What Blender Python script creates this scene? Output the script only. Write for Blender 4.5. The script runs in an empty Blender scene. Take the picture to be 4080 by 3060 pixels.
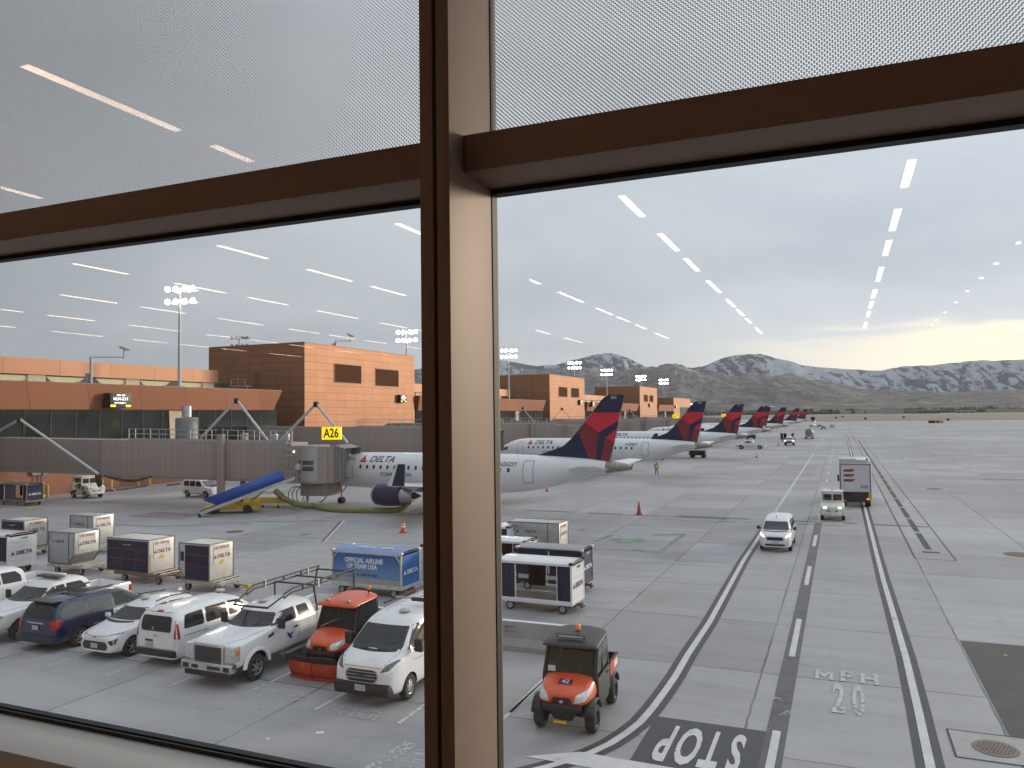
import bpy, bmesh, math, random
import numpy as np
from mathutils import Vector, Matrix, noise, bvhtree
random.seed(7)
sc = bpy.context.scene
# ---------------------------------------------------------------- camera
FPX, CX, CY, H = 3110., 2040., 1530., 8.15
_d1 = np.array([1310., 110., FPX]); _d1 /= np.linalg.norm(_d1)
_d2 = np.array([-7420., 221., FPX]); _d2 -= _d2.dot(_d1)*_d1; _d2 /= np.linalg.norm(_d2)
_X = -_d2; _Z = np.cross(_X, _d1); _Z = -_Z if _Z[1] > 0 else _Z
R3 = np.array([_X, _d1, _Z])                     # world = R3 @ (right, down, forward)
cam = bpy.data.cameras.new("camera"); camo = bpy.data.objects.new("camera", cam)
sc.collection.objects.link(camo); sc.camera = camo
cam.sensor_width = 36; cam.lens = FPX/4080*36; cam.clip_start = .05; cam.clip_end = 60000
camo.matrix_world = Matrix(((R3[0][0], -R3[0][1], -R3[0][2], 0), (R3[1][0], -R3[1][1], -R3[1][2], 0), (R3[2][0], -R3[2][1], -R3[2][2], H), (0, 0, 0, 1)))
# ---------------------------------------------------------------- sky, sun, exposure
SUN_AZ, SUN_EL = 37., 9.                          # degrees right of the service road, above the horizon
w = bpy.data.worlds.new("World"); sc.world = w; w.use_nodes = True
def sky_world():
    nt = w.node_tree; N = nt.nodes; L = nt.links; N.clear()
    def nd(t, **k):
        n = N.new(t)
        for a, b in k.items(): setattr(n, a, b)
        return n
    def mth(op, a, b=None, c=None):
        n = nd('ShaderNodeMath', operation=op)
        for i, v in enumerate((a, b, c)):
            if v is None: continue
            if isinstance(v, (int, float)): n.inputs[i].default_value = v
            else: L.new(v, n.inputs[i])
        return n.outputs[0]
    def mix(f, a, b):
        n = nd('ShaderNodeMix', data_type='RGBA')
        for s, v in ((n.inputs[0], f), (n.inputs[6], a), (n.inputs[7], b)):
            if isinstance(v, (int, float)): s.default_value = v
            elif isinstance(v, tuple): s.default_value = (*v, 1)
            else: L.new(v, s)
        return n.outputs[2]
    out = nd('ShaderNodeOutputWorld'); bg = nd('ShaderNodeBackground'); bg.inputs[1].default_value = 1.0
    sky = nd('ShaderNodeTexSky', sky_type='NISHITA', sun_disc=False, sun_elevation=math.radians(SUN_EL), sun_rotation=math.radians(SUN_AZ))
    tc = nd('ShaderNodeTexCoord'); sep = nd('ShaderNodeSeparateXYZ'); L.new(tc.outputs['Generated'], sep.inputs[0])
    X, Y, Z = sep.outputs
    zc = mth('MAXIMUM', Z, 0.02)
    pl = nd('ShaderNodeCombineXYZ')                # cloud deck seen from below
    k = mth('DIVIDE', 1.0, mth('ADD', zc, .22))
    L.new(mth('MULTIPLY', X, k), pl.inputs[0]); L.new(mth('MULTIPLY', Y, k), pl.inputs[1])
    mp = nd('ShaderNodeMapping'); mp.inputs['Rotation'].default_value = (0, 0, -.5); mp.inputs['Scale'].default_value = (.8, 1.05, 1); L.new(pl.outputs[0], mp.inputs[0])
    n1 = nd('ShaderNodeTexNoise'); n1.inputs['Scale'].default_value = .75; n1.inputs['Detail'].default_value = 6; n1.inputs['Roughness'].default_value = .5; n1.inputs['Distortion'].default_value = .25
    L.new(mp.outputs[0], n1.inputs['Vector'])
    r1 = nd('ShaderNodeMapRange'); r1.inputs[1].default_value = .32; r1.inputs[2].default_value = .68; L.new(n1.outputs[0], r1.inputs[0])
    deck = mix(r1.outputs[0], (.345, .38, .435), (.575, .60, .64))
    # brighter toward the sun's side
    sx, sy = math.sin(math.radians(55)), math.cos(math.radians(55))
    c = mth('ADD', mth('MULTIPLY', X, sx), mth('MULTIPLY', Y, sy))
    side = nd('ShaderNodeMapRange'); side.inputs[1].default_value = -.7; side.inputs[2].default_value = 1.; L.new(c, side.inputs[0])
    br = mth('ADD', .47, mth('MULTIPLY', side.outputs[0], .82))
    zen = nd('ShaderNodeMapRange', interpolation_type='SMOOTHSTEP'); zen.inputs[1].default_value = .38; zen.inputs[2].default_value = 1.; zen.inputs[3].default_value = 1.; zen.inputs[4].default_value = 1.75; L.new(Z, zen.inputs[0])
    br = mth('MULTIPLY', br, zen.outputs[0])
    vm = nd('ShaderNodeVectorMath', operation='SCALE'); L.new(deck, vm.inputs[0]); L.new(br, vm.inputs[3])
    # the lit gap under the cloud deck near the horizon
    ca = mth('ARCTAN2', X, Y)
    az = mth('SUBTRACT', ca, math.radians(17)); az = mth('DIVIDE', az, math.radians(17))
    ga = mth('EXPONENT', mth('MULTIPLY', mth('MULTIPLY', az, az), -1.))
    mp2 = nd('ShaderNodeCombineXYZ'); L.new(mth('MULTIPLY', ca, 5.), mp2.inputs[0]); L.new(mth('MULTIPLY', Z, 42.), mp2.inputs[1])
    n2 = nd('ShaderNodeTexNoise'); n2.inputs['Scale'].default_value = 1.; n2.inputs['Detail'].default_value = 5; n2.inputs['Distortion'].default_value = .4; L.new(mp2.outputs[0], n2.inputs['Vector'])
    zz = mth('ADD', Z, mth('MULTIPLY', mth('SUBTRACT', n2.outputs[0], .5), .12))
    gz = nd('ShaderNodeMapRange', interpolation_type='SMOOTHSTEP'); gz.inputs[1].default_value = .072; gz.inputs[2].default_value = .104; gz.inputs[3].default_value = 1.; gz.inputs[4].default_value = 0.
    L.new(zz, gz.inputs[0])
    wide = nd('ShaderNodeMapRange', interpolation_type='SMOOTHSTEP'); wide.inputs[1].default_value = .02; wide.inputs[2].default_value = .14; wide.inputs[3].default_value = .22; wide.inputs[4].default_value = 0.
    L.new(Z, wide.inputs[0])
    ga2 = nd('ShaderNodeMapRange', interpolation_type='SMOOTHSTEP'); ga2.inputs[1].default_value = -.9; ga2.inputs[2].default_value = .35; L.new(ca, ga2.inputs[0])
    warm = mix(mth('MULTIPLY', wide.outputs[0], ga2.outputs[0]), vm.outputs[0], (.88, .80, .70))
    glow = mix(mth('MULTIPLY', gz.outputs[0], mth('MINIMUM', mth('MULTIPLY', ga, 1.25), 1.)), warm, (1.15, .95, .68))
    sk = nd('ShaderNodeVectorMath', operation='SCALE'); L.new(sky.outputs[0], sk.inputs[0]); sk.inputs[3].default_value = .05
    fin = mix(.9, sk.outputs[0], glow)
    L.new(fin, bg.inputs[0]); L.new(bg.outputs[0], out.inputs[0])
sky_world()
sun = bpy.data.lights.new("sun", 'SUN'); sun.energy = 1.9; sun.angle = math.radians(9); sun.color = (1, .83, .64)
suno = bpy.data.objects.new("sun", sun); sc.collection.objects.link(suno)
_sd = Vector((math.sin(math.radians(SUN_AZ))*math.cos(math.radians(SUN_EL)), math.cos(math.radians(SUN_AZ))*math.cos(math.radians(SUN_EL)), math.sin(math.radians(SUN_EL))))
suno.rotation_euler = _sd.to_track_quat('Z', 'Y').to_euler()
sc.view_settings.view_transform = 'Standard'; sc.view_settings.look = 'None'; sc.view_settings.gamma = 1; sc.view_settings.exposure = 0.82
sc.cycles.max_bounces = 8; sc.cycles.transparent_max_bounces = 16; sc.cycles.glossy_bounces = 3; sc.cycles.diffuse_bounces = 3
sc.cycles.sample_clamp_indirect = 4
# ---------------------------------------------------------------- survey helpers: where a sight line meets the ground or a wall
def ray(x, y): return R3 @ np.array([x-CX, y-CY, FPX])
def G(x, y, z=0.):
    r = ray(x, y); t = (z-H)/r[2]; return (r[0]*t, r[1]*t)
def z1(x, y): return G(x/2.212, 1950+y/2.212)
def z2(x, y): return G(700+x/2.212, 2150+y/2.212)
def z3(x, y): return G(x/2.212, 1350+y/2.212)
def z4(x, y): return G(800+x/2.212, 1500+y/2.212)
def z5(x, y): return G(1900+x/2.212, 1350+y/2.212)
def z6(x, y): return G(2700+x/2.212, 1350+y/2.212)
def z7(x, y): return G(1900+x/2.212, 2050+y/2.212)
def ze(x, y): return G(2500+x/1.728, 2100+y/1.728)
def zk(x, y): return G(1900+x/2.5136, 2400+y/2.5136)
def zm(x, y): return G(3080+x/2.212, 2310+y/2.212)
def z8(x, y): return G(3300+x/2.0743, 1200+y/2.0743)
# ---------------------------------------------------------------- materials
MATS = {}
class NT:
    def __init__(s, m):
        m.use_nodes = True; s.t = m.node_tree; s.N = s.t.nodes; s.L = s.t.links; s.b = s.N['Principled BSDF']
    def n(s, t, **k):
        n = s.N.new(t)
        for a, b in k.items(): setattr(n, a, b)
        return n
    def put(s, sock, v):
        if isinstance(v, (int, float)): sock.default_value = v
        elif isinstance(v, tuple): sock.default_value = (*v, 1) if len(v) == 3 and sock.type == 'RGBA' else v
        else: s.L.new(v, sock)
    def m(s, op, a, b=None, c=None, clamp=False):
        n = s.n('ShaderNodeMath', operation=op, use_clamp=clamp)
        for i, v in enumerate((a, b, c)):
            if v is not None: s.put(n.inputs[i], v)
        return n.outputs[0]
    def mix(s, f, a, b, blend='MIX'):
        n = s.n('ShaderNodeMix', data_type='RGBA', blend_type=blend)
        s.put(n.inputs[0], f); s.put(n.inputs[6], a); s.put(n.inputs[7], b); return n.outputs[2]
    def noise(s, vec, scale, detail=4, rough=.5, dist=0.):
        n = s.n('ShaderNodeTexNoise'); n.inputs['Scale'].default_value = scale; n.inputs['Detail'].default_value = detail
        n.inputs['Roughness'].default_value = rough; n.inputs['Distortion'].default_value = dist; s.L.new(vec, n.inputs['Vector']); return n.outputs[0]
    def rng(s, v, a, b, c=0., d=1.):
        n = s.n('ShaderNodeMapRange'); s.put(n.inputs[0], v)
        for i, q in enumerate((a, b, c, d)): n.inputs[1+i].default_value = q
        return n.outputs[0]
    def obj(s, scale=None):
        tc = s.n('ShaderNodeTexCoord').outputs['Object']
        if scale is None: return tc
        mp = s.n('ShaderNodeMapping'); mp.inputs['Scale'].default_value = scale; s.L.new(tc, mp.inputs[0]); return mp.outputs[0]
def mat(name, col, rough=.5, metal=0., var=.12, scale=3., dirt=None, dirt_amt=.0, spec=None, emit=None, estr=0., bump=0., coat=0.):
    if name in MATS: return MATS[name]
    m = bpy.data.materials.new(name); t = NT(m); b = t.b
    b.inputs['Roughness'].default_value = rough; b.inputs['Metallic'].default_value = metal
    if spec is not None: b.inputs['Specular IOR Level'].default_value = spec
    if coat: b.inputs['Coat Weight'].default_value = coat; b.inputs['Coat Roughness'].default_value = .08
    if emit: b.inputs['Emission Color'].default_value = (*emit, 1); b.inputs['Emission Strength'].default_value = estr
    c = tuple(col)
    v = t.obj(); nz = t.noise(v, scale, 5, .6)
    cc = t.mix(t.rng(nz, .25, .75), tuple(x*(1-var) for x in c), tuple(min(1, x*(1+var)) for x in c))
    if dirt:
        n2 = t.noise(v, scale*.6, 7, .72, .6); cc = t.mix(t.rng(n2, .5, .72, 0., dirt_amt), cc, dirt)
    t.put(b.inputs['Base Color'], cc)
    if bump:
        bp = t.n('ShaderNodeBump'); bp.inputs['Strength'].default_value = bump; bp.inputs['Distance'].default_value = .02; t.L.new(t.noise(v, scale*6, 4), bp.inputs['Height']); t.L.new(bp.outputs[0], b.inputs['Normal'])
    MATS[name] = m; return m
WHITE = mat('white paint', (.72, .73, .75), .25, coat=.5, var=.03, dirt=(.40, .37, .33), dirt_amt=.30)
PLANEW = mat('aircraft white', (.74, .75, .77), .28, var=.03, scale=.6, dirt=(.5, .48, .45), dirt_amt=.15, coat=.3)
GLASS = mat('tinted glass', (.018, .021, .023), .06, var=.2, spec=.55)
GLASSL = mat('light tinted glass', (.07, .08, .08), .08, var=.2, spec=.8)
BLACK = mat('black plastic', (.022, .022, .024), .55, var=.25)
RUB = mat('tyre rubber', (.028, .028, .029), .8, var=.25, dirt=(.10, .09, .08), dirt_amt=.35)
CHROME = mat('bright metal', (.62, .62, .63), .25, 1., var=.05)
ALU = mat('aluminium sheet', (.50, .51, .52), .42, .7, var=.10, dirt=(.26, .25, .23), dirt_amt=.5)
STEEL = mat('galvanised steel', (.40, .42, .43), .5, .6, var=.12)
RIM = mat('alloy rim', (.48, .49, .50), .35, .8, var=.05)
NAVY = mat('navy paint', (.013, .020, .060), .35, var=.12, scale=1.5)
NAVYF = mat('navy tarpaulin', (.012, .018, .050), .75, var=.3, scale=4, bump=.4)
RED = mat('bright red paint', (.60, .022, .045), .35, var=.08, scale=1.5)
DRED = mat('dark red paint', (.21, .024, .026), .35, var=.14, scale=1.5)
REDL = mat('red lamp lens', (.42, .02, .02), .15, var=.1)
AMBER = mat('amber lens', (.75, .22, .03), .3, var=.1)
LENS = mat('clear lamp lens', (.55, .57, .58), .12, .3, var=.3, scale=9)
LITL = mat('lit headlamp', (.9, .85, .7), .3, emit=(1, .86, .6), estr=3.)
ORANGE = mat('orange bodywork', (.60, .090, .030), .35, var=.06, coat=.3)
ORANGE2 = mat('worn orange steel', (.48, .055, .025), .6, var=.2, dirt=(.12, .05, .04), dirt_amt=.6)
YEL = mat('yellow paint', (.58, .39, .04), .5, var=.12, dirt=(.2, .15, .08), dirt_amt=.4)
RUST = mat('rusty steel', (.22, .12, .07), .75, .2, var=.35, scale=6)
DIRTYW = mat('grimy white steel', (.55, .53, .49), .5, var=.1, dirt=(.24, .15, .09), dirt_amt=.7, scale=4)
CREAM = mat('cream sheet metal', (.60, .585, .54), .45, .2, var=.06, dirt=(.36, .32, .25), dirt_amt=.5)
GREYM = mat('brushed grey cabinet', (.27, .27, .27), .5, var=.1)
TAUPE = None

DARKSTEEL = mat('dark machinery', (.04, .037, .034), .6, .3, var=.35, scale=6)
TEXTD = mat('dark grey lettering', (.05, .055, .075), .5)
TEXTR = mat('faded red lettering', (.42, .12, .09), .6, var=.3, scale=20)
TEXTW = mat('white lettering', (.75, .76, .78), .5)
BLUEC = mat('blue canopy', (.012, .075, .33), .5, var=.1)
HOSE = mat('olive yellow hose', (.21, .20, .085), .75, var=.2, scale=2, dirt=(.11, .11, .06), dirt_amt=.5)
CONE = mat('cone orange', (.70, .09, .025), .55, var=.08)
CONEB = mat('faded cone orange', (.33, .07, .035), .7, var=.12)
REFL = mat('reflective band', (.8, .8, .8), .4)
LED = mat('led display white', (.9, .9, .9), .5, emit=(1, 1, 1), estr=1.6)
LEDY = mat('led display yellow', (.6, .7, .05), .5, emit=(.75, .8, .02), estr=1.0)
FLOOD = mat('floodlight lens', (1, 1, 1), .5, emit=(1, .90, .72), estr=40.)
GSIGN = mat('lit gate sign yellow', (.8, .6, .02), .5, emit=(1, .70, .01), estr=.55)
# ---------------------------------------------------------------- mesh helpers
col = sc.collection
class MB:
    def __init__(s): s.v = []; s.f = []
    def add(s, vs, fs):
        o = len(s.v); s.v += [tuple(v) for v in vs]; s.f += [tuple(i+o for i in f) for f in fs]; return s
    def box(s, x0, x1, y0, y1, z0, z1, M=None):
        vs = [(x, y, z) for x in (x0, x1) for y in (y0, y1) for z in (z0, z1)]
        if M is not None: vs = [M @ Vector(v) for v in vs]
        return s.add(vs, [(0, 1, 3, 2), (4, 6, 7, 5), (0, 4, 5, 1), (2, 3, 7, 6), (0, 2, 6, 4), (1, 5, 7, 3)])
    def beam(s, p, q, a, b=None, up=(0, 0, 1)):
        b = a if b is None else b; p = Vector(p); q = Vector(q); d = (q-p).normalized(); u = Vector(up)
        if abs(d.dot(u)) > .98: u = Vector((1, 0, 0))
        sx = d.cross(u).normalized(); sz = sx.cross(d)
        vs = [c + sx*i*a/2 + sz*j*b/2 for c in (p, q) for i, j in ((-1, -1), (1, -1), (1, 1), (-1, 1))]
        return s.add(vs, [(3, 2, 1, 0), (4, 5, 6, 7), (0, 1, 5, 4), (1, 2, 6, 5), (2, 3, 7, 6), (3, 0, 4, 7)])
    def tube(s, pts, r, n=8, cap=True):
        pts = [Vector(p) for p in pts]; rs = r if isinstance(r, (list, tuple)) else [r]*len(pts); vs = []; fs = []
        for i, p in enumerate(pts):
            d = (pts[min(i+1, len(pts)-1)]-pts[max(i-1, 0)]).normalized(); u = Vector((0, 0, 1)) if abs(d.z) < .9 else Vector((0, 1, 0))
            a = d.cross(u).normalized(); b = a.cross(d)
            vs += [p + (a*math.cos(t)+b*math.sin(t))*rs[i] for t in [2*math.pi*k/n for k in range(n)]]
        for i in range(len(pts)-1):
            for k in range(n): fs.append((i*n+k, i*n+(k+1) % n, (i+1)*n+(k+1) % n, (i+1)*n+k))
        if cap: fs += [tuple(range(n))[::-1], tuple((len(pts)-1)*n+k for k in range(n))]
        return s.add(vs, fs)
    def lathe(s, prof, axis='z', c=(0, 0, 0), n=24, closed=False):
        vs = []; fs = []
        for (r, h) in prof:
            for k in range(n):
                t = 2*math.pi*k/n; a, b = r*math.cos(t), r*math.sin(t)
                p = {'z': (a, b, h), 'y': (a, h, b), 'x': (h, a, b)}[axis]; vs.append((p[0]+c[0], p[1]+c[1], p[2]+c[2]))
        m = len(prof)
        for i in range(m if closed else m-1):
            for k in range(n): fs.append((i*n+k, i*n+(k+1) % n, ((i+1) % m)*n+(k+1) % n, ((i+1) % m)*n+k))
        if not closed: fs += [tuple(range(n))[::-1], tuple((m-1)*n+k for k in range(n))]
        return s.add(vs, fs)
    def prism(s, poly, a0, a1, plane='xz'):
        def P(u, v, a): return {'xz': (u, a, v), 'xy': (u, v, a), 'yz': (a, u, v)}[plane]
        n = len(poly); vs = [P(u, v, a0) for u, v in poly]+[P(u, v, a1) for u, v in poly]
        return s.add(vs, [tuple(range(n)), tuple(range(n, 2*n))[::-1]]+[(k, (k+1) % n, n+(k+1) % n, n+k) for k in range(n)])
    def xf(s, M):
        s.v = [tuple(M @ Vector(v)) for v in s.v]; return s
    def build(s, name, m, parent=None, smooth=0, bevel=0., keep=False):
        me = bpy.data.meshes.new(name); me.from_pydata(s.v, [], s.f)
        bm = bmesh.new(); bm.from_mesh(me); bmesh.ops.recalc_face_normals(bm, faces=bm.faces)
        if bevel: bmesh.ops.bevel(bm, geom=[e for e in bm.edges if len(e.link_faces) == 2 and e.calc_face_angle(0) > .6], offset=bevel, segments=2, affect='EDGES', profile=.6)
        bm.to_mesh(me); bm.free(); return mesh_obj(name, me, m, parent, smooth or (35 if bevel else 0))
def mesh_obj(name, me, m, parent=None, smooth=0):
    if m is not None and not me.materials: me.materials.append(m)
    if smooth: me.shade_smooth(); me.set_sharp_from_angle(angle=math.radians(smooth))
    o = bpy.data.objects.new(name, me); col.objects.link(o)
    if parent is not None: o.parent = parent
    return o
def tag(o, label=None, cat=None, group=None, kind=None):
    if label: o['label'] = label
    if cat: o['category'] = cat
    if group: o['group'] = group
    if kind: o['kind'] = kind
    return o
def thing(name, x, y, rot, label, cat, group=None, z=0.):
    o = bpy.data.objects.new(name, None); col.objects.link(o); o.location = (x, y, z); o.rotation_euler = (0, 0, math.radians(rot)); o.empty_display_size = .2
    return tag(o, label, cat, group)
def kids(o): return [c for c in bpy.data.objects if c.parent == o]
def copy_tree(o, parent=None, childmap=None):
    if childmap is None:
        childmap = {}
        for q in bpy.data.objects:
            if q.parent: childmap.setdefault(q.parent.name, []).append(q)
    c = o.copy(); col.objects.link(c); c.parent = parent
    for ch in childmap.get(o.name, []): copy_tree(ch, c, childmap)
    return c
def again(proto, x, y, rot, label, group=None, z=0.):
    c = copy_tree(proto); c.location = (x, y, z); c.rotation_euler = (0, 0, math.radians(rot)); c['label'] = label
    if group: c['group'] = group
    return c
def evald(o):
    bpy.context.view_layer.update(); dg = bpy.context.evaluated_depsgraph_get(); dg.update(); me = bpy.data.meshes.new_from_object(o.evaluated_get(dg)); o.modifiers.clear(); o.data = me; return o
_tx = {}
def text_mesh(s, size=1., sx=1., shear=0., bold=.0, ext=.0, align='CENTER', sub=0.):
    cu = bpy.data.curves.new('lettering', 'FONT'); cu.body = s; cu.size = size; cu.align_x = align; cu.align_y = 'CENTER'; cu.shear = shear; cu.offset = bold; cu.extrude = ext; cu.resolution_u = 3
    o = bpy.data.objects.new('lettering', cu); col.objects.link(o); dg = bpy.context.evaluated_depsgraph_get(); dg.update()
    me = bpy.data.meshes.new_from_object(o.evaluated_get(dg)); bpy.data.objects.remove(o)
    for v in me.vertices: v.co.x *= sx
    if sub:
        bm = bmesh.new(); bm.from_mesh(me); subdiv(bm, sub); bm.to_mesh(me); bm.free()
    me.materials.clear(); return me
def subdiv(bm, s):
    bmesh.ops.triangulate(bm, faces=bm.faces)
    for _ in range(7):
        es = [e for e in bm.edges if e.calc_length() > s]
        if not es: break
        bmesh.ops.subdivide_edges(bm, edges=es, cuts=1); bmesh.ops.triangulate(bm, faces=[f for f in bm.faces if len(f.verts) > 3])
def frame(O, U, V):
    U = Vector(U).normalized(); V = Vector(V).normalized(); N = U.cross(V); return Matrix(((U.x, V.x, N.x, O[0]), (U.y, V.y, N.y, O[1]), (U.z, V.z, N.z, O[2]), (0, 0, 0, 1)))
def text(s, O, U, V, size, m, parent=None, name='lettering', **k):
    k.setdefault('ext', .003); me = text_mesh(s, size, **k); me.transform(frame(O, U, V)); return mesh_obj(name, me, m, parent)
def poly_mesh(polys, sub=0.):
    bm = bmesh.new()
    for p in polys:
        try: bm.faces.new([bm.verts.new((x, y, 0)) for x, y in p])
        except ValueError: pass
    if sub: subdiv(bm, sub)
    me = bpy.data.meshes.new('panel'); bm.to_mesh(me); bm.free(); return me
def rnd(poly, r=.03, n=3):
    out = []; m = len(poly)
    for i in range(m):
        p, a, b = Vector(poly[i]), Vector(poly[i-1]), Vector(poly[(i+1) % m]); da, db = (a-p), (b-p)
        q = min(r, da.length*.45, db.length*.45); A = p+da.normalized()*q; B = p+db.normalized()*q
        for k in range(n+1):
            t = k/n; out.append(tuple(A*(1-t)**2+p*2*t*(1-t)+B*t*t))
    return out
SIDES = {'L': ((0, 0, 0), (-1, 0, 0), (0, 0, 1)), 'R': ((0, 0, 0), (1, 0, 0), (0, 0, 1)), 'F': ((0, 0, 0), (0, 1, 0), (0, 0, 1)), 'B': ((0, 0, 0), (0, -1, 0), (0, 0, 1)), 'T': ((0, 0, 0), (1, 0, 0), (0, 1, 0))}
def bvh_of(*objs):
    vs = []; fs = []
    for o in objs:
        k = len(vs); vs += [v.co.copy() for v in o.data.vertices]; fs += [tuple(i+k for i in p.vertices) for p in o.data.polygons]
    return bvhtree.BVHTree.FromPolygons(vs, fs)
def decal(bvh, side, me, off=.006, far=30.):
    """press a flat panel (mesh in u,v) onto a body from one side; u,v are (x,z) for L/R, (y,z) for F/B, (x,y) for T"""
    O, U, V = SIDES[side]; U, V = Vector(U), Vector(V); N = U.cross(V)
    for v in me.vertices:
        a, b, c = v.co
        if side == 'L': a = -a
        if side == 'B': a = -a
        p = U*a+V*b+N*far; h = bvh.ray_cast(p, -N)
        if h[0] is None: h = bvh.find_nearest(U*a+V*b); q = h[0]
        else: q = h[0]
        v.co = q+N*(off+c)
    return me
def fix_out(me, side):
    return me
def panel(bvh, side, poly, m, parent, name, off=.006, sub=.12, r=.03, label=None):
    me = poly_mesh([rnd(poly, r) if r else poly], sub); decal(bvh, side, me, off); o = mesh_obj(name, me, m, parent, 50)
    if label: o['label'] = label
    return o
def stext(bvh, side, s, u, v, size, m, parent, name='lettering', off=.009, sub=.1, rot=0, **k):
    me = text_mesh(s, size, sub=sub, **k)
    if rot: me.transform(Matrix.Rotation(rot, 4, 'Z'))
    for p in me.vertices:
        x, y = p.co.x, p.co.y
        p.co = ((u-x) if side in 'LB' else (u+x), v+y, 0)
    decal(bvh, side, me, off); return mesh_obj(name, me, m, parent)
def hull(stations, name, m, parent=None, sub=2, tight=(1, 1)):
    """stations: (x, [(y,z)...]) half rings from bottom centre to top centre"""
    st = list(stations)
    if tight[0]: st.insert(0, (st[0][0]+(.02 if st[1][0] < st[0][0] else -.02)*0, st[0][1])) if False else None
    mb = MB(); n = len(st[0][1]); full = 2*n-2
    for x, pr in st:
        xs = x if isinstance(x, (list, tuple)) else [x]*n
        ring = [(xs[i], pr[i][0], pr[i][1]) for i in range(n)]+[(xs[i], -pr[i][0], pr[i][1]) for i in range(n-2, 0, -1)]
        mb.v += ring
    for i in range(len(st)-1):
        for k in range(full): mb.f.append((i*full+k, i*full+(k+1) % full, (i+1)*full+(k+1) % full, (i+1)*full+k))
    for base in (0, (len(st)-1)*full):                 # quad caps across the two halves
        for k in range(n-1):
            a, b = base+k, base+k+1; c = base+(full-k-1) if k+1 <= n-2 else base+k+1; d = base+(full-k) % full if k else base
            f = []
            for q in (a, b, c, d):
                if q not in f: f.append(q)
            if len(f) > 2: mb.f.append(tuple(f))
    o = mb.build(name, m, parent)
    if sub:
        md = o.modifiers.new('s', 'SUBSURF'); md.levels = sub; md.render_levels = sub; evald(o)
    o.data.shade_smooth(); o.data.set_sharp_from_angle(angle=math.radians(40)); return o
LINER = BLACK
def cut(o, mb, m=LINER):
    c = mb.build('cutter', m, o.parent); bv = bvh_of(c); md = o.modifiers.new('b', 'BOOLEAN'); md.object = c; md.operation = 'DIFFERENCE'; md.solver = 'EXACT'
    evald(o); bpy.data.objects.remove(c); k = [i for i, q in enumerate(o.data.materials) if q == m]
    if not k: o.data.materials.append(m); k = [len(o.data.materials)-1]
    for q in o.data.polygons:
        h = bv.find_nearest(q.center)
        if h[0] is not None and h[3] < 4e-4: q.material_index = k[0]
        elif q.material_index >= k[0]: q.material_index = 0
    o.data.shade_smooth(); o.data.set_sharp_from_angle(angle=math.radians(38)); return o
def arches(o, wheels, w, r):
    mb = MB()
    for x, zc in wheels:
        for s in (-1, 1): mb.lathe([(r, s*(w-.32)), (r, s*(w+.3))], 'y', (x, 0, zc), 28)
    return cut(o, mb)
def wheel(parent, x, y, r, wd, style='alloy', rimm=None, name='wheel', spin=0.):
    """tyre with its rim; y sign gives the outer face"""
    s = 1 if y > 0 else -1; e = wd/2
    t = MB().lathe([(r*.60, y-e), (r*.86, y-e), (r*.97, y-e*.75), (r, y-e*.4), (r, y+e*.4), (r*.97, y+e*.75), (r*.86, y+e), (r*.60, y+e)], 'y', (x, 0, r), 28, closed=True).build(name, RUB, parent, 30)
    yo = y+s*e*.78; q = MB()
    q.lathe([(r*.63, yo), (r*.60, yo+s*.012), (r*.55, yo), (r*.53, yo-s*.06)], 'y', (x, 0, r), 24, closed=True)
    if style == 'alloy':
        for k in range(6):
            a = spin+k*math.pi/3; c, d = math.cos(a), math.sin(a); q.beam((x+c*r*.1, yo-s*.02, r+d*r*.1), (x+c*r*.58, yo-s*.012, r+d*r*.58), .03, r*.17, up=(-d, 0, c))
    elif style == 'steel':
        q.lathe([(r*.58, yo-s*.05), (r*.40, yo-s*.02), (r*.2, yo-s*.03), (.001, yo-s*.03)], 'y', (x, 0, r), 20)
        for k in range(5):
            a = spin+k*math.pi*.4; q.lathe([(r*.045, yo-s*.0), (r*.045, yo-s*.04)], 'y', (x+math.cos(a)*r*.3, 0, r+math.sin(a)*r*.3), 8)
    elif style == 'cover':
        q.lathe([(r*.58, yo-s*.02), (r*.3, yo+s*.01), (.001, yo+s*.012)], 'y', (x, 0, r), 20)
    q.lathe([(r*.13, yo-s*.05), (r*.12, yo+s*.01), (.001, yo+s*.015)], 'y', (x, 0, r), 12)
    rm = q.build('rim', rimm or RIM, t, 30)
    if style == 'alloy' or style == 'cover':
        d = MB().lathe([(r*.58, yo-s*.075), (.001, yo-s*.075)], 'y', (x, 0, r), 20).build('brake_disc', DARKSTEEL, t) if style == 'alloy' else None
        if style == 'cover':
            d = MB()
            for k in range(7):
                a = k*2*math.pi/7; d.lathe([(r*.085, yo+s*.004), (r*.06, yo+s*.014)], 'y', (x+math.cos(a)*r*.42, 0, r+math.sin(a)*r*.42), 8)
            d.build('vent_hole', BLACK, t)
    return t
def seam(bv, side, pts, o, wd=.011, m=None, name='panel_gap', off=.0035):
    polys = []
    for (a, b), (c, d) in zip(pts, pts[1:]):
        q = Vector((c-a, d-b)); n = Vector((-q.y, q.x)).normalized()*wd/2; polys.append([(a+n.x, b+n.y), (c+n.x, d+n.y), (c-n.x, d-n.y), (a-n.x, b-n.y)])
    me = poly_mesh(polys, .12); decal(bv, side, me, off); return mesh_obj(name, me, m or BLACK, o)
def mirror2(f):
    for s in (1, -1): f(s)
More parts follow.
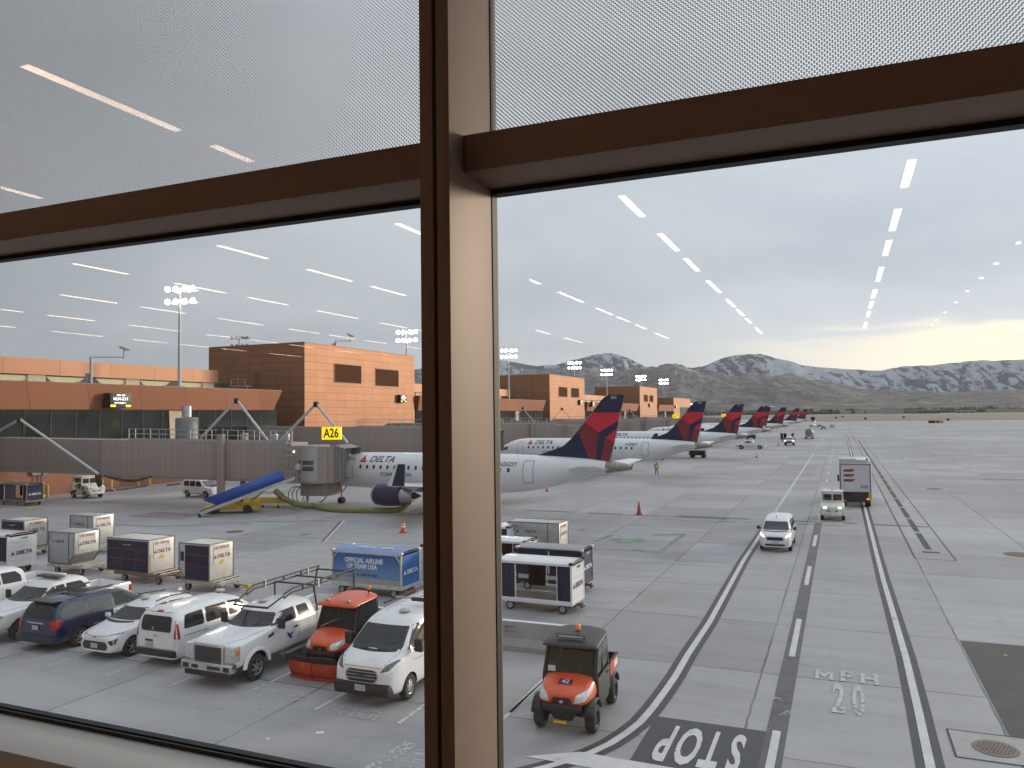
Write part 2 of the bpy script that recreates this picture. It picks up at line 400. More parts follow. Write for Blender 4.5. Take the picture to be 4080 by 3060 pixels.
# ================================================================ SETTING
JX, JY, JP = -8.62, 19.77, 6.11                     # slab joints of the apron
def concrete_mat():
    m = bpy.data.materials.new('apron concrete'); t = NT(m); tc = t.obj(); sep = t.n('ShaderNodeSeparateXYZ'); t.L.new(tc, sep.inputs[0]); X, Y = sep.outputs[0], sep.outputs[1]
    wob = t.m('MULTIPLY', t.m('SUBTRACT', t.noise(tc, 1.2, 3), .5), .10)
    def joint(c, off, wd):
        f = t.m('FRACT', t.m('ADD', t.m('DIVIDE', t.m('SUBTRACT', t.m('ADD', c, wob), off), JP), .5)); d = t.m('MULTIPLY', t.m('ABSOLUTE', t.m('SUBTRACT', f, .5)), JP)
        return t.rng(d, wd, wd*2.2, 1., 0.)
    jn = t.m('MULTIPLY', t.m('MAXIMUM', joint(X, JX, .020), joint(Y, JY, .020)), t.rng(t.noise(tc, .25, 2), .35, .6, .45, .95))
    fx = t.m('FLOOR', t.m('DIVIDE', t.m('SUBTRACT', X, JX), JP)); fy = t.m('FLOOR', t.m('DIVIDE', t.m('SUBTRACT', Y, JY), JP))
    cb = t.n('ShaderNodeCombineXYZ'); t.L.new(fx, cb.inputs[0]); t.L.new(fy, cb.inputs[1]); wn = t.n('ShaderNodeTexWhiteNoise', noise_dimensions='2D'); t.L.new(cb.outputs[0], wn.inputs[0])
    n1 = t.noise(tc, .10, 6, .62, .3); n2 = t.noise(tc, 1.3, 7, .7, .5)
    sm = t.n('ShaderNodeMapping'); sm.inputs['Scale'].default_value = (.12, 1.3, 1); sm.inputs['Rotation'].default_value = (0, 0, .03); t.L.new(tc, sm.inputs[0]); n3 = t.noise(sm.outputs[0], 1., 6, .65, .25)   # brushed / dragged streaks across
    sm2 = t.n('ShaderNodeMapping'); sm2.inputs['Scale'].default_value = (1.4, .03, 1); t.L.new(tc, sm2.inputs[0]); n4 = t.noise(sm2.outputs[0], 1., 4, .6)   # tyre tracks along
    v = t.m('ADD', t.m('MULTIPLY', wn.outputs[0], .16), t.m('MULTIPLY', n1, .42)); v = t.m('ADD', v, t.m('MULTIPLY', n2, .18)); v = t.m('ADD', v, t.m('MULTIPLY', n3, .30)); v = t.m('ADD', v, t.m('MULTIPLY', n4, .10))
    c = t.mix(t.rng(v, .38, .70), (.225, .225, .227), (.392, .394, .400))
    st = t.rng(t.noise(tc, .8, 6, .78, 1.2), .615, .76); c = t.mix(t.m('MULTIPLY', st, .6), c, (.075, .072, .07))          # oil
    ru = t.rng(t.noise(tc, .09, 4, .6, .8), .60, .76); c = t.mix(t.m('MULTIPLY', ru, .35), c, (.26, .19, .13))            # rusty tint
    c = t.mix(t.m('MULTIPLY', jn, .85), c, (.055, .053, .053))
    big = t.rng(t.noise(tc, .022, 3, .5), .38, .62, .86, 1.08); vs_ = t.n('ShaderNodeVectorMath', operation='SCALE'); t.L.new(c, vs_.inputs[0]); t.L.new(big, vs_.inputs[3]); c = vs_.outputs[0]
    t.put(t.b.inputs['Base Color'], c); t.put(t.b.inputs['Roughness'], t.rng(n2, .3, .7, .5, .75))
    bp = t.n('ShaderNodeBump'); bp.inputs['Strength'].default_value = .15; bp.inputs['Distance'].default_value = .02; t.L.new(t.noise(tc, 12, 4), bp.inputs['Height']); t.L.new(bp.outputs[0], t.b.inputs['Normal'])
    return m
CONC = concrete_mat()
ap = MB(); xs = [-30000, -400, 0, 600, 30000]; ys = [-2000, 0, 700]
ap.add([(-900, -600, 0), (1500, -600, 0), (1500, 700, 0), (-900, 700, 0)], [(0, 1, 2, 3)])
tag(ap.build('apron', CONC), kind='structure')
FIELD = mat('dry winter grass', (.235, .205, .155), .9, var=.3, scale=.004, dirt=(.15, .13, .10), dirt_amt=.8)
fl = MB(); fl.add([(-30000, -3000, -.25), (30000, -3000, -.25), (30000, 30000, -.25), (-30000, 30000, -.25)], [(0, 1, 2, 3)])
tag(fl.build('airfield', FIELD), kind='structure')
ASPH = mat('runway asphalt', (.10, .098, .097), .85, var=.2, scale=.02)
tw = MB()
for y0, y1 in ((820, 860), (1300, 1360)): tw.add([(-4000, y0, -.2), (6000, y0, -.2), (6000, y1, -.2), (-4000, y1, -.2)], [(0, 1, 2, 3)])
tag(tw.build('runway', ASPH), kind='structure')
PATCH = mat('asphalt patch', (.076, .072, .071), .8, var=.25, scale=.8, dirt=(.09, .08, .07), dirt_amt=.5, bump=.3)
pt = MB(); pt.add([(3.66, 31.9-.02, .005), (9.8, 31.9, .005), (9.8, 22.9, .005), (3.66, 22.9, .005)], [(0, 1, 2, 3)]); tag(pt.build('asphalt_patch', PATCH), kind='structure')
# ---------------------------------------------------------------- paint on the ground
def worn(name, c, keep=.55, rough=.6, sc_=3.):
    m = bpy.data.materials.new(name); t = NT(m); tc = t.obj(); n = t.noise(tc, sc_, 8, .72, .4); n2 = t.noise(tc, .4, 3)
    f = t.rng(t.m('ADD', n, t.m('MULTIPLY', t.m('SUBTRACT', n2, .5), .5)), keep-.04, keep+.04, 0., 1.)
    a = t.m('SUBTRACT', 1., f); t.put(t.b.inputs['Base Color'], t.mix(t.rng(t.noise(tc, 2., 5), .3, .7), tuple(x*.82 for x in c), c)); t.put(t.b.inputs['Alpha'], a); t.b.inputs['Roughness'].default_value = rough; return m
PW = worn('road paint white', (.60, .61, .61), .69); PWO = worn('old white paint', (.54, .55, .55), .60, sc_=5); PWV = worn('very worn white paint', (.50, .51, .51), .535, sc_=7)
PWM = worn('worn letter paint', (.52, .53, .53), .60, sc_=6); PBK = worn('black road paint', (.060, .060, .064), .70, sc_=1.2); PBR = worn('thin black road paint', (.11, .105, .108), .62, sc_=1.1); PGR = worn('green spray paint', (.16, .29, .17), .525, sc_=1.0); PRD = worn('faded red ground paint', (.22, .06, .055), .56); PYL = worn('faded yellow paint', (.42, .33, .13), .45)
def strip(mb, pts, wd, z, wl=None):
    pts = [Vector((p[0], p[1])) for p in pts]; wr = wd/2 if wl is None else wd; wl = wd/2 if wl is None else wl; vs = []
    for i, p in enumerate(pts):
        d = (pts[min(i+1, len(pts)-1)]-pts[max(i-1, 0)]).normalized(); n = Vector((-d.y, d.x)); vs += [(*(p+n*wl), z), (*(p-n*wr), z)]
    return mb.add(vs, [(2*i, 2*i+1, 2*i+3, 2*i+2) for i in range(len(pts)-1)])
def marking(name, pts, wd, z, m, wl=None):
    mb = MB(); strip(mb, pts, wd, z, wl); return tag(mb.build(name, m), kind='structure')
bend = [zk(2330, 200), zk(2110, 530), zk(1990, 740), zk(1880, 900), zk(1760, 1060), zk(1640, 1200), zk(1500, 1310), zk(1330, 1420), zk(1150, 1505), zk(940, 1580), zk(700, 1650), zk(420, 1720)]
left_line = [(-5.18, 168), (-5.18, 60), (-5.18, 45)]+bend
marking('road_edge_band', left_line[1:], .62, .004, PBK); marking('road_edge_line', left_line, .21, .012, PW)
marking('far_edge_line', [(-5.2, 180), (-5.2, 270)], .2, .010, PWO)
rl = [(1.66, 61), (1.66, 50), (1.67, 42), (1.72, 36), (1.76, 29), (1.72, 24), (1.66, 20), (1.62, 15)]
marking('road_edge_band', [(1.6, 300)]+rl, .62, .004, PBK); marking('road_edge_line', [(1.6, 300)]+rl, .21, .012, PW)
marking('centre_band', [(-1.73, 62), (-1.73, 14)], .5, .008, PBR)
y = 20.6-1.2; mb = MB()
for a, b in ((16.2, 21.7), (28.4, 33.6), (40.3, 45.2), (52, 56.6), (64, 68), (76, 80), (88, 92), (100, 104), (112, 116), (124, 128), (136, 140), (148, 152), (160, 164), (172, 176), (184, 188), (200, 204), (220, 224), (240, 244), (262, 266), (290, 295), (320, 326)):
    strip(mb, [(-1.73, a*.982), (-1.73, b*.982)], .2, .015)
tag(mb.build('centre_dashes', PW), kind='structure')
# trench drain with its two joints
mb = MB(); strip(mb, [(4.40, 78), (4.25, 172)], 1.5, .004); tag(mb.build('drain_border', mat('pale drain concrete', (.33, .33, .33), .75, var=.1, scale=.4)), kind='structure')
mb = MB()
for dx in (-1.0, 1.0): strip(mb, [(4.55+dx, 48.6), (4.3+dx, 420)], .07, .007)
strip(mb, [(3.55, 48.6), (5.55, 48.6)], .07, .0075)
strip(mb, [(4.1, 51.0), (5.0, 51.0)], .5, .0082)
for k in range(26):
    y = 52+k*7.4; strip(mb, [(4.53-k*.008, y), (4.52-k*.008, y+6.6)], .34, .010)
tag(mb.build('trench_drain', mat('drain grating', (.050, .044, .044), .7, var=.4, scale=30)), kind='structure')
# manhole slab with its round grate
mb = MB(); mb.add([(2.28, 23.0, .009), (4.6, 23.0, .009), (4.6, 21.25, .009), (2.28, 21.25, .009)], [(0, 1, 2, 3)]); tag(mb.build('drain_slab', mat('pale slab', (.36, .36, .35), .75, var=.12, scale=2.5, dirt=(.2, .2, .19), dirt_amt=.6)), kind='structure')
mb = MB(); 
for a, b, c, d in ((2.28, 23.0, 4.6, 23.0), (2.28, 23.0, 2.28, 21.25), (2.28, 21.25, 4.6, 21.25)): strip(mb, [(a, b), (c, d)], .05, .0115)
tag(mb.build('slab_joint', BLACK), kind='structure')
gr = thing('drain_grate', 3.21, 22.07, 0, 'round rusty drain grate with oval holes set in a pale concrete slab', 'drain')
gi = mat('brown cast iron', (.19, .145, .13), .65, var=.2, scale=12); mb = MB().lathe([(.50, .011), (.50, .022), (.46, .026), (.001, .026)], 'z', n=32)
for i in range(-5, 6):
    for j in range(-3, 4):
        cx_, cy_ = i*.078+(j % 2)*.039, j*.105
        if math.hypot(cx_, cy_) < .40: mb.lathe([(.024, .0262), (.024, .0285)], 'z', (cx_, cy_, 0), 8)
h = mb.build('grate', gi, gr, 30); h.data.materials.append(mat('hole black', (.01, .01, .01), .9))
for p in h.data.polygons:
    if p.center.z > .0262: p.material_index = 1
def manhole(x, y, r, label, m=None, slab=True):
    o = thing('manhole_cover', x, y, 0, label, 'manhole cover', 'manhole covers in the apron')
    if slab: MB().box(-r*1.7, r*1.7, -r*1.5, r*1.5, .001, .009).build('surround', mat('pale slab', (.36, .36, .35)), o)
    MB().lathe([(r, .002), (r, .02), (r*.93, .024), (.001, .024)], 'z', n=24).build('lid', m or mat('rusty lid', (.16, .085, .07), .7, var=.2), o, 30)
manhole(*G(4068, 2211), .85, 'round rust red manhole cover in a pale slab, right edge of the apron')
manhole(*z4(925, 1392), .45, 'grey round manhole cover between the red lines and the blue baggage cart', mat('grey lid', (.2, .2, .19)))
manhole(*z4(300, 1368), .6, 'dark square-looking manhole cover on the apron left of the grey one', slab=False)
manhole(*z8(880, 1552), .8, 'low manhole cover with a pale surround beyond the slab on the right')
# stop box and lettering
zA, zB = ze(200, 1303), ze(965, 1403)
mb = MB(); mb.add([(-4.81, 21.2, .006), (-1.97, 21.2, .006), (-1.97, 17.4, .006), (-4.81, 17.4, .006)], [(0, 1, 2, 3)]); tag(mb.build('stop_box', PBK), kind='structure')
mb = MB(); mb.add([(-6.05, 18.32, .010), (-4.0, 18.28, .010), (-2.1, 18.25, .010), (-2.1, 17.6, .010), (-7.2, 17.6, .010)], [(0, 1, 2, 3, 4)]); tag(mb.build('stop_line', PW), kind='structure')
def ground_text(name, s, x, y, size, sx, m, rot=0., z=.017, sy=1., bold=.0):
    me = text_mesh(s, size, sx, bold=bold)
    for v in me.vertices: v.co.y *= sy
    me.transform(Matrix.Translation((x, y, z)) @ Matrix.Rotation(math.radians(rot), 4, 'Z')); return tag(mesh_obj(name, me, m), kind='structure')
for i, ch in enumerate('STOP'):
    ground_text('stop_letter', ch, (-2.54, -3.10, -3.66, -4.22)[i], 19.72, 1.0, .70, PW, 180, sy=3.0, bold=.03)
mb = MB(); mb.add([(-.95+u*.52, 25.87+v*.95, .017) for u, v in ((0, 0), (.22, 0), (.22, .6), (.5, .2), (.78, .6), (.78, 0), (1, 0), (1, 1), (.8, 1), (.5, .5), (.2, 1), (0, 1))], [tuple(range(12))]); tag(mb.build('speed_lettering', PWM), kind='structure')
for ch, x_ in (('P', -.06), ('H', .58)): ground_text('speed_lettering', ch, x_, 26.35, 1., .78, PWM, sy=1.38, bold=.012 if ch == 'M' else .03)
for ch, x_ in (('2', -.28), ('0', .24)): ground_text('speed_number', ch, x_, 24.25, 1., .68, PWM, sy=3.3, bold=.03)
mb = MB()
for a, b in ((zk(300, 1600), zk(120, 1760)),): strip(mb, [(-8.55, 18.0), (-8.75, 16.3)], .55, .012)
tag(mb.build('crossing_bar', PWO), kind='structure')
strip_ = MB(); strip(strip_, [G(2030, 2840), G(2150, 2722), G(2330, 2560)], .13, .010); tag(strip_.build('bay_edge_line', PWO), kind='structure')
mb = MB()
for px in ((1360, 570), (1500, 640)):
    a = (1000+px[0]/2.212, 2700+px[1]/2.212); p = G(*a); strip(mb, [(p[0]+.2, p[1]), (p[0]-.1, p[1]-2.6)], .38, .011)
tag(mb.build('worn_crossing_bars', PWV), kind='structure')
# parking bay lines and their worn writing
for x in (-30.5, -27.75, -24.6, -21.9, -19.2, -16.5, -13.77, -11.08, -8.6):
    for a, b, m in ((18.25, 19.2, PWO), (19.25, 26.5, PWO)):
        mb = MB(); strip(mb, [(x, a), (x, b)], .12, .010); tag(mb.build('bay_line', m), kind='structure')
for x, s in ((-20.2, 'IN/OUT'), (-17.75, 'IN/OUT'), (-15.0, 'SLCDA'), (-12.3, 'SLCDA')):
    pass
ground_text('bay_lettering', 'SLCDA', -15.15, 19.02, .44, 1.0, PWV); ground_text('bay_lettering', 'IN\\OUT', -15.2, 18.62, .42, 1.0, PWV)
ground_text('bay_lettering', 'SLCDA', -12.55, 18.75, .42, 1.0, PWV); ground_text('bay_lettering', 'IN\\OUT', -12.5, 18.33, .46, 1.0, PWV)
ground_text('bay_lettering', 'IN\\OUT', -17.9, 18.75, .42, 1.0, PWV); ground_text('bay_lettering', 'SLCDA', -20.6, 19.0, .42, 1.0, PWV)
# equipment lanes across
for y, x0, x1 in ((38.0, -9.9, -5.6), (40.45, -30, -5.6), (34.85, -9.4, -6.8), (37.7, -30, -8.75), (35.6, -44, -8.9), (33.3, -44, -9.1), (31.0, -44, -9.3)):
    pass
for (a, b), m in (((z7(910, 372), z7(2212, 460)), PW), ((z7(930, 545), z7(1560, 590)), PW), ((z7(940, 643), z7(1450, 686)), PWO), ((z7(950, 757), z7(1345, 795)), PWO), ((z7(830, 880), z7(1200, 912)), PWV)):
    x1 = b[0]; y = (a[1]+b[1])/2; mb = MB(); strip(mb, [(-46, y), (x1, y)], .11, .010); tag(mb.build('lane_line', m), kind='structure')
mb = MB(); strip(mb, [(-46, 28.3), (-9.9, 28.3)], .12, .010); tag(mb.build('lane_line', PWO), kind='structure')
# green spray marks and old cross lines
mb = MB(); strip(mb, [z7(580, 215), z7(700, 165), z7(810, 120)], .30, .009); strip(mb, [z7(810, 120), z7(960, 140)], .45, .0095); strip(mb, [z7(1200, 235), z7(1480, 225)], 1.9, .009); strip(mb, [z7(1600, 340), z7(1720, 255), z7(1830, 172)], .34, .009)
strip(mb, [z7(1560, 180), z7(1840, 175)], .7, .0085); strip(mb, [z7(1390, 310), z7(1600, 340)], .6, .0085); strip(mb, [z7(580, 215), z7(900, 235)], .3, .0082); strip(mb, [z7(1030, 240), z7(1200, 180)], .3, .0082); strip(mb, [z7(930, 300), z7(1400, 320)], .15, .0082)
tag(mb.build('green_marking', PGR), kind='structure')
mb = MB(); strip(mb, [z6(400, 1075), z6(880, 1080)], .5, .009); strip(mb, [z6(560, 1103), z6(850, 1105)], .5, .009); strip(mb, [z6(850, 1105), z6(885, 1080)], .35, .0095); tag(mb.build('far_green_marking', worn('faint green paint', (.16, .30, .19), .46, sc_=.8)), kind='structure')
mb = MB(); strip(mb, [z6(0, 1212), z6(1230, 1235)], 1.1, .009); strip(mb, [z6(0, 1195), z6(500, 1215)], .8, .0092); strip(mb, [z6(550, 1248), z6(900, 1256)], .6, .009); strip(mb, [z6(1255, 1268), z6(1370, 1272)], .8, .009); strip(mb, [z6(1255, 1268), z6(1262, 1298)], .25, .0095)
strip(mb, [z6(0, 1322), z6(640, 1345)], .18, .009); strip(mb, [z6(0, 1350), z6(900, 1385)], .16, .009); strip(mb, [z5(1430, 1190), z5(2212, 1212)], 1.1, .0088); tag(mb.build('worn_cross_lines', PWV), kind='structure')
mb = MB(); strip(mb, [z6(0, 1560), z6(2212, 1660)], .55, .009); strip(mb, [z6(-200, 1590), z6(1500, 1650)], .25, .0092); strip(mb, [z5(210, 1500), z5(2212, 1590)], .5, .0088); tag(mb.build('dark_cross_streak', worn('dark streak', (.12, .11, .10), .5, sc_=.5)), kind='structure')
mb = MB()
for p, q in (((1310, 862), (1480, 864)), ((1410, 877), (1480, 878)), ((1235, 1018), (1320, 1022)), ((1105, 993), (1130, 994)), ((700, 1265), (745, 1267)), ((1425, 968), (1470, 969))): strip(mb, [z6(*p), z6(*q)], 1.1, .009)
tag(mb.build('far_paint_marks', PWO), kind='structure')
mb = MB()
for p, q in (((960, 1297), (1210, 1297)), ((1270, 1474), (1618, 1478)), ((700, 1191), (860, 1191)), ((430, 1119), (570, 1119))): strip(mb, [z8(*p), z8(*q)], .9, .009)
tag(mb.build('asphalt_strip', worn('dark strip', (.11, .10, .10), .6, sc_=.7)), kind='structure')
mb = MB(); strip(mb, [z8(1205, 1300), z8(1405, 1300)], 3.2, .009); tag(mb.build('yellow_marking', PYL), kind='structure')
# red hatching and red/white safety lines of the stand
mb = MB(); q = [z1(1130, 235), z1(1400, 200), z1(1750, 220), z1(1600, 265)]; strip(mb, q+[q[0]], .12, .010)
for k in range(8):
    f = (k+.5)/8; a = Vector(q[0])*(1-f)+Vector(q[3])*f; b = Vector(q[1])*(1-f)+Vector(q[2])*f; strip(mb, [a, b], .22, .012)
tag(mb.build('red_hatching', PRD), kind='structure')
mb = MB(); strip(mb, [z4(590, 1240), z4(1265, 1270), z4(1080, 1465), z4(1270, 1472), z4(2000, 1500)], .16, .012); tag(mb.build('stand_line', PW), kind='structure')
mb = MB(); strip(mb, [z4(1240, 1270), z4(1070, 1460)], .16, .0125); strip(mb, [z4(590, 1232), z4(900, 1190)], .14, .0125); tag(mb.build('red_stand_line', PRD), kind='structure')
mb = MB(); strip(mb, [z1(730, 290), z1(1350, 328), z1(2212, 300)], .14, .010); strip(mb, [z4(0, 1290), z4(1100, 1272)], .12, .010); tag(mb.build('dark_stand_line', PBK), kind='structure')
mb = MB(); strip(mb, [z4(-200, 1560), z4(1120, 1612)], .10, .010); tag(mb.build('lane_line', PW), kind='structure')
# ---------------------------------------------------------------- mountains
def elev_curve(pts):
    az = []; el = []
    for x, y in pts:
        r = ray(x, y); az.append(math.degrees(math.atan2(r[0], r[1]))); el.append(r[2]/math.hypot(r[0], r[1]))
    return np.array(az), np.array(el)
BA, BE = elev_curve([(-1600, 1560), (-600, 1540), (400, 1520), (1200, 1500), (1653, 1472), (1800, 1440), (1990, 1430), (2058, 1439), (2140, 1457), (2215, 1452), (2290, 1432), (2355, 1410), (2412, 1404), (2460, 1409), (2500, 1424), (2545, 1446), (2620, 1470), (2740, 1462), (2808, 1456), (2881, 1426), (2944, 1409), (3039, 1409), (3084, 1424), (3152, 1438), (3197, 1456), (3310, 1463), (3378, 1466), (3514, 1471), (3604, 1459), (3700, 1454), (3800, 1444), (3878, 1436), (3980, 1434), (4080, 1431), (4600, 1440), (5600, 1470), (8000, 1500)])
FA, FE = elev_curve([(-1600, 1600), (400, 1560), (1653, 1500), (1990, 1490), (2100, 1482), (2215, 1462), (2300, 1456), (2400, 1462), (2470, 1478), (2560, 1455), (2680, 1443), (2740, 1452), (2800, 1478), (2900, 1492), (3000, 1484), (3100, 1488), (3200, 1505), (3320, 1530), (3450, 1545), (3600, 1555), (3800, 1560), (4080, 1555), (5600, 1560), (8000, 1580)])
def terrain():
    naz, nr = 900, 190; azs = np.linspace(-62, 62, naz); rs = 5200+np.linspace(0, 1, nr)**1.15*11800; vs = []; fs = []
    for a in azs:
        be, fe = np.interp(a, BA, BE), np.interp(a, FA, FE); ar = math.radians(a); sa, ca = math.sin(ar), math.cos(ar)
        for r in rs:
            u = max(0, min(1, (r-5600)/4200)); v = max(0, min(1, (r-10400)/3600)); d = max(0, (r-14000)/3000)
            hf = fe*9800*(u**1.35*(1-.10*math.sin(u*3.14))); x, y = r*sa, r*ca
            hb = be*14000*(v**1.1)
            dip = max(0., 1-abs(r-10600)/1500)*.10*hf
            n = noise.ridged_multi_fractal(Vector((a*.42+noise.noise(Vector((x/1500, y/1500, 1.)))*.5, r/4200, 3.1)), .9, 2.2, 7, 1.0, 2.0)-.95
            n2 = noise.ridged_multi_fractal(Vector((x/900, y/900, 7.7)), .9, 2.1, 6, 1.0, 2.0)-.95
            h = max(hf-dip, hb) if v > 0 else hf-dip
            amp = min(1., h/380.); edge = 1-max(0, 1-abs(r-14000)/1300)*.88-max(0, 1-abs(r-9700)/900)*.5
            h += (n*(85+45*(v > 0))+n2*42)*amp*edge
            h *= (1-d*.5)
            if u <= 0: h = -.4
            vs.append((x, y, max(h, -.4)+.1*(u > 0)))
    for i in range(naz-1):
        for j in range(nr-1): fs.append((i*nr+j, i*nr+j+1, (i+1)*nr+j+1, (i+1)*nr+j))
    me = bpy.data.meshes.new('mountains'); me.from_pydata(vs, [], fs); me.shade_smooth()
    m = bpy.data.materials.new('mountain slopes'); t = NT(m); tc = t.obj(); sep = t.n('ShaderNodeSeparateXYZ'); t.L.new(tc, sep.inputs[0]); Z = sep.outputs[2]; Xc, Yc = sep.outputs[0], sep.outputs[1]
    ge = t.n('ShaderNodeNewGeometry'); sn = t.n('ShaderNodeSeparateXYZ'); t.L.new(ge.outputs['Normal'], sn.inputs[0])
    big = t.noise(tc, .0011, 6, .6, .4); fine = t.noise(tc, .006, 7, .68, .5); ft = t.noise(tc, .018, 5, .7)
    c = t.mix(t.rng(big, .35, .65), (.24, .212, .195), (.46, .41, .36)); c = t.mix(t.rng(fine, .42, .62, 0, .8), c, (.105, .105, .11))
    gv = t.n('ShaderNodeMapping'); gv.inputs['Scale'].default_value = (1, 1, 2.6); t.L.new(tc, gv.inputs[0]); c = t.mix(t.rng(t.noise(gv.outputs[0], .0032, 8, .72, .8), .47, .60, 0, .55), c, (.085, .082, .085)); c = t.mix(t.rng(t.noise(tc, .03, 4, .7), .56, .68, 0, .6), c, (.06, .062, .065))
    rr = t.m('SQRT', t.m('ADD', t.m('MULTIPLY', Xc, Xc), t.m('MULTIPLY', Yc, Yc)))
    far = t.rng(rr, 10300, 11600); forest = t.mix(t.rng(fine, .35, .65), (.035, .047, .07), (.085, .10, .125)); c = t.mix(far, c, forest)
    azr = t.m('ARCTAN2', Xc, Yc)
    right = t.rng(azr, -.03, .17, 60, 330)                                     # the snow line comes lower on the right
    cv = t.n('ShaderNodeCombineXYZ'); t.L.new(t.m('ADD', t.m('MULTIPLY', azr, 110.), t.m('MULTIPLY', Z, .0050)), cv.inputs[0]); t.L.new(t.m('MULTIPLY', Z, .006), cv.inputs[1]); strk = t.m('ADD', t.m('MULTIPLY', t.noise(cv.outputs[0], 1., 8, .62, .7), .6), t.m('MULTIPLY', t.noise(tc, .0021, 7, .66, 1.), .4))
    lift = t.m('ADD', t.rng(azr, math.radians(-5.0), math.radians(-4.2), -.01, .085), t.rng(azr, math.radians(-.5), math.radians(3), 0, -.045))
    alt = t.rng(Z, 380, 1000, -.06, -.012)
    sfar = t.rng(t.m('ADD', t.m('ADD', strk, lift), alt), 0.47, .50, 0, .88)
    sl = t.m('ADD', Z, right); sl = t.m('ADD', sl, t.m('MULTIPLY', t.m('SUBTRACT', fine, .5), 1500)); sl = t.m('ADD', sl, t.m('MULTIPLY', t.m('SUBTRACT', strk, .5), 900))
    snear = t.rng(sl, 660, 740, 0, .8)
    snow = t.m('ADD', t.m('MULTIPLY', sfar, far), t.m('MULTIPLY', snear, t.m('SUBTRACT', 1., far))); c = t.mix(snow, c, (.58, .61, .69))
    t.put(t.b.inputs['Base Color'], c); t.b.inputs['Roughness'].default_value = .9; t.b.inputs['Specular IOR Level'].default_value = .1
    bp = t.n('ShaderNodeBump'); bp.inputs['Strength'].default_value = 1.; bp.inputs['Distance'].default_value = 200; t.L.new(fine, bp.inputs['Height']); t.L.new(bp.outputs[0], t.b.inputs['Normal'])
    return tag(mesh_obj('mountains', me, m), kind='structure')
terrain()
# far edge of the airfield: trees, hangars, sheds, signs
def treebelt():
    mb = MB()
    for _ in range(5200):
        a = random.uniform(-26, 16); r = random.uniform(2900, 5000); h = random.uniform(4, 15)*(1.0 if random.random() < .8 else 1.5); wd = h*random.uniform(.5, 1.6); x, y = r*math.sin(math.radians(a)), r*math.cos(math.radians(a))
        n = 6; o = len(mb.v); rings = ((0, .7), (.35, 1.), (.75, .75), (1., .12))
        for fz, fr in rings:
            for k in range(n): t = 2*math.pi*k/n; q = fr*random.uniform(.75, 1.25)*wd/2; mb.v.append((x+q*math.cos(t), y+q*math.sin(t), h*fz))
        for i in range(3):
            for k in range(n): mb.f.append((o+i*n+k, o+i*n+(k+1) % n, o+(i+1)*n+(k+1) % n, o+(i+1)*n+k))
        mb.f.append(tuple(o+3*n+k for k in range(n)))
    return tag(mb.build('treeline', mat('bare winter trees', (.085, .075, .068), .95, var=.5, scale=.02)), kind='stuff')
treebelt()
BEIGE = mat('beige wall', (.40, .37, .32), .8, var=.1, scale=.1); GREYR = mat('grey metal roof', (.36, .38, .40), .5, var=.08, scale=.1); HDK = mat('dark opening', (.06, .06, .065), .7)
def hangar(x0, x1, ybase, ytop, label, roof='flat', wall=BEIGE, doors=0, dist=2500.):
    def at(x):
        r = ray(x, ybase); t = dist/math.hypot(r[0], r[1]); return Vector((r[0]*t, r[1]*t, 0))
    A, B = at(x0), at(x1); L_ = (B-A).length; M_ = (A+B)/2; ang = math.degrees(math.atan2(B.y-A.y, B.x-A.x)); r = ray((x0+x1)/2, ytop); h = H+r[2]*dist/math.hypot(r[0], r[1])
    o = thing('hangar', M_.x, M_.y, ang, label, 'building', 'buildings across the airfield'); D = 45
    wh = h*.72 if roof == 'arch' else h*.93; MB().box(-L_/2, L_/2, 0, D, 0, wh).build('wall', wall, o)
    if roof == 'arch':
        pr = [(-L_/2-1, wh)]+[(-L_/2*math.cos(t), wh+(h-wh)*math.sin(t)) for t in np.linspace(0.15, math.pi-.15, 12)]+[(L_/2+1, wh)]; MB().prism(pr, -.8, D+1).build('roof', GREYR, o)
    else: MB().prism([(-1, wh), (D/2, h), (D+1, wh)], -L_/2-1, L_/2+1, 'yz').build('roof', GREYR, o)
    for k in range(doors):
        wd = L_/doors; MB().box(-L_/2+k*wd+wd*.2, -L_/2+(k+1)*wd-wd*.2, -.3, 0, 0, wh*.62).build('door', HDK if wall is not BEIGE or roof == 'flat' else GREYR, o)
q8 = lambda x: 3300+x/2.0743
hangar(q8(437), q8(628), 1651, 1627, 'wide arched grey hangar on the far side of the airfield', 'arch', doors=1)
hangar(q8(310), q8(470), 1648, 1629.5, 'long pale building behind the arched hangar', dist=2750.)
hangar(q8(752), q8(925), 1649, 1633, 'dark far building with a row of pale bay doors', wall=mat('brown wall', (.20, .17, .15), .8), doors=6)
hangar(q8(635), q8(745), 1649, 1636, 'low brown building between the arched hangar and the bay doors', wall=mat('brown wall', (.20, .17, .15), .8), dist=2600.)
hangar(q8(1047), q8(1220), 1649, 1636, 'low far shed with a white roof and dark openings', doors=3, dist=2600.)
hangar(q8(1300), q8(1618), 1647, 1630.5, 'long pale far building at the right edge', dist=2800.)
hangar(q8(98), q8(190), 1649, 1637, 'small grey far building under the hills', dist=2700.)
hangar(q8(222), q8(300), 1649, 1636.5, 'small pale far building left of the long one', dist=2650.)
def field_sign(x, y, wpx, label, ms):
    g = G(x, y); o = thing('taxiway_sign', g[0], g[1], 0, label, 'sign', 'signs along the apron edge'); wd = wpx/3110*math.hypot(g[0], g[1])*1.02; n = len(ms)
    for k, m_ in enumerate(ms): MB().box(-wd/2+k*wd/n+.05, -wd/2+(k+1)*wd/n-.05, 0, .4, .3, 1.9).build('panel', m_, o, bevel=.04)
    for k in (-.4, .4): MB().box(k*wd-.1, k*wd+.1, .1, .3, 0, .3).build('leg', STEEL, o)
SB = mat('black sign', (.02, .02, .02), .5); SO = mat('orange sign', (.65, .30, .05), .5)
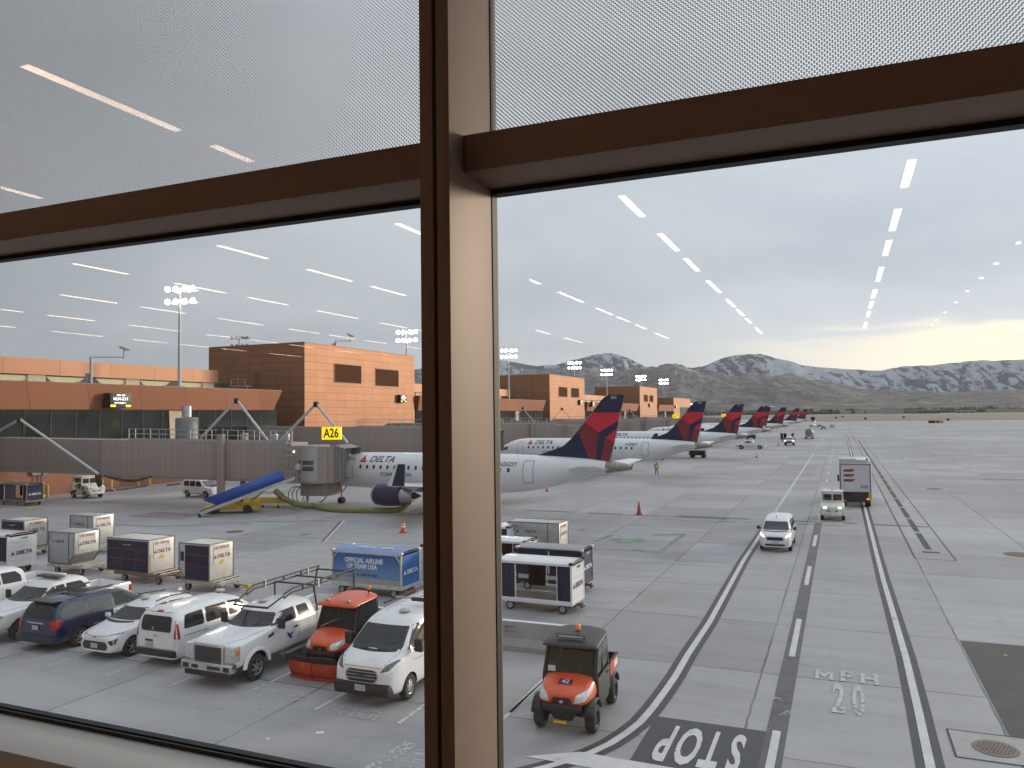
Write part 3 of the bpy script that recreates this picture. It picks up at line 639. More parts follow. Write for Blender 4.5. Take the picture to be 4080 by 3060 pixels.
field_sign(q8(857), 1687.5, 22, 'black taxiway sign at the far edge of the apron', [SB]); field_sign(q8(922), 1687.5, 24, 'orange and red taxiway sign beside the black one', [mat('red sign', (.35, .04, .03), .5), SO])
for i, (x, y, l) in enumerate(((65, 971, 'small dark runway sign farthest left on the dry grass'), (118, 961, 'small dark runway sign up on the dry grass strip, second from the left'), (308, 978, 'dark runway sign on the grass beyond the drain line'), (624, 966, 'small brown runway sign below the arched hangar'), (990, 990, 'low dark runway sign at the right on the runway edge'))): field_sign(q8(x), 1200+y/2.0743, 9, l, [SB])
# ================================================================ THE HALL THE PICTURE IS TAKEN FROM
YG, YF, YT = 1.47, 1.27, 1.331
BRONZE = mat('bronze anodised aluminium', (.26, .18, .135), .55, .08, var=.05, scale=2.5, dirt=(.33, .27, .22), dirt_amt=.25)
BRONZE2 = mat('bronze anodised side', (.40, .33, .27), .38, .45, var=.03, scale=.8)
GASK = mat('black gasket', (.008, .008, .009), .6); SILLM = mat('grey sill', (.60, .59, .56), .55, var=.03)
def glass_mat(name, dots=False):
    m = bpy.data.materials.new(name); t = NT(m); N = t.N; N.remove(t.b); out = N['Material Output']
    tr = t.n('ShaderNodeBsdfTransparent'); tr.inputs[0].default_value = (.955, .965, .960, 1); gl = t.n('ShaderNodeBsdfGlossy'); gl.inputs['Roughness'].default_value = .0; gl.inputs[0].default_value = (1, .97, .93, 1)
    lw = t.n('ShaderNodeLayerWeight'); lw.inputs[0].default_value = .5; rf = t.m('ADD', .042, t.m('MULTIPLY', .958, t.m('POWER', lw.outputs[1], 5.))); mx = t.n('ShaderNodeMixShader'); t.L.new(rf, mx.inputs[0]); t.L.new(tr.outputs[0], mx.inputs[1]); t.L.new(gl.outputs[0], mx.inputs[2]); res = mx.outputs[0]
    if dots:
        tc = t.obj(); sp = t.n('ShaderNodeSeparateXYZ'); t.L.new(tc, sp.inputs[0]); P = .0062
        u = t.m('DIVIDE', sp.outputs[0], P); v = t.m('DIVIDE', sp.outputs[2], P)
        a = t.m('MULTIPLY', t.m('ADD', u, v), .7071); b = t.m('MULTIPLY', t.m('SUBTRACT', u, v), .7071)
        fa = t.m('SUBTRACT', t.m('FRACT', a), .5); fb = t.m('SUBTRACT', t.m('FRACT', b), .5); d = t.m('SQRT', t.m('ADD', t.m('MULTIPLY', fa, fa), t.m('MULTIPLY', fb, fb)))
        k = t.m('LESS_THAN', d, .295); df = t.n('ShaderNodeBsdfDiffuse'); df.inputs[0].default_value = (.42, .44, .46, 1); tl = t.n('ShaderNodeBsdfTranslucent'); tl.inputs[0].default_value = (.30, .33, .36, 1)
        ad = t.n('ShaderNodeMixShader'); ad.inputs[0].default_value = .6; t.L.new(df.outputs[0], ad.inputs[1]); t.L.new(tl.outputs[0], ad.inputs[2])
        m2 = t.n('ShaderNodeMixShader'); t.L.new(k, m2.inputs[0]); t.L.new(res, m2.inputs[1]); t.L.new(ad.outputs[0], m2.inputs[2]); res = m2.outputs[0]
    t.L.new(res, out.inputs[0]); return m
GL, GLD = glass_mat('window glass'), glass_mat('dotted window glass', True)
ZS, ZT0, ZT1, ZC, ZFL = 7.362, 8.618, 8.690, 11.17, 6.55
wt = tag(bpy.data.objects.new('window_wall', None), 'tall window of bronze framed panes, the upper panes with a fine dot pattern', 'window'); col.objects.link(wt)
MX = [-8.34, -6.51, -4.68, -2.85+.335, -.685, 1.145, 2.975, 4.8]
MX = [-.685+1.83*k for k in range(-4, 4)]
for x in MX:
    near = abs(x+.685) < .01
    for s, nm in ((-1, 'mullion'), (1, 'mullion')):
        a, b = (x-.031, x-.004) if s < 0 else (x+.004, x+.031)
        MB().box(a, b, YF, YG+.02, ZS-.9, ZC).build(nm, BRONZE, wt, bevel=.0012)
    MB().box(x-.004, x+.004, YF+.012, YG+.02, ZS-.9, ZC).build('mullion_joint', GASK, wt)
    MB().box(x-.033, x+.033, YG-.012, YG+.012, ZS, ZC).build('gasket', GASK, wt)
for i in range(len(MX)-1):
    a, b = MX[i]+.0315, MX[i+1]-.0315
    MB().box(a, b, YT, YG+.02, ZT0, ZT1).build('transom', BRONZE, wt, bevel=.0012)
    MB().box(a+.002, b-.002, YG-.014, YG+.014, ZT0-.011, ZT0-.0003).build('gasket', GASK, wt)
    MB().box(a, b, YF+.01, YG+.004, ZS-.06, ZS).build('sill', SILLM, wt, bevel=.0015)
    MB().box(a, b, YF+.02, YG+.02, ZFL, ZS-.061).build('sill_panel', BRONZE, wt)
    MB().box(a+.002, b-.002, YG-.030, YG-.024, ZS+.0003, ZS+.010).build('gasket', GASK, wt); MB().box(a+.002, b-.002, YG-.016, YG+.004, ZS+.0003, ZS+.011).build('gasket', GASK, wt)
    MB().box(a, b, YG-.0032, YG+.0032, ZS, ZT0).build('pane', GL, wt); MB().box(a, b, YG-.0032, YG+.0032, ZT1, ZC).build('pane', GLD, wt)['label'] = 'pane with a fine dot pattern'
# room shell behind the camera
DW = mat('hall wall', (.72, .60, .48), .8); DF = mat('hall carpet', (.45, .34, .26), .95); DC = mat('hall ceiling', (.78, .68, .58), .9)
X0, X1, YB = -27.5, 6.5, -34.
tag(MB().box(X0, X1, YB, YG+.4, ZFL-.3, ZFL).build('hall_floor', DF), kind='structure'); tag(MB().box(X0, X1, YB, YG+.02, ZC, ZC+.4).build('hall_ceiling', DC), kind='structure')
tag(MB().box(X0, X1, YB-.3, YB, ZFL, ZC).build('hall_back_wall', DW), kind='structure'); tag(MB().box(X0-.3, X0, YB-.3, YG+.03, 0, ZC+.4).build('hall_side_wall', DW), kind='structure'); tag(MB().box(X1, X1+.3, YB-.3, YG+.03, 0, ZC+.4).build('hall_side_wall', DW), kind='structure')
tag(MB().box(X0, MX[0]-.034, YG-.15, YG+.02, ZFL, ZC).build('hall_front_wall', DW), kind='structure'); tag(MB().box(MX[-1]+.034, X1, YG-.15, YG+.02, ZFL, ZC).build('hall_front_wall', DW), kind='structure')
tag(MB().box(X0, X1, YG-.5, YG-.1, 0, ZFL-.31).build('hall_lower_wall', DW), kind='structure')
LAMP = mat('ceiling lamp diffuser', (1, 1, 1), .5, emit=(1, .70, .52), estr=6.5); LAMPF = mat('lamp housing', (.12, .12, .12), .6)
segs = [(4.36, 6.06), (6.5, 7.15), (8.2, 9.3), (10.35, 11.65), (12.8, 14.4), (15.1, 16.65), (17.85, 19.9), (21.1, 22.8), (23.3, 24.95), (25.6, 27.2), (28.6, 31.0)]
proto = {}
for k in range(8):
    for j, (a, b) in enumerate(segs):
        x = .87-3.565*k
        if k == 1 and j < 3 or k == 0 and j < 3: continue
        if k >= 5 and j < 4: continue
        if j not in proto:
            o = thing('ceiling_light', x, 2.94-b, 0, 'long narrow lit ceiling lamp seen only as a reflection in the window glass', 'ceiling light', 'rows of ceiling lights mirrored in the glass', z=ZC)
            MB().box(-.085, .085, 0, b-a, -.018, -.001).build('housing', LAMPF, o); MB().box(-.054, .054, .02, b-a-.02, -.022, -.0185).build('diffuser', LAMP, o); proto[j] = o
        else:
            c = copy_tree(proto[j]); c.location = (x, 2.94-b, ZC)
for k, (vy) in enumerate((16.45, 18.6, 20.5, 22.6, 24.8, 27.2, 29.4, 31.)):
    o = thing('ceiling_spotlight', 3.04, 2.94-vy, 0, 'small round ceiling spotlight mirrored in the glass at the right', 'ceiling light', 'small ceiling lamps mirrored at the right', z=ZC)
    MB().lathe([(.045, -.001), (.045, -.03), (.001, -.03)], 'z', n=12).build('diffuser', LAMP, o)
# ================================================================ TERMINAL
def clad(name, c, pw, ph, rough=.55, line=.03, metal=.0, var=.10, slant=0.):
    m = bpy.data.materials.new(name); t = NT(m); tc = t.obj(); sep = t.n('ShaderNodeSeparateXYZ'); t.L.new(tc, sep.inputs[0]); u = t.m('ADD', sep.outputs[0], sep.outputs[1]); v = sep.outputs[2]
    if slant: u = t.m('ADD', u, t.m('MULTIPLY', v, slant))
    def ln(c_, p):
        f = t.m('FRACT', t.m('DIVIDE', c_, p)); d = t.m('MULTIPLY', t.m('MINIMUM', f, t.m('SUBTRACT', 1., f)), p); return t.rng(d, line, line*2.2, 1., 0.)
    cb = t.n('ShaderNodeCombineXYZ'); t.L.new(t.m('FLOOR', t.m('DIVIDE', u, pw)), cb.inputs[0]); t.L.new(t.m('FLOOR', t.m('DIVIDE', v, ph)), cb.inputs[1]); wn = t.n('ShaderNodeTexWhiteNoise', noise_dimensions='2D'); t.L.new(cb.outputs[0], wn.inputs[0])
    n = t.noise(tc, .35, 5); f = t.m('ADD', t.m('MULTIPLY', wn.outputs[0], .6), t.m('MULTIPLY', n, .4))
    cc = t.mix(f, tuple(x*(1-var) for x in c), tuple(x*(1+var) for x in c)); L_ = t.m('MAXIMUM', ln(u, pw), ln(v, ph)); cc = t.mix(t.m('MULTIPLY', L_, .55), cc, tuple(x*.3 for x in c))
    t.put(t.b.inputs['Base Color'], cc); t.b.inputs['Roughness'].default_value = rough; t.b.inputs['Specular IOR Level'].default_value = .2; t.b.inputs['Metallic'].default_value = metal; return m
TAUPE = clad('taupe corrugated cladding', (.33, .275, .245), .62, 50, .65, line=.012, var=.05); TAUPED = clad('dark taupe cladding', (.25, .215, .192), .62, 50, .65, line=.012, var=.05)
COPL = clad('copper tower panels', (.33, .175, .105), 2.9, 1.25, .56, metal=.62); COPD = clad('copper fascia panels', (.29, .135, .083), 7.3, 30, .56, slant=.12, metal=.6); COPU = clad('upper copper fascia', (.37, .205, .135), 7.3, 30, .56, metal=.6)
def brick_mat():
    m = bpy.data.materials.new('brick wall'); t = NT(m); tc = t.obj(); sep = t.n('ShaderNodeSeparateXYZ'); t.L.new(tc, sep.inputs[0]); cb = t.n('ShaderNodeCombineXYZ'); t.L.new(t.m('ADD', sep.outputs[0], sep.outputs[1]), cb.inputs[0]); t.L.new(sep.outputs[2], cb.inputs[1])
    b = t.n('ShaderNodeTexBrick'); t.L.new(cb.outputs[0], b.inputs[0]); b.inputs['Scale'].default_value = 1.; b.inputs['Brick Width'].default_value = .4; b.inputs['Row Height'].default_value = .2; b.inputs['Mortar Size'].default_value = .012
    b.inputs['Color1'].default_value = (.36, .16, .10, 1); b.inputs['Color2'].default_value = (.30, .125, .075, 1); b.inputs['Mortar'].default_value = (.25, .17, .12, 1); t.put(t.b.inputs['Base Color'], t.mix(t.rng(t.noise(tc, .3, 5), .4, .7, 0, .35), b.outputs[0], (.17, .10, .07))); t.b.inputs['Roughness'].default_value = .85; return m
BRICK = brick_mat(); CURT = mat('green tinted glazing', (.020, .030, .030), .05, var=.6, scale=.3, spec=.5); CLER = mat('clerestory glazing', (.055, .060, .052), .1, var=.4, scale=.2, spec=.7)
CEILIN = mat('lit soffit seen through the glass', (.40, .38, .22), .6, emit=(.52, .48, .27), estr=.18); PIER = mat('beige pier', (.52, .42, .30), .7); SOFF = mat('dark soffit', (.05, .045, .04), .8)
def hall_section(y0, y1, label, xf=-80., full=True):
    o = thing('terminal_concourse', 0, 0, 0, label, 'building', 'airport concourse buildings')
    MB().box(-104, xf-1, y0, y1, 0, 4.4).build('lower_wall', BRICK, o); MB().box(-104, xf-1.3, y0, y1, 4.4, 12.45).build('core', SOFF, o)
    mb = MB(); mb.add([(xf-1.25, y, z) for y in (y0, y1) for z in (4.4, 9.5)]+[(xf-1.05, y, z) for y in (y0, y1) for z in (4.4, 9.5)], [(4, 6, 7, 5)]); mb.build('glazing', CURT, o)
    k = y0+3
    mb = MB()
    while k < y1-1: mb.box(xf-1.06, xf-.98, k-.05, k+.05, 4.4, 9.5); k += 3.1
    mb.build('glazing_bars', BLACK, o)
    mb = MB()
    for k in [y1-21.]: mb.add([(xf-.9, k, 4.4), (xf-.9, k+1.6, 4.4), (xf-.9, k+2.2, 9.4), (xf-.9, k-.3, 9.4), (xf-1.02, k, 4.4), (xf-1.02, k+1.6, 4.4), (xf-1.02, k+2.2, 9.4), (xf-1.02, k-.3, 9.4)], [(0, 1, 2, 3), (0, 3, 7, 4), (1, 5, 6, 2)])
    mb.build('pier', PIER, o)
    p = [(xf-1.35, 9.5), (xf-.55, 9.5), (xf, 12.5), (xf-1.35, 12.5)]; mb = MB(); n = 4
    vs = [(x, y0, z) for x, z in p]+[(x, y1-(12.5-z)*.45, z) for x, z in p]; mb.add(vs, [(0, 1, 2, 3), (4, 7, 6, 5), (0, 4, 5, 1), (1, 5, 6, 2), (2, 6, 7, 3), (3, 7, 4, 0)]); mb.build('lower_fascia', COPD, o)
    MB().box(xf-10.5, xf-.02, y0, y1, 12.46, 12.55).build('terrace_roof', GREYM, o)
    MB().box(-120, xf-10.5, y0, y1-3, 12.5, 13.9).build('clerestory_core', SOFF, o)
    mb = MB().box(xf-10.48, xf-10.42, y0, y1, 12.56, 13.85); mb.build('clerestory_glazing', CLER, o)
    for k in np.arange(y0+2, y1-5, 14.): MB().box(xf-10.38, xf-10.2, k, k+2.3, 12.56, 13.85).build('clerestory_pier', PIER, o)
    mb = MB()
    for k in np.arange(y0+4.5, y1-8, 7.): mb.prism([(k, 13.75), (k+.6, 13.2), (k+2.5, 12.95), (k+4.6, 13.25), (k+5.4, 13.75)], xf-10.419, xf-10.405, 'yz')
    mb.build('lit_ceiling_vault', CEILIN, o)
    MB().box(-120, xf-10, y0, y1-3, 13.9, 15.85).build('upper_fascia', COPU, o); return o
T1 = hall_section(20, 98, 'long copper clad terminal hall with dark green glazing behind the nearest jet bridge')
T2 = hall_section(141.2, 216, 'copper terminal wing between the nearest tower block and the second one')
T3 = hall_section(257.5, 331, 'far copper terminal wing between the second and third tower blocks'); T4 = hall_section(372.5, 410, 'farthest copper terminal wing beyond the third tower block')
LOUV = bpy.data.materials.new('brown louvre'); _t = NT(LOUV); _s = _t.n('ShaderNodeSeparateXYZ'); _t.L.new(_t.obj(), _s.inputs[0]); _f = _t.m('FRACT', _t.m('DIVIDE', _s.outputs[2], .22)); _t.b.inputs['Roughness'].default_value = .95; _t.b.inputs['Specular IOR Level'].default_value = .05; _t.put(_t.b.inputs['Base Color'], _t.mix(_t.rng(_f, .3, .7), (.045, .020, .012), (.17, .085, .05)))
def tower(y0, y1, zt, label, louv, x1=-81., x0=-101.4):
    o = thing('terminal_tower', x1, y0, 0, label, 'building', 'copper tower blocks of the terminal'); D = y1-y0
    MB().box(x0-x1, 0, 0, D, 4.4, zt).build('wall', COPL, o); MB().box(x0-x1+.15, -.15, .15, D-.15, 0, 4.38).build('base', BRICK, o)
    MB().box(x0-x1-.06, .06, -.06, D+.06, zt, zt+.18).build('parapet', mat('copper coping', (.30, .13, .07), .5), o)
    for a, b, c, d in louv:
        l = MB().box(.002, .05, a, b, c, d).build('louvre', LOUV, o); MB().box(.001, .07, a-.12, a, c-.1, d+.1).box(.001, .07, b, b+.12, c-.1, d+.1).box(.001, .07, a, b, d, d+.1).box(.001, .07, a, b, c-.1, c).build('louvre_frame', mat('copper trim', (.25, .11, .06), .5), l)
    return o
b1 = tower(104.8, 140.7, 20.6, 'nearest copper tower block with two brown louvres and a sunlit side', [(8.2, 16.4, 14.4, 17.6), (21.2, 29.5, 14.2, 17.4)])
b2 = tower(222, 257, 20.5, 'second copper tower block with two louvres above the first tail fin', [(8.2, 16.4, 14.0, 17.0), (20.4, 28.5, 14.0, 17.0)])
b3 = tower(337, 372, 20.3, 'third copper tower block behind the second tail fin', [(7.6, 15.2, 13.8, 16.8), (18.6, 26.5, 13.8, 16.8)]); b4 = tower(412, 462, 16.5, 'farthest low copper tower block with a green glazed corner', [])
MB().box(.001, .1, 17, 50, 6, 11.7).build('glazing', mat('green end glazing', (.10, .14, .12), .2), b4)
# roof door, steps and small machines
st = thing('roof_stair', -93, 98.4, 0, 'grey steel steps and landing in front of the dark tower wall', 'stairs')
mb = MB(); mb.box(0, 5.5, 0, 1.2, 13.35, 13.55); [mb.box(-1.4+k*.35, -1.05+k*.35, 0, 1.2, 12.6+k*.19, 12.66+k*.19) for k in range(4)]; [mb.beam((x, .6, 12.56), (x, .6, 13.4), .1) for x in (.3, 2.7, 5.2)]; mb.build('landing', STEEL, st)
mb = MB(); [mb.tube([(-1.4, y, 12.6), (-1.4, y, 13.7), (0, y, 14.7), (.1, y, 14.7)], .045, 6) for y in (0, 1.2)]; [mb.tube([(x, 0, 13.5), (x, 0, 14.6)], .04, 6) for x in (2.5, 3.8, 5.4)]; mb.tube([(2.5, 0, 14.6), (5.4, 0, 14.6)], .04, 6); mb.tube([(2.5, 0, 14.05), (5.4, 0, 14.05)], .03, 6); mb.build('handrail', STEEL, st)
MB().box(1.5, 2.7, 6.31, 6.4-.0, 13.6, 16.1).build('door', mat('brown steel door', (.17, .085, .06), .6), st)
def camera_post(x, y, z, h, arm, label, cat='camera'):
    o = thing('roof_camera', x, y, 0, label, cat, 'camera masts on the roofs', z=z); MB().tube([(0, 0, 0), (0, 0, h)], .16, 8).tube([(0, 0, h), (arm[0], arm[1], h+.15)], .10, 8).tube([(arm[0], arm[1], h-.1), (arm[0], arm[1], h+1.2)], .09, 8).build('mast', STEEL, o, 30)
    MB().tube([(arm[0]-.3, arm[1]-.4, h+1.5), (arm[0]+.35, arm[1]+.5, h+1.1)], [.28, .22], 10).build('camera_head', DIRTYW, o, 30)
    MB().box(-.5, -.2, -.4, .2, 0, 1.3).build('control_box', GREYM, o)
camera_post(-82.5, 66.4, 12.55, 3.3, (1.2, 3.6), 'grey bent mast with a camera on the terminal terrace, left part of the photo'); camera_post(-86, 120.5, 20.7, 1.8, (1.0, 3.2), 'small bent camera mast on top of the sunlit tower block')
r = ray(183, 1700); 
# electronic gate displays
def display(x, y, z, wd, hh, label, big=False, yaw=0):
    o = thing('gate_display', x, y, yaw, label, 'display screen', 'electronic gate displays on the terminal', z=z)
    MB().box(-1.3, 0, -wd/2, wd/2, 0, hh).build('case', mat('display case', (.03, .022, .02), .5), o, bevel=.03)
    F_ = lambda s, u, v, sz, m_: text(s, (.0, 0, 0), (0, 1, 0), (0, 0, 1), sz, m_, o, ext=.002).data.transform(Matrix.Translation((.006, u, v)))
    F_('HLN-2:11' if big else 'GDF-2:35', 0, hh*.60, hh*.30, LED); F_('2000  5425', 0, hh*.85, hh*.15, LED); F_('FWD KEOBI 17', -wd*.04, hh*.32, hh*.14, LED)
    for u in (-.36, .36): MB().box(.004, .01, u*wd-.25*wd/2, u*wd+.22*wd/2, hh*.06, hh*.2).build('yellow_bar', LEDY, o)
def xy_on(px, X): r = ray(px, 1650); return r[1]/r[0]*X
display(-79.2, xy_on(482, -79.2), 9.7, 3.0, 1.75, 'lit gate display board on the copper fascia above the glazing', True)
display(-80.2, xy_on(800+1790/2.212, -80.2), 11.1, 2.3, 1.5, 'lit gate display at the right end of the nearest tower block')
display(-80.2, xy_on(1900+925/2.212, -80.2), 11.6, 2.3, 1.6, 'lit gate display on the second tower block'); display(-79.2, xy_on(1900+1030/2.212, -79.2), 11.0, 2.3, 1.6, 'lit gate display on the wing right of the second tower block'); display(-80.2, xy_on(1900+1535/2.212, -80.2), 11.4, 2.3, 1.6, 'small lit gate display on the third tower block'); display(-79.5, xy_on(1900+1760/2.212, -79.5), 11.0, 2.3, 1.6, 'smallest gate display, on the farthest tower block')
# wall boxes, bollards and kerbs by the brick wall
for (px, py, l) in ((322, 1245, 'left one of three grey boxes high on the brick wall'), (368, 1243, 'middle one of three boxes on the brick wall, with a round dial'), (398, 1243, 'right one of three grey boxes on the brick wall')):
    yy = xy_on(px/2.212, -80.6); o = thing('wall_box', -80.98, yy, 0, l, 'electrical box', 'boxes on the brick wall', z=2.35); MB().box(0, .3, -.35, .35, 0, .75).build('case', GREYM, o, bevel=.03); MB().tube([(.1, 0, 0), (.1, 0, -1.6)], .04, 6).build('conduit', STEEL, o); MB().lathe([(.13, .301), (.13, .32), (.001, .32)], 'x', (0, 0, .4), 12).build('dial', DIRTYW if px == 368 else GREYM, o)
bp = None
for i, ((x, y), l) in enumerate(zip([z3(416, 1402), z3(897, 1345), z3(980, 1340), z3(1220, 1305), z3(1320, 1300)], ['yellow bollard standing alone near the brick wall', 'yellow bollard right beside the white tug by the wall', 'second yellow bollard right of the white tug', 'yellow bollard in the middle of the kerb blocks under the bridge', 'yellow bollard farthest right under the jet bridge'])):
    if bp is None:
        bp = thing('bollard', x, y, 0, l, 'bollard', 'yellow bollards along the brick wall'); MB().lathe([(.16, 0), (.16, 1.25), (.13, 1.36), (.05, 1.42), (.001, 1.43)], 'z', n=16).build('post', YEL, bp, 40)
    else: again(bp, x, y, 0, l)
for i, (a, b) in enumerate((((905, 1348), (1000, 1342)), ((1035, 1338), (1110, 1330)), ((1115, 1328), (1195, 1318)), ((1200, 1314), (1290, 1303)), ((1480, 1297), (1580, 1285)))):
    p, q = Vector((*z3(*a), 0)), Vector((*z3(*b), 0)); o = MB(); n = 6
    for k in range(n): o.beam(p.lerp(q, (k+.04)/n)+Vector((0, 0, .1)), p.lerp(q, (k+.96)/n)+Vector((0, 0, .1)), .3, .2)
    tag(o.build('wheel_stop', mat('black and white kerb block', (.10, .10, .10), .7, var=.9, scale=.9)), ['leftmost of five dark kerb blocks, beside the white tug', 'dark kerb block second from the left along the brick wall', 'middle one of five dark kerb blocks along the brick wall', 'dark kerb block second from the right, near a yellow bollard', 'rightmost of five dark kerb blocks under the jet bridge'][i], 'kerb block', 'kerb blocks along the wall')
# ---------------------------------------------------------------- jet bridges
def bridge(A, B, zA, zB, label, sign=None, near=False, tank=False, z_th=3.45, aframes=(), first=.42, group='jet bridges at the gates'):
    """A: terminal end, B: cab end (world x,y of the centre line)"""
    A, B = Vector(A), Vector(B); L_ = (B-A).length; ang = math.degrees(math.atan2(B.y-A.y, B.x-A.x)); o = thing('jet_bridge', A.x, A.y, ang, label, 'jet bridge', group)
    cabL = 5.0; Lt = L_-cabL; W = 1.55; zf = lambda s: zA+(zB-zA)*s/L_; ls = Lt*first
    def tun(s0, s1, w, th, nm, m, dz=0.):
        mb = MB(); vs = []
        for s_ in (s0, s1):
            z0 = zf(s_)+dz
            for y_, z_ in ((-w, z0), (w, z0), (w, z0+th), (-w, z0+th)): vs.append((s_, y_, z_))
        mb.add(vs, [(0, 1, 2, 3), (7, 6, 5, 4), (0, 4, 5, 1), (1, 5, 6, 2), (2, 6, 7, 3), (3, 7, 4, 0)]); return mb.build(nm, m, o, bevel=.03)
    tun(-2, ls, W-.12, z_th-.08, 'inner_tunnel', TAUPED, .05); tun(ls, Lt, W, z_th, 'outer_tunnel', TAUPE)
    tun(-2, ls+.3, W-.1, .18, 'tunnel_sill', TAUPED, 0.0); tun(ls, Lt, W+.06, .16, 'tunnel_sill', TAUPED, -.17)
    # cab: rounded drum with corrugated door
    zc0, zc1 = zf(L_)-.1, zf(L_)+z_th-.15; xc = Lt+2.3
    MB().box(Lt-.05, xc, -W-.05, W+.05, zc0, zc1).build('cab', TAUPE, o, bevel=.05)
    MB().lathe([(1.9, zc0+.02), (1.9, zc1-.06)], 'z', (xc, -.35, 0), 32).build('cab_drum', TAUPE, o, 30)
    if near:
        t = []; R_ = 1.93
        for k in range(9): a = math.radians(-128+k*7); t.append((xc+R_*math.cos(a), -.35+R_*math.sin(a)))
        mb = MB(); n = len(t); mb.add([(x, y, z) for x, y in t for z in (zc0+.2, zc1-.1)], [(2*k, 2*k+2, 2*k+3, 2*k+1) for k in range(n-1)]); mb.build('roller_door', mat('light grey roller door', (.40, .41, .42), .45, .3, var=.06), o, 40)
        mb = MB(); t2 = [t[2], t[4], t[6]]
        for z in (1.15, 1.7): mb.add([(xc+(R_+.012)*math.cos(math.radians(a)), -.35+(R_+.012)*math.sin(math.radians(a)), zc0+z+dz) for a in (-120, -110, -100, -90, -82) for dz in (0, .4)], [(2*k, 2*k+2, 2*k+3, 2*k+1) for k in range(4)])
        mb.build('door_window', GLASSL, o)
    mb = MB(); mb.box(xc+.6, xc+2.0, -1.75, 1.5, zc0+.05, zc1-.1); mb.build('cab_head', TAUPE, o, bevel=.06)
    # folding canopy
    mb = MB(); n = 7; vs = []
    for k in range(n+1):
        x = xc+2.0+k*.16; e = .09 if k % 2 else 0; zt = zc1+.02-k*.05+e; y_ = 1.7+e-k*.02; vs += [(x, -y_, zc0+.2+k*.03), (x, -y_, zt), (x, y_, zt), (x, y_, zc0+.2+k*.03)]
    fs = []
    for k in range(n):
        for j in range(3): fs.append((k*4+j, k*4+j+1, k*4+5+j, k*4+4+j))
    mb.add(vs, fs); mb.build('bellows_canopy', mat('grey bellows fabric', (.19, .195, .2), .8, var=.25, scale=3), o)
    if near:
        mb = MB(); [mb.beam((Lt-.5, -W-.1-d, z), (Lt+1.0, -W-.1-d, z), .04) for d in (.0, .75) for z in (zc0+.1, zc0+.6, zc0+1.1)]; [mb.beam((x_, -W-.1-d, zc0+.1), (x_, -W-.1-d, zc0+1.1), .045) for x_ in (Lt-.5, Lt+.25, Lt+1.0) for d in (0., .75)]; mb.box(Lt-.5, Lt+1.0, -W-.88, -W-.08, zc0+.04, zc0+.09); mb.build('service_balcony', STEEL, o)
        mb = MB(); [mb.tube([(x_, -W-.35, zc0+1.6), (x_, -W-.35, zc1+1.3)], .03, 6) for x_ in (Lt-.35, Lt+.15)]; [mb.tube([(Lt-.35, -W-.35, z), (Lt+.15, -W-.35, z)], .02, 6) for z in np.arange(zc0+1.7, zc1+1.2, .3)]
        for z in np.arange(zc0+2.0, zc1+1.3, .55): mb.tube([(Lt-.1+.45*math.cos(t), -W-.55+.4*math.sin(t), z) for t in np.linspace(0, 2*math.pi, 10)], .02, 5, cap=False)
        mb.build('service_ladder', STEEL, o)
        MB().box(Lt+.75, Lt+1.15, -W-.09, -W-.055, zc0+.9, zc0+2.1).build('side_window', GLASS, o); MB().lathe([(.30, -W-.08), (.30, -W-.14), (.20, -W-.16), (.001, -W-.15)], 'y', (Lt+.7, 0, zc0+1.5), 18).build('round_lamp', CREAM, o, 30); MB().box(Lt+.2, Lt+.32, -W-.12, -W-.06, zc0+2.8, zc0+2.95).build('wall_lamp', LITL, o)
        MB().box(Lt-.8, Lt-.3, -W-.02, -W+.25, zc1+.5, zc1+1.1).box(Lt-2., Lt-1.5, -W-.02, -W+.25, zc1+.5, zc1+1.1).build('electric_box', ALU, o, bevel=.02)
    MB().box(xc-1.4, xc+1.3, -1.6, 1.2, zc0-1.15, zc0-.02).build('equipment_box', TAUPED, o, bevel=.04) if near else None
    # lift column and bogie
    sc_ = Lt*.80 if near else Lt*.85; zt = zf(sc_)
    for s in (-1, 1): c_ = MB().box(sc_-.3, sc_+.3, s*(W+.12), s*(W+.62), 1.1, zt+z_th+.75).build('lift_column', TAUPE, o, bevel=.03)
    if near: MB().box(sc_-.2, sc_+.2, -W-.55, -W-.2, zt+z_th+.75, zt+z_th+1.25).build('column_motor', DARKSTEEL, o, bevel=.05)
    MB().box(sc_-.35, sc_+.35, -W-.6, W+.6, .55, 1.1).build('cross_beam', RUST if near else TAUPED, o)
    for s in (-1, 1): MB().lathe([(.55, -.22), (.55, .22)], 'y', (sc_, s*1.0, .55), 20).build('bogie_wheel', RUB, o, 30)
    # railing on the roof
    def rail(s0, s1, y_, nm='railing'):
        mb = MB(); n = max(1, int((s1-s0)/1.55))
        for k in range(n+1):
            s_ = s0+(s1-s0)*k/n; z0 = zf(s_)+z_th; mb.beam((s_, y_, z0), (s_, y_, z0+1.1), .055)
        for hh in (1.08, .6): mb.beam((s0, y_, zf(s0)+z_th+hh), (s1, y_, zf(s1)+z_th+hh), .05)
        mb.beam((s0, y_, zf(s0)+z_th+.08), (s1, y_, zf(s1)+z_th+.08), .03, .2); return mb.build(nm, STEEL, o)
    rail(ls+3., Lt-.5, -W+.1); rail(ls+3., Lt-.5, -W+1.0)
    MB().box(-1, .9, -W, -W, 0, 0) if False else None
    for (s_, h_) in aframes:
        z0 = zf(s_)+z_th; mb = MB(); mb.tube([(s_-2.6, -.4, z0), (s_, -.4, z0+h_)], .10, 8).tube([(s_+2.6, -.4, z0), (s_, -.4, z0+h_)], .10, 8); st_ = mb.build('strut', mat('pale steel tube', (.50, .52, .53), .4, .3), o, 30)
        MB().box(s_-.3, s_+.3, -.7, -.1, z0+h_-.35, z0+h_+.3).build('pulley_head', DARKSTEEL, st_, bevel=.05)
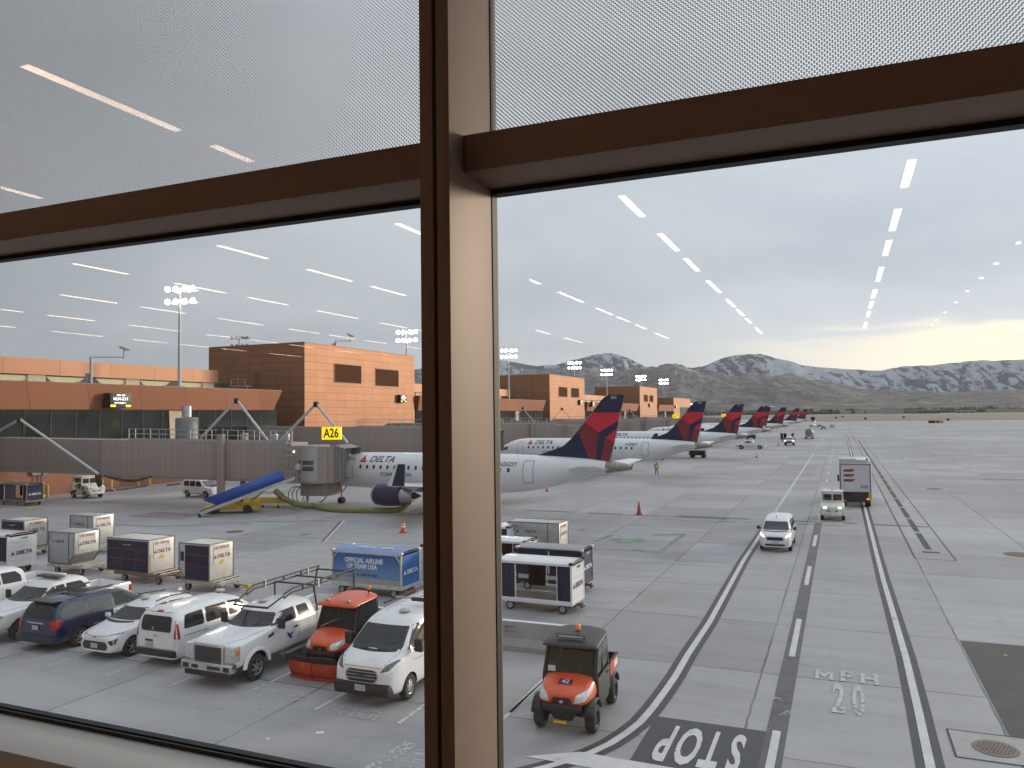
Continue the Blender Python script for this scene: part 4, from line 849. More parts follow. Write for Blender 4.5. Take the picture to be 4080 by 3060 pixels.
    if tank:
        s_ = 21.2 if near else ls-1.; z0 = zf(s_)+z_th-(0 if near else .35); MB().lathe([(1.05, z0), (1.05, z0+2.1), (.9, z0+2.2), (.001, z0+2.2)], 'z', (s_+1.5, .6, 0), 20).build('roof_tank', mat('grey tank', (.22, .22, .22), .5), o, 30); MB().lathe([(.45, z0+2.25), (.45, z0+3.3), (.001, z0+3.3)], 'z', (s_+1.5, .6, 0), 16).build('roof_fan', ALU, o, 30)
    if sign:
        z0 = zc1+.55; xs = xc+1.75; nb = MB().box(xs-.95, xs+.95, -1.75, -1.55, z0, z0+1.15).build('gate_sign', GSIGN, o, bevel=.02)
        mb = MB(); mb.add([(xs-.4, -1.65, z0), (xs+.4, -1.65, z0), (xs+.08, -1.65, zc1-.1), (xs-.08, -1.65, zc1-.1), (xs-.4, -1.6, z0), (xs+.4, -1.6, z0), (xs+.08, -1.6, zc1-.1), (xs-.08, -1.6, zc1-.1)], [(0, 1, 2, 3), (4, 7, 6, 5), (0, 4, 5, 1), (1, 5, 6, 2), (2, 6, 7, 3), (3, 7, 4, 0)]); mb.build('sign_bracket', TAUPED, nb)
        text(sign, (xs, -1.752, z0+.56), (1, 0, 0), (0, 0, 1), 1.12, mat('black lettering', (.012, .012, .012), .5), nb, sx=.78, bold=.025)
    return o
jb1 = bridge((-81.5, 54.0), (-41.8, 60.6), 3.2, 2.35, 'nearest jet bridge with roof railing, roller door cab and a lit yellow gate sign', 'A26', near=True, tank=True)
jb2 = bridge((-80.5, 93), (-44.5, 100.8), 3.5, 2.9, 'second jet bridge, running behind the nearest one and the mullion', 'A28', aframes=(), z_th=3.6)
jb3 = bridge((-80.5, 132), (-45, 142.5), 3.4, 2.8, 'third jet bridge, seen between the first tail fin and the second tower block', None, aframes=((9, 3.2), (19, 3.)), tank=True, z_th=3.6)
jb4 = bridge((-80.5, 183), (-46, 194), 3.4, 2.8, 'fourth jet bridge, behind the second tail fin', None, aframes=((6, 3.1), (16, 3.),), z_th=3.6)
jb5 = bridge((-80.5, 226), (-46, 240), 3.4, 2.8, 'fifth jet bridge, left of the third tail fin', 'A17', aframes=((12, 3.),), z_th=3.6); jb6 = bridge((-80.5, 268), (-46, 282), 3.4, 2.8, 'sixth jet bridge with a small yellow sign, left of the third tail', 'A15', aframes=((12, 3.),)); jb7 = bridge((-80.5, 330), (-46, 345), 3.4, 2.8, 'seventh jet bridge, a small shape behind the far tails', 'A13')
# the bracing over the nearest bridge: pipes that carry the air hose
def pipe_frame(apex, feet, label, X, nm='hose_boom'):
    pts = []
    def on(px, py, dy=0):
        r = ray(px, py); t = X[0]/(r[1]) if X[1] == 'Y' else X[0]/r[0]; return Vector((r[0]*t, r[1]*t, H+r[2]*t))
    a = on(*apex); o = thing(nm, a.x, a.y, 0, label, 'steel frame', 'pipe frames above the jet bridges'); mb = MB()
    for f in feet: q = on(*f); mb.tube([(0, 0, a.z), (q.x-a.x, q.y-a.y, q.z)], .13, 10)
    mb.build('pipes', mat('pale steel tube', (.50, .52, .53), .4, .3), o, 30); MB().box(-.22, .22, -.2, .2, a.z-.35, a.z+.18).build('head', DARKSTEEL, o, bevel=.08); return o
pipe_frame((79, 1671), ((-90, 1765), (393, 1890)), 'long white pipe running down from a dark bracket over the nearest bridge', (52.4, 'Y'))
pipe_frame((943.5, 1594), ((800, 1745), (1067, 1755)), 'inverted V of pale pipes rising above the railing in the middle of the nearest bridge', (60.4, 'Y')); pipe_frame((1260, 1608), ((1118, 1755), (1385, 1765)), 'inverted V of pale pipes just left of the yellow gate sign', (61.6, 'Y'))
# ---------------------------------------------------------------- floodlight masts
def mast(x, y, z0, z1_, label, lit=True, rot=0.):
    o = thing('light_mast', x, y, rot, label, 'light mast', 'floodlight masts along the terminal', z=z0); h = z1_-z0
    MB().tube([(0, 0, 0), (0, 0, h)], [.24, .14], 10).build('pole', STEEL, o, 30)
    mb = MB()
    for k, zz in enumerate((h-.25, h-2.0)): mb.beam((-1.8, -.3, zz), (2.1, .5, zz), .12); mb.beam((-1.8, .5, zz), (2.1, 1.3, zz), .12)
    mb.build('crossarm', STEEL, o)
    for k, zz in enumerate((h-.05, h-1.8)):
        for u, v in ((-1.8, -.3), (-.6, 0), (.8, .2), (2.0, .5), (-1.2, .9), (.7, 1.1)):
            if k and v > .6: continue
            f = MB().lathe([(.14, .25), (.25, .05), (.27, -.06)], 'x', (0, 0, 0), 12).xf(Matrix.Translation((u, v-.1, zz)) @ Matrix.Rotation(math.radians(-62), 4, 'Z') @ Matrix.Rotation(math.radians(-25), 4, 'Y')).build('floodlight', STEEL, o, 30)
            MB().lathe([(.36, .0), (.36, -.12), (.20, -.20), (.001, -.22)], 'x', (0, 0, 0), 12).xf(Matrix.Translation((u, v-.1, zz)) @ Matrix.Rotation(math.radians(-62+180), 4, 'Z') @ Matrix.Rotation(math.radians(-20), 4, 'Y') @ Matrix.Translation((0.0, 0, 0))).build('lens', FLOOD if lit else ALU, f)
    return o
m1 = mast(-83.6, 81, 12.6, 26.3, 'tall floodlight mast on the terrace left of the nearest tower block')
for x, y, z0, z1_, l in ((-84.2, 143, 12.5, 26.2, 'lit floodlight mast showing above the right end of the nearest tower block'), (-84.2, 198, 12.6, 26.5, 'lit floodlight mast just right of the mullion'), (-84.8, 257.5, 12.6, 26.2, 'floodlight mast behind the second tower block'), (-87.6, 308, 12.6, 26.5, 'floodlight mast between the second and third tower blocks'), (-87.6, 367, 12.6, 26.5, 'floodlight mast on the third tower block'), (-86.8, 415, 12.6, 26.5, 'floodlight mast right of the third tower block'), (-83, 475, 0, 26.5, 'farthest floodlight mast at the right end of the buildings')): again(m1, x, y, 0, l, z=z0); bpy.data.objects[-1] if False else None
m9 = mast(-130, 144, 12, 27.4, 'floodlight mast whose unlit lamps show over the dark side of the nearest tower block', False); again(m9, -132, 446, 0, 'tiny floodlight mast behind the third tower block', z=12)
# ================================================================ AIRCRAFT
def ell(ry, rz, zc, n=17):
    return [(ry*math.sin(math.pi*k/(n-1)), zc-rz*math.cos(math.pi*k/(n-1))) for k in range(n)]
TAN = math.radians
FUS = [(.0, 2.50, .06, .06), (.15, 2.52, .30, .30), (.5, 2.58, .55, .58), (1.1, 2.72, .85, .90), (1.9, 2.95, 1.13, 1.25), (2.9, 3.13, 1.34, 1.5), (4.2, 3.24, 1.46, 1.62), (5.8, 3.26, 1.505, 1.68), (10, 3.26, 1.505, 1.68), (15, 3.26, 1.505, 1.68), (20, 3.26, 1.505, 1.68), (22, 3.31, 1.46, 1.60), (24, 3.46, 1.33, 1.40), (26, 3.68, 1.10, 1.10), (28, 3.90, .76, .76), (29.55, 3.99, .47, .50)]
def plane(x, y, yaw, reg, num, label, first=False, detail=2, registration_only=False, ttail=False):
    """origin: point on the ground under the tail tip; local +X runs forward to the nose"""
    o = thing('airliner', x, y, 180-yaw, label, 'aircraft', 'airliners parked nose in at the gates'); LN = 31.68; X = lambda s: LN-s
    mb = MB(); n = 32; vs = []
    for s, zc, ry, rz in FUS:
        for k in range(n): t = 2*math.pi*k/n; vs.append((X(s), ry*math.sin(t), zc-rz*math.cos(t)))
    fs = [(i*n+k, i*n+(k+1) % n, (i+1)*n+(k+1) % n, (i+1)*n+k) for i in range(len(FUS)-1) for k in range(n)]+[tuple(range(n))[::-1]]
    mb.add(vs, fs); body = mb.build('fuselage', PLANEW, o, 40)
    if detail > 0:
        md = body.modifiers.new('s', 'SUBSURF'); md.levels = 1; evald(body); body.data.shade_smooth(); body.data.set_sharp_from_angle(angle=.7)
    bv = bvh_of(body)
    # exhaust cone
    mb = MB(); cs = [(29.56, 3.99, .47, .50), (30.4, 4.03, .36, .40), (31.2, 4.02, .24, .27), (31.62, 4.0, .14, .16)]; vs = []
    for s, zc, ry, rz in cs:
        for k in range(20): t = 2*math.pi*k/20; vs.append((X(s), ry*math.sin(t)*1.01, zc-rz*math.cos(t)*1.01))
    mb.add(vs, [(i*20+k, i*20+(k+1) % 20, (i+1)*20+(k+1) % 20, (i+1)*20+k) for i in range(3) for k in range(20)]); mb.build('exhaust_cone', mat('heat stained metal', (.33, .30, .27), .4, .6, var=.25, scale=2, dirt=(.12, .07, .045), dirt_amt=.7), o, 40)
    # fin, with its painted facets laid on both faces
    fin = [(23.3, 4.80), (24.1, 5.03), (25.8, 5.62), (26.5, 6.20), (27.2, 6.93), (27.73, 7.56), (28.43, 8.36), (29.14, 9.27), (29.46, 9.56), (29.85, 9.71), (31.13, 9.71), (30.45, 6.98), (29.80, 4.40), (27.5, 4.45)]
    subs = .15
    def th(s, z): q = max(0, (9.8-z)/5.4); return .05+.10*q
    def slab(poly, m, nm, out=0., par=None):
        mb = MB(); n = len(poly); c = (sum(p[0] for p in poly)/n, sum(p[1] for p in poly)/n)
        vs = [(X(s), th(s, z)+out, z) for s, z in poly]+[(X(s), -th(s, z)-out, z) for s, z in poly]; mb.add(vs, [tuple(range(n)), tuple(range(n, 2*n))[::-1]]+[(k, (k+1) % n, n+(k+1) % n, n+k) for k in range(n)]); return mb.build(nm, m, par or o)
    f = slab(fin, NAVY, 'tail_fin')
    for nm, m, pl in (('red_facet', RED, [(28.46, 8.34), (30.78, 8.30), (30.62, 7.65), (28.92, 6.74), (27.76, 7.56)]), ('dark_red_facet', DRED, [(27.73, 7.52), (28.90, 6.70), (28.66, 4.52), (28.15, 4.52), (27.19, 6.78)]), ('red_facet', RED, [(30.43, 6.98), (29.49, 6.33), (30.17, 5.97)]), ('dark_red_facet', DRED, [(29.49, 6.30), (30.15, 5.93), (29.76, 4.47), (29.10, 4.52)])):
        slab(pl, m, nm, .008, f)
    if num:
        for s_, u in ((1, -1), (-1, 1)): text(num, (X(30.25), s_*.062*1.0+s_*.03, 9.50), (u, 0, 0), (0, 0, 1), .34, TEXTW, f, 'fin_number')
    # tailplane and wings
    def wing(root, tip, nm, m, t0, t1, s_):
        (xa, xb, ya, za), (xc, xd, yb, zb) = root, tip; mb = MB(); vs = []
        for (a, b, y_, z_, t) in ((xa, xb, ya, za, t0), (xc, xd, yb, zb, t1)):
            c = b-a
            for fx, fz in ((0, 0), (.08, .5), (.3, 1), (.65, .7), (1, .08), (1, -.08), (.6, -.4), (.25, -.6), (.05, -.4)): vs.append((X(a+c*fx), s_*y_, z_+fz*t))
        k = 9; mb.add(vs, [(i, (i+1) % k, k+(i+1) % k, k+i) for i in range(k)]+[tuple(range(k))[::-1], tuple(range(k, 2*k))]); return mb.build(nm, m, o, 30)
    for s_ in (-1, 1):
        if not ttail: wing((26.4, 29.9, .5, 3.78), (29.3, 30.75, 5.0, 4.35), 'tailplane', PLANEW, .17, .07, s_)
        w_ = wing((10.8, 16.9, 1.2, 2.05), (17.9, 19.3, 13.0, 3.25), 'wing', mat('wing grey', (.47, .48, .50), .4, .2, var=.05), .32, .09, s_)
        mb = MB(); pl = [(18.15, 3.25), (19.25, 3.25), (19.75, 4.85), (19.15, 4.85)]; n = 4; mb.add([(X(a), s_*(13.0+(z-3.25)*.35), z) for a, z in pl]+[(X(a), s_*(12.9+(z-3.25)*.35), z) for a, z in pl], [(0, 1, 2, 3), (7, 6, 5, 4)]+[(k, (k+1) % 4, 4+(k+1) % 4, 4+k) for k in range(4)]); mb.build('winglet', NAVY, o)
        mb = MB(); pl = [(17.8, 3.22), (18.2, 3.22), (19.18, 4.86), (19.02, 4.86)]; mb.add([(X(a), s_*(13.02+(z-3.25)*.35), z) for a, z in pl]+[(X(a), s_*(12.88+(z-3.25)*.35), z) for a, z in pl], [(0, 1, 2, 3), (7, 6, 5, 4)]+[(k, (k+1) % 4, 4+(k+1) % 4, 4+k) for k in range(4)]); mb.build('winglet_edge', PLANEW, o)
        e = MB().lathe([(.62, X(10.27)), (.80, X(10.17)), (.90, X(10.35)), (.96, X(11.15)), (.95, X(12.15)), (.86, X(12.95))], 'x', (0, s_*4.55, 1.58), 28).build('engine', NAVY, o, 35)
        MB().lathe([(.63, X(10.25)), (.62, X(10.85)), (.001, X(10.85))], 'x', (0, s_*4.55, 1.58), 24).build('fan', DARKSTEEL, e); MB().lathe([(.62, X(10.26)), (.80, X(10.15)), (.91, X(10.37)), (.90, X(10.45)), (.64, X(10.45))], 'x', (0, s_*4.55, 1.58), 28, closed=True).build('intake_lip', ALU, e, 40)
        MB().lathe([(.66, X(12.95)), (.56, X(13.85)), (.48, X(14.05)), (.001, X(14.05))], 'x', (0, s_*4.55, 1.58), 24).build('nozzle', ALU, e, 35); MB().lathe([(.33, X(13.85)), (.20, X(14.45)), (.02, X(14.85))], 'x', (0, s_*4.55, 1.58), 16).build('tail_plug', DARKSTEEL, e, 35)
        MB().prism([(X(10.6), 2.45), (X(12.0), 2.75), (X(15), 2.5), (X(14.2), 2.0), (X(12.3), 2.1), (X(10.6), 2.3)], s_*4.45, s_*4.65).build('pylon', PLANEW, o)
        # main gear
        g = MB().tube([(X(14.9), s_*2.6, 1.9), (X(14.9), s_*2.6, .55)], .12, 8).build('main_gear', STEEL, o)
        for dy in (-.25, .25): MB().lathe([(.44, -.13), (.44, .13)], 'y', (X(14.9), s_*2.6+dy, .44), 20).build('wheel', RUB, g, 30)
        MB().lathe([(.001, -.2), (.5, -.05)], 'y', (0, 0, -9), 4) if False else None
        # windows, doors, lettering on this side
        sd = 'L' if s_ > 0 else 'R'
        poly = []
        for k in range(21):
            s = 5.9+k*.775
            if s > 21.4: continue
            u = X(s); w2, h2 = .13, .18; poly.append((u, 3.66, w2, h2))
        bm = []
        me = poly_mesh([rnd([(u-a, v-b), (u+a, v-b), (u+a, v+b), (u-a, v+b)], .09, 2) for u, v, a, b in poly], .2); decal(bv, sd, me, .012); mesh_obj('cabin_windows', me, mat('cabin window', (.05, .055, .075), .1), o)
        if detail > 0:
            for (a, b, z0, z1_) in ((22.7, 23.65, 2.62, 4.46), (4.1, 5.0, 2.55, 4.4)):
                out = rnd([(X(b), z0), (X(a), z0), (X(a), z1_), (X(b), z1_)], .15); inn = rnd([(X(b)+.05, z0+.05), (X(a)-.05, z0+.05), (X(a)-.05, z1_-.05), (X(b)+.05, z1_-.05)], .13); n = len(out)
                mb = MB(); mb.add([(p[0], p[1], 0) for p in out+inn], [(k, (k+1) % n, n+(k+1) % n, n+k) for k in range(n)]); me = bpy.data.meshes.new('outline'); me.from_pydata(mb.v, [], mb.f); bq = bmesh.new(); bq.from_mesh(me); subdiv(bq, .16); bq.to_mesh(me); bq.free(); decal(bv, sd, me, .012); mesh_obj('door_outline', me, mat('door seam grey', (.16, .16, .19), .4), o)
            if reg: stext(bv, sd, reg, X(21.25), 4.13, .50, TEXTD, o, 'registration', shear=.15, bold=.008, sx=1.02)
        stext(bv, sd, 'DELTA', X(8.15), 4.33, .74, TEXTD, o, 'airline_name', shear=.28, bold=.016, sx=1.25)
        du = 1 if sd == 'R' else -1; cxw = X(7.9) if s_ < 0 else X(11.7)
        cxw = X(8.15)-du*2.1
        for pl, m in (([(-.42, -.27), (0, .36), (.42, -.27), (0, -.07)], RED), ([(-.44, -.30), (.44, -.30), (0, -.12)], DRED)):
            me = poly_mesh([[(cxw+a, 4.36+b) for a, b in pl]], .2); decal(bv, sd, me, .011); mesh_obj('widget_emblem', me, m, o)
        stext(bv, sd, 'CONNECTION', X(9.9), 3.02, .46, TEXTD, o, 'airline_name', bold=.010, sx=1.1)
    if ttail:
        for s_ in (-1, 1): wing((28.6, 31.0, 0., 9.75), (30.6, 31.6, 4.3, 9.85), 'tailplane', PLANEW, .12, .05, s_)
    # cockpit glass
    for s_ in (1, -1):
        sd = 'L' if s_ > 0 else 'R'; panel(bv, sd, [(X(1.25), 3.22), (X(1.75), 3.20), (X(2.35), 3.32), (X(2.25), 3.78), (X(1.85), 3.76)], GLASS, o, 'cockpit_window', .012, .2)
    ng = MB().tube([(X(2.4), 0, 1.9), (X(2.4), 0, .4)], .09, 8).tube([(X(2.4), 0, 1.0), (X(3.2), 0, 1.8)], .06, 6).build('nose_gear', STEEL, o)
    for dy in (-.17, .17): MB().lathe([(.30, -.09), (.30, .09)], 'y', (X(2.4), dy, .30), 18).build('wheel', RUB, ng, 30)
    MB().box(X(16.6), X(10.6), -1.15, 1.15, 1.50, 2.1).build('belly_fairing', mat('wing grey', (.47, .48, .50)), o, bevel=.25)
    return o
plane(-15.1, 60.0, 5.5, 'N262SY', '262', 'nearest white regional jet with a navy and red tail fin, cut by the mullion', True)
plane(-15.3, 102.0, 6.5, 'N298SY', '298', 'second white regional jet, its whole fuselage seen behind the first tail')
for (y, nm, lb) in ((143.5, '271', 'third regional jet, its red and navy fin right of the second one'), (192, '285', 'fourth regional jet in the row, fin fourth from the left'), (261, None, 'fifth regional jet, behind the one with the high tailplane'), (345, None, 'sixth regional jet, next to last small fin'), (432, None, 'farthest and smallest regional jet fin in the row')):
    plane(-15.2, y, 6.5, None, nm, lb, detail=0 if y > 200 else 1)
plane(-17.2, 226, 6.5, None, None, 'regional jet with its white tailplane on top of the fin', detail=0, ttail=True)
# ================================================================ ROAD VEHICLES
def ringp(zb, zbelt, ztop, w, wt, crown=.03, ws=None):
    """half ring: bottom, sill, side, belt, roof edge, roof"""
    ws = ws or w-.10; return [(0, zb), (w*.55, zb), (ws, zb), (w-.015, zb+.14), (w, (zb+zbelt)/2), (w*.985, zbelt-.04), (w*.955, zbelt+.02), (wt+.035, ztop-.13), (wt-.07, ztop-.02), (wt*.5, ztop+crown*.8), (0, ztop+crown)]
def quadp(a, b, c, d): return [a, b, c, d]
def lamp(bv, side, poly, o, m=LENS, nm='headlight', label=None): return panel(bv, side, poly, m, o, nm, .012, .1, .03, label)
def plate(bv, side, u, v, o, w_=.32, h_=.16, m=None):
    return panel(bv, side, [(u-w_/2, v-h_/2), (u+w_/2, v-h_/2), (u+w_/2, v+h_/2), (u-w_/2, v+h_/2)], m or mat('number plate', (.42, .42, .44), .4, var=.25, scale=25), o, 'number_plate', .025, .2, .01)
def mirror_(o, x, y, z, m=BLACK, sz=(.12, .22, .26)):
    q = MB().box(x-sz[0]/2, x+sz[0]/2, y, y+math.copysign(sz[1], y), z, z+sz[2]).tube([(x, y*.93, z+.06), (x, y+math.copysign(.04, y), z+.08)], .03, 6).build('wing_mirror', m, o, bevel=.03); return q
def roof_puck(o, x, y, z, label=None): MB().lathe([(.17, 0), (.17, .04), (.12, .07), (.001, .08)], 'z', (x, y, z), 18).build('roof_beacon', mat('dull beacon', (.42, .40, .37), .4), o, 40)
def wheels(o, xs, y, r, wd, style='alloy', rimm=None):
    for x in xs:
        for s in (-1, 1): wheel(o, x, s*y, r, wd, style, rimm, spin=.3*x)
def scaled(st, w0): return st
# ---- crew / extended cab pickup
def pickup(x, y, rot, label, L=6.2, w=1.0, h=1.93, wr=.41, fx=2.05, rx=-1.75, hood=1.28, bed=True, grille='chrome', crew=False, flare=True, dark=False, tall=0., cabback=-.75, lit=False, group='pickup trucks', dx=0.):
    o = thing('pickup_truck', x, y, rot, label, 'pickup truck', group); F_ = L/2; zb = .50+tall; belt = hood+.04
    S_ = [([F_-.02]*11, ringp(zb+.05, hood-.26, hood-.10, w*.93, w*.86)), (F_-.10, ringp(zb, hood-.16, hood-.02, w*.97, w*.90)), (F_-.5, ringp(zb, hood-.10, hood+.03, w, w*.92)), (1.60+dx, ringp(zb, hood-.02, hood+.08, w, w*.93)),
          (1.34+dx, ringp(zb, belt-.01, hood+.12, w, w*.90)), (.92+dx, ringp(zb, belt, h-.34, w, w*.80)), (.52+dx, ringp(zb, belt, h-.03, w, w*.76)), (.2+dx, ringp(zb, belt, h, w, w*.76)), (cabback+.45, ringp(zb, belt, h, w, w*.76)), (cabback+.08, ringp(zb, belt, h-.04, w, w*.77)), (cabback, ringp(zb, belt, h-.18, w*.99, w*.78)), (cabback-.02, ringp(zb, belt-.02, h-.3, w*.97, w*.78))]
    body = hull(S_, 'body', WHITE, o); arches(body, [(fx, wr)], w, wr*1.22); bv = bvh_of(body)
    # bed
    bz = hood+.04; mb = MB(); b0, b1 = -F_+.03, cabback-.04
    mb.add([(b0, -w, zb), (b1, -w, zb), (b1, -w, bz), (b0, -w, bz), (b0, w, zb), (b1, w, zb), (b1, w, bz), (b0, w, bz)], [(0, 1, 2, 3), (7, 6, 5, 4), (0, 4, 5, 1), (0, 3, 7, 4), (1, 5, 6, 2), (3, 2, 6, 7)])
    bd = mb.build('cargo_bed', WHITE, o, bevel=.05); cut(bd, MB().box(b0+.09, b1-.06, -w+.12, w-.12, .85, bz+.3)); arches(bd, [(rx, wr)], w, wr*1.2)
    wy = w-.15; wheels(o, (fx, rx), wy, wr, .27)
    g = .30
    # glass
    for sd in 'LR':
        panel(bv, sd, [(1.18+dx, belt+.06), (.95+dx, belt+.22), (.56+dx, h-.17), (.10+dx*.6, h-.14), (.08+dx*.6, belt+.05)], GLASS, o, 'front_window', .006, .15, .04)
        if crew: panel(bv, sd, [(.0, belt+.05), (.02, h-.14), (cabback+.42, h-.14), (cabback+.22, belt+.30), (cabback+.22, belt+.05)], GLASS, o, 'rear_window', .006, .15, .05)
        else: panel(bv, sd, [(-.03+dx*.6, belt+.07), (-.02+dx*.6, h-.16), (cabback+.38, h-.17), (cabback+.30, belt+.07)], GLASS, o, 'rear_window', .006, .15, .06)
        for xs in ((.03+dx*.6, 0.0), (cabback+.12, 0)) if True else (): me = poly_mesh([[(xs[0]-.006, zb+.12), (xs[0]+.006, zb+.12), (xs[0]+.006, belt-.03), (xs[0]-.006, belt-.03)]], .2); decal(bv, sd, me, .004); mesh_obj('door_seam', me, BLACK, o)
        panel(bv, sd, [(.10+dx*.6, belt-.22), (.30+dx*.6, belt-.22), (.30+dx*.6, belt-.15), (.10+dx*.6, belt-.15)], BLACK if not crew else WHITE, o, 'door_handle', .02, .2, .01)
    panel(bv, 'F', [(-w*.84, hood+.12), (w*.84, hood+.12), (w*.68, h-.19), (-w*.68, h-.19)], GLASS, o, 'windscreen', .006, .12, .06)
    seam(bv, 'T', [(1.22+dx, -w*.80), (1.34+dx, -w*.4), (1.37+dx, 0), (1.34+dx, w*.4), (1.22+dx, w*.80)], o, .06, BLACK, 'cowl', .006)
    for s in (-1, 1): MB().tube([(1.42+dx, s*.1+.25, hood+.13), (1.18+dx, s*.35+.15, hood+.27)], .012, 5).build('wiper', BLACK, o)
    for s in (-1, 1): seam(bv, 'T', [(F_-.12, s*w*.62), (F_-.6, s*w*.80), (1.45+dx, s*w*.84)], o, .014, mat('shadow gap', (.12, .12, .12), .8))
    # front end
    gm = mat('dark grille', (.04, .04, .042), .5, var=.3, scale=30); G0, G1 = (zb+.24, hood-.14) if grille == 'chrome' else (zb+.40, hood-.14)
    if grille == 'chrome':
        mb = MB().box(F_-.10, F_+.03, -w*.60, w*.60, G0-.06, hood-.06).build('grille_surround', CHROME, o, bevel=.04); MB().box(F_+.0, F_+.038, -w*.52, w*.52, G0+.0, hood-.13).build('grille', gm, mb, bevel=.02); MB().lathe([(.115, F_+.038), (.105, F_+.062), (.001, F_+.066)], 'x', (0, 0, 0), 20).xf(Matrix.Translation((0, 0, (G0+hood-.14)/2)) @ Matrix.Diagonal((1, 1.25, .55, 1))).build('badge', mat('dark blue badge', (.03, .05, .12), .3), mb, 30)
        MB().box(F_-.12, F_+.12, -w*1.0, w*1.0, .46+tall, .74+tall).build('bumper', CHROME, o, bevel=.07); MB().box(F_+.07, F_+.13, -.56, .56, .53+tall, .64+tall).box(F_+.06, F_+.125, w*.66, w*.90, .51+tall, .66+tall).box(F_+.06, F_+.125, -w*.90, -w*.66, .51+tall, .66+tall).build('bumper_vent', BLACK, o, bevel=.02)
        MB().box(F_-.2, F_+.06, -w*.9, w*.9, .28+tall, .46+tall).build('air_dam', BLACK, o, bevel=.04); MB().box(F_+.125, F_+.14, -.28, .06, .50+tall, .68+tall).build('number_plate', mat('number plate', (.42, .42, .44)), o)
        for s in (-1, 1):
            hl = MB().box(F_-.28, F_+.0, s*w*.62, s*w*.985, G0+.02, hood-.10).build('headlight', LENS if not lit else LITL, o, bevel=.045); MB().box(F_-.23, F_-.05, s*w*.93, s*w*1.0, hood-.34, hood-.20).build('indicator', AMBER, hl, bevel=.02)
    else:
        MB().box(F_-.12, F_+.03, -w*.62, w*.62, G0-.02, hood-.14).build('grille', gm, o, bevel=.05); MB().box(F_-.15, F_+.10, -w*.98, w*.98, .50+tall, .78+tall).build('bumper', BLACK if dark else WHITE, o, bevel=.07)
        for s in (-1, 1): MB().box(F_-.28, F_+.01, s*w*.64, s*w*.985, G0+.14, hood-.15).build('headlight', LITL if lit else LENS, o, bevel=.045)
    MB().box(-F_-.14, -F_+.03, -w*.95, w*.95, .52+tall, .72+tall).build('rear_bumper', CHROME, o, bevel=.05)
    for s in (-1, 1):
        MB().box(-F_-.0, -F_+.16, s*w*.90, s*w*1.01, .85, hood-.06).build('tail_light', REDL, o, bevel=.02); mirror_(o, 1.0+dx, s*(w+.05), belt-.02, BLACK, (.10, .24, .34))
        MB().box(-.6, 1.1, s*w*.86, s*(w+.06), .42, .48).build('running_board', mat('grey running board', (.2, .2, .2), .6), o, bevel=.02)
    return o, bv
# 1 white super duty with ladder rack
sd, bv = pickup(-18.02, 21.95, -90, 'white pickup with a chrome grille and black ladder rack beside the plow vehicle', L=6.6, w=1.015, h=1.98, wr=.41, fx=2.28, rx=-1.85, hood=1.36, tall=.04, cabback=-.72, dx=.36)
F_ = 3.3
mb = MB(); R_ = .03
for s in (-1, 1):
    for zz in (2.30, 2.43): mb.tube([(.75, s*.78, zz-(.12 if zz > 2.35 else .12)), (.35, s*.80, zz), (-3.3, s*.84, zz)], R_, 8)
    mb.tube([(1.45, s*.70, 2.02), (.95, s*.76, 2.20), (.75, s*.78, 2.26)], R_, 8)
    for xx in (-.2, -1.2, -2.2, -3.25): mb.box(xx-.04, xx+.04, s*.80, s*.84, 2.28, 2.46)
    mb.tube([(-.75, s*.84, 2.3), (-.85, s*.93, 1.45)], R_, 8); mb.tube([(-3.2, s*.84, 2.3), (-3.1, s*.93, 1.45)], R_, 8)
for xx in (-.75, -1.9, -3.2): mb.tube([(xx, -.84, 2.32), (xx, .84, 2.32)], R_, 8)
mb.tube([(1.45, -.72, 2.02), (1.50, 0, 2.02), (1.45, .72, 2.02)], .035, 8); mb.build('ladder_rack', BLACK, sd, 30)
for xx, yy in ((-1.0, .84), (-.2, -.83), (-2.6, -.84)): MB().box(xx-.03, xx+.03, yy-.05, yy+.05, 2.2, 2.5).build('rack_strap', mat('pale strap', (.6, .6, .58)), sd)
MB().box(-3.0, -1.0, .42, .82, 1.30, 1.52).build('tool_box', CREAM, sd, bevel=.03); MB().box(-1.1, -.7, -.8, -.3, 1.0, 1.75).build('work_tank', mat('grey tank plastic', (.45, .46, .47)), sd, bevel=.06); roof_puck(sd, .65, -.15, 2.0)
for pl in ([(.62, .86), (.80, 1.00), (.88, 1.14), (.70, 1.08), (.60, .98)], [(.55, 1.02), (.70, 1.06), (.40, 1.15), (.58, 1.12)]):
    panel(bv, 'L', [(a+.02, b-.02) for a, b in pl], mat('blue wave emblem', (.03, .06, .2), .4), sd, 'door_emblem', .006, .1, .01)
panel(bv, 'L', [(1.52, 1.20), (1.78, 1.16), (1.80, 1.24), (1.50, 1.32)], BLACK, sd, 'fender_vent', .006, .2, .01)
for s in (-1, 1):
    for cx_, r0 in ((2.28, .50), (-1.85, .49)):
        mb = MB(); vs = []; n = 12
        for k in range(n+1):
            a = math.radians(8+k*164/n); c_, d_ = math.cos(a), math.sin(a)
            vs += [(cx_+c_*r0, s*1.0, .41+d_*r0), (cx_+c_*(r0+.02), s*1.045, .41+d_*(r0+.02)), (cx_+c_*(r0+.10), s*1.03, .41+d_*(r0+.10)), (cx_+c_*(r0+.15), s*1.0, .41+d_*(r0+.15))]
        mb.add(vs, [(4*k+j, 4*k+j+1, 4*k+5+j, 4*k+4+j) for k in range(n) for j in range(3)]); mb.build('wheel_arch_flare', WHITE, sd, 50)
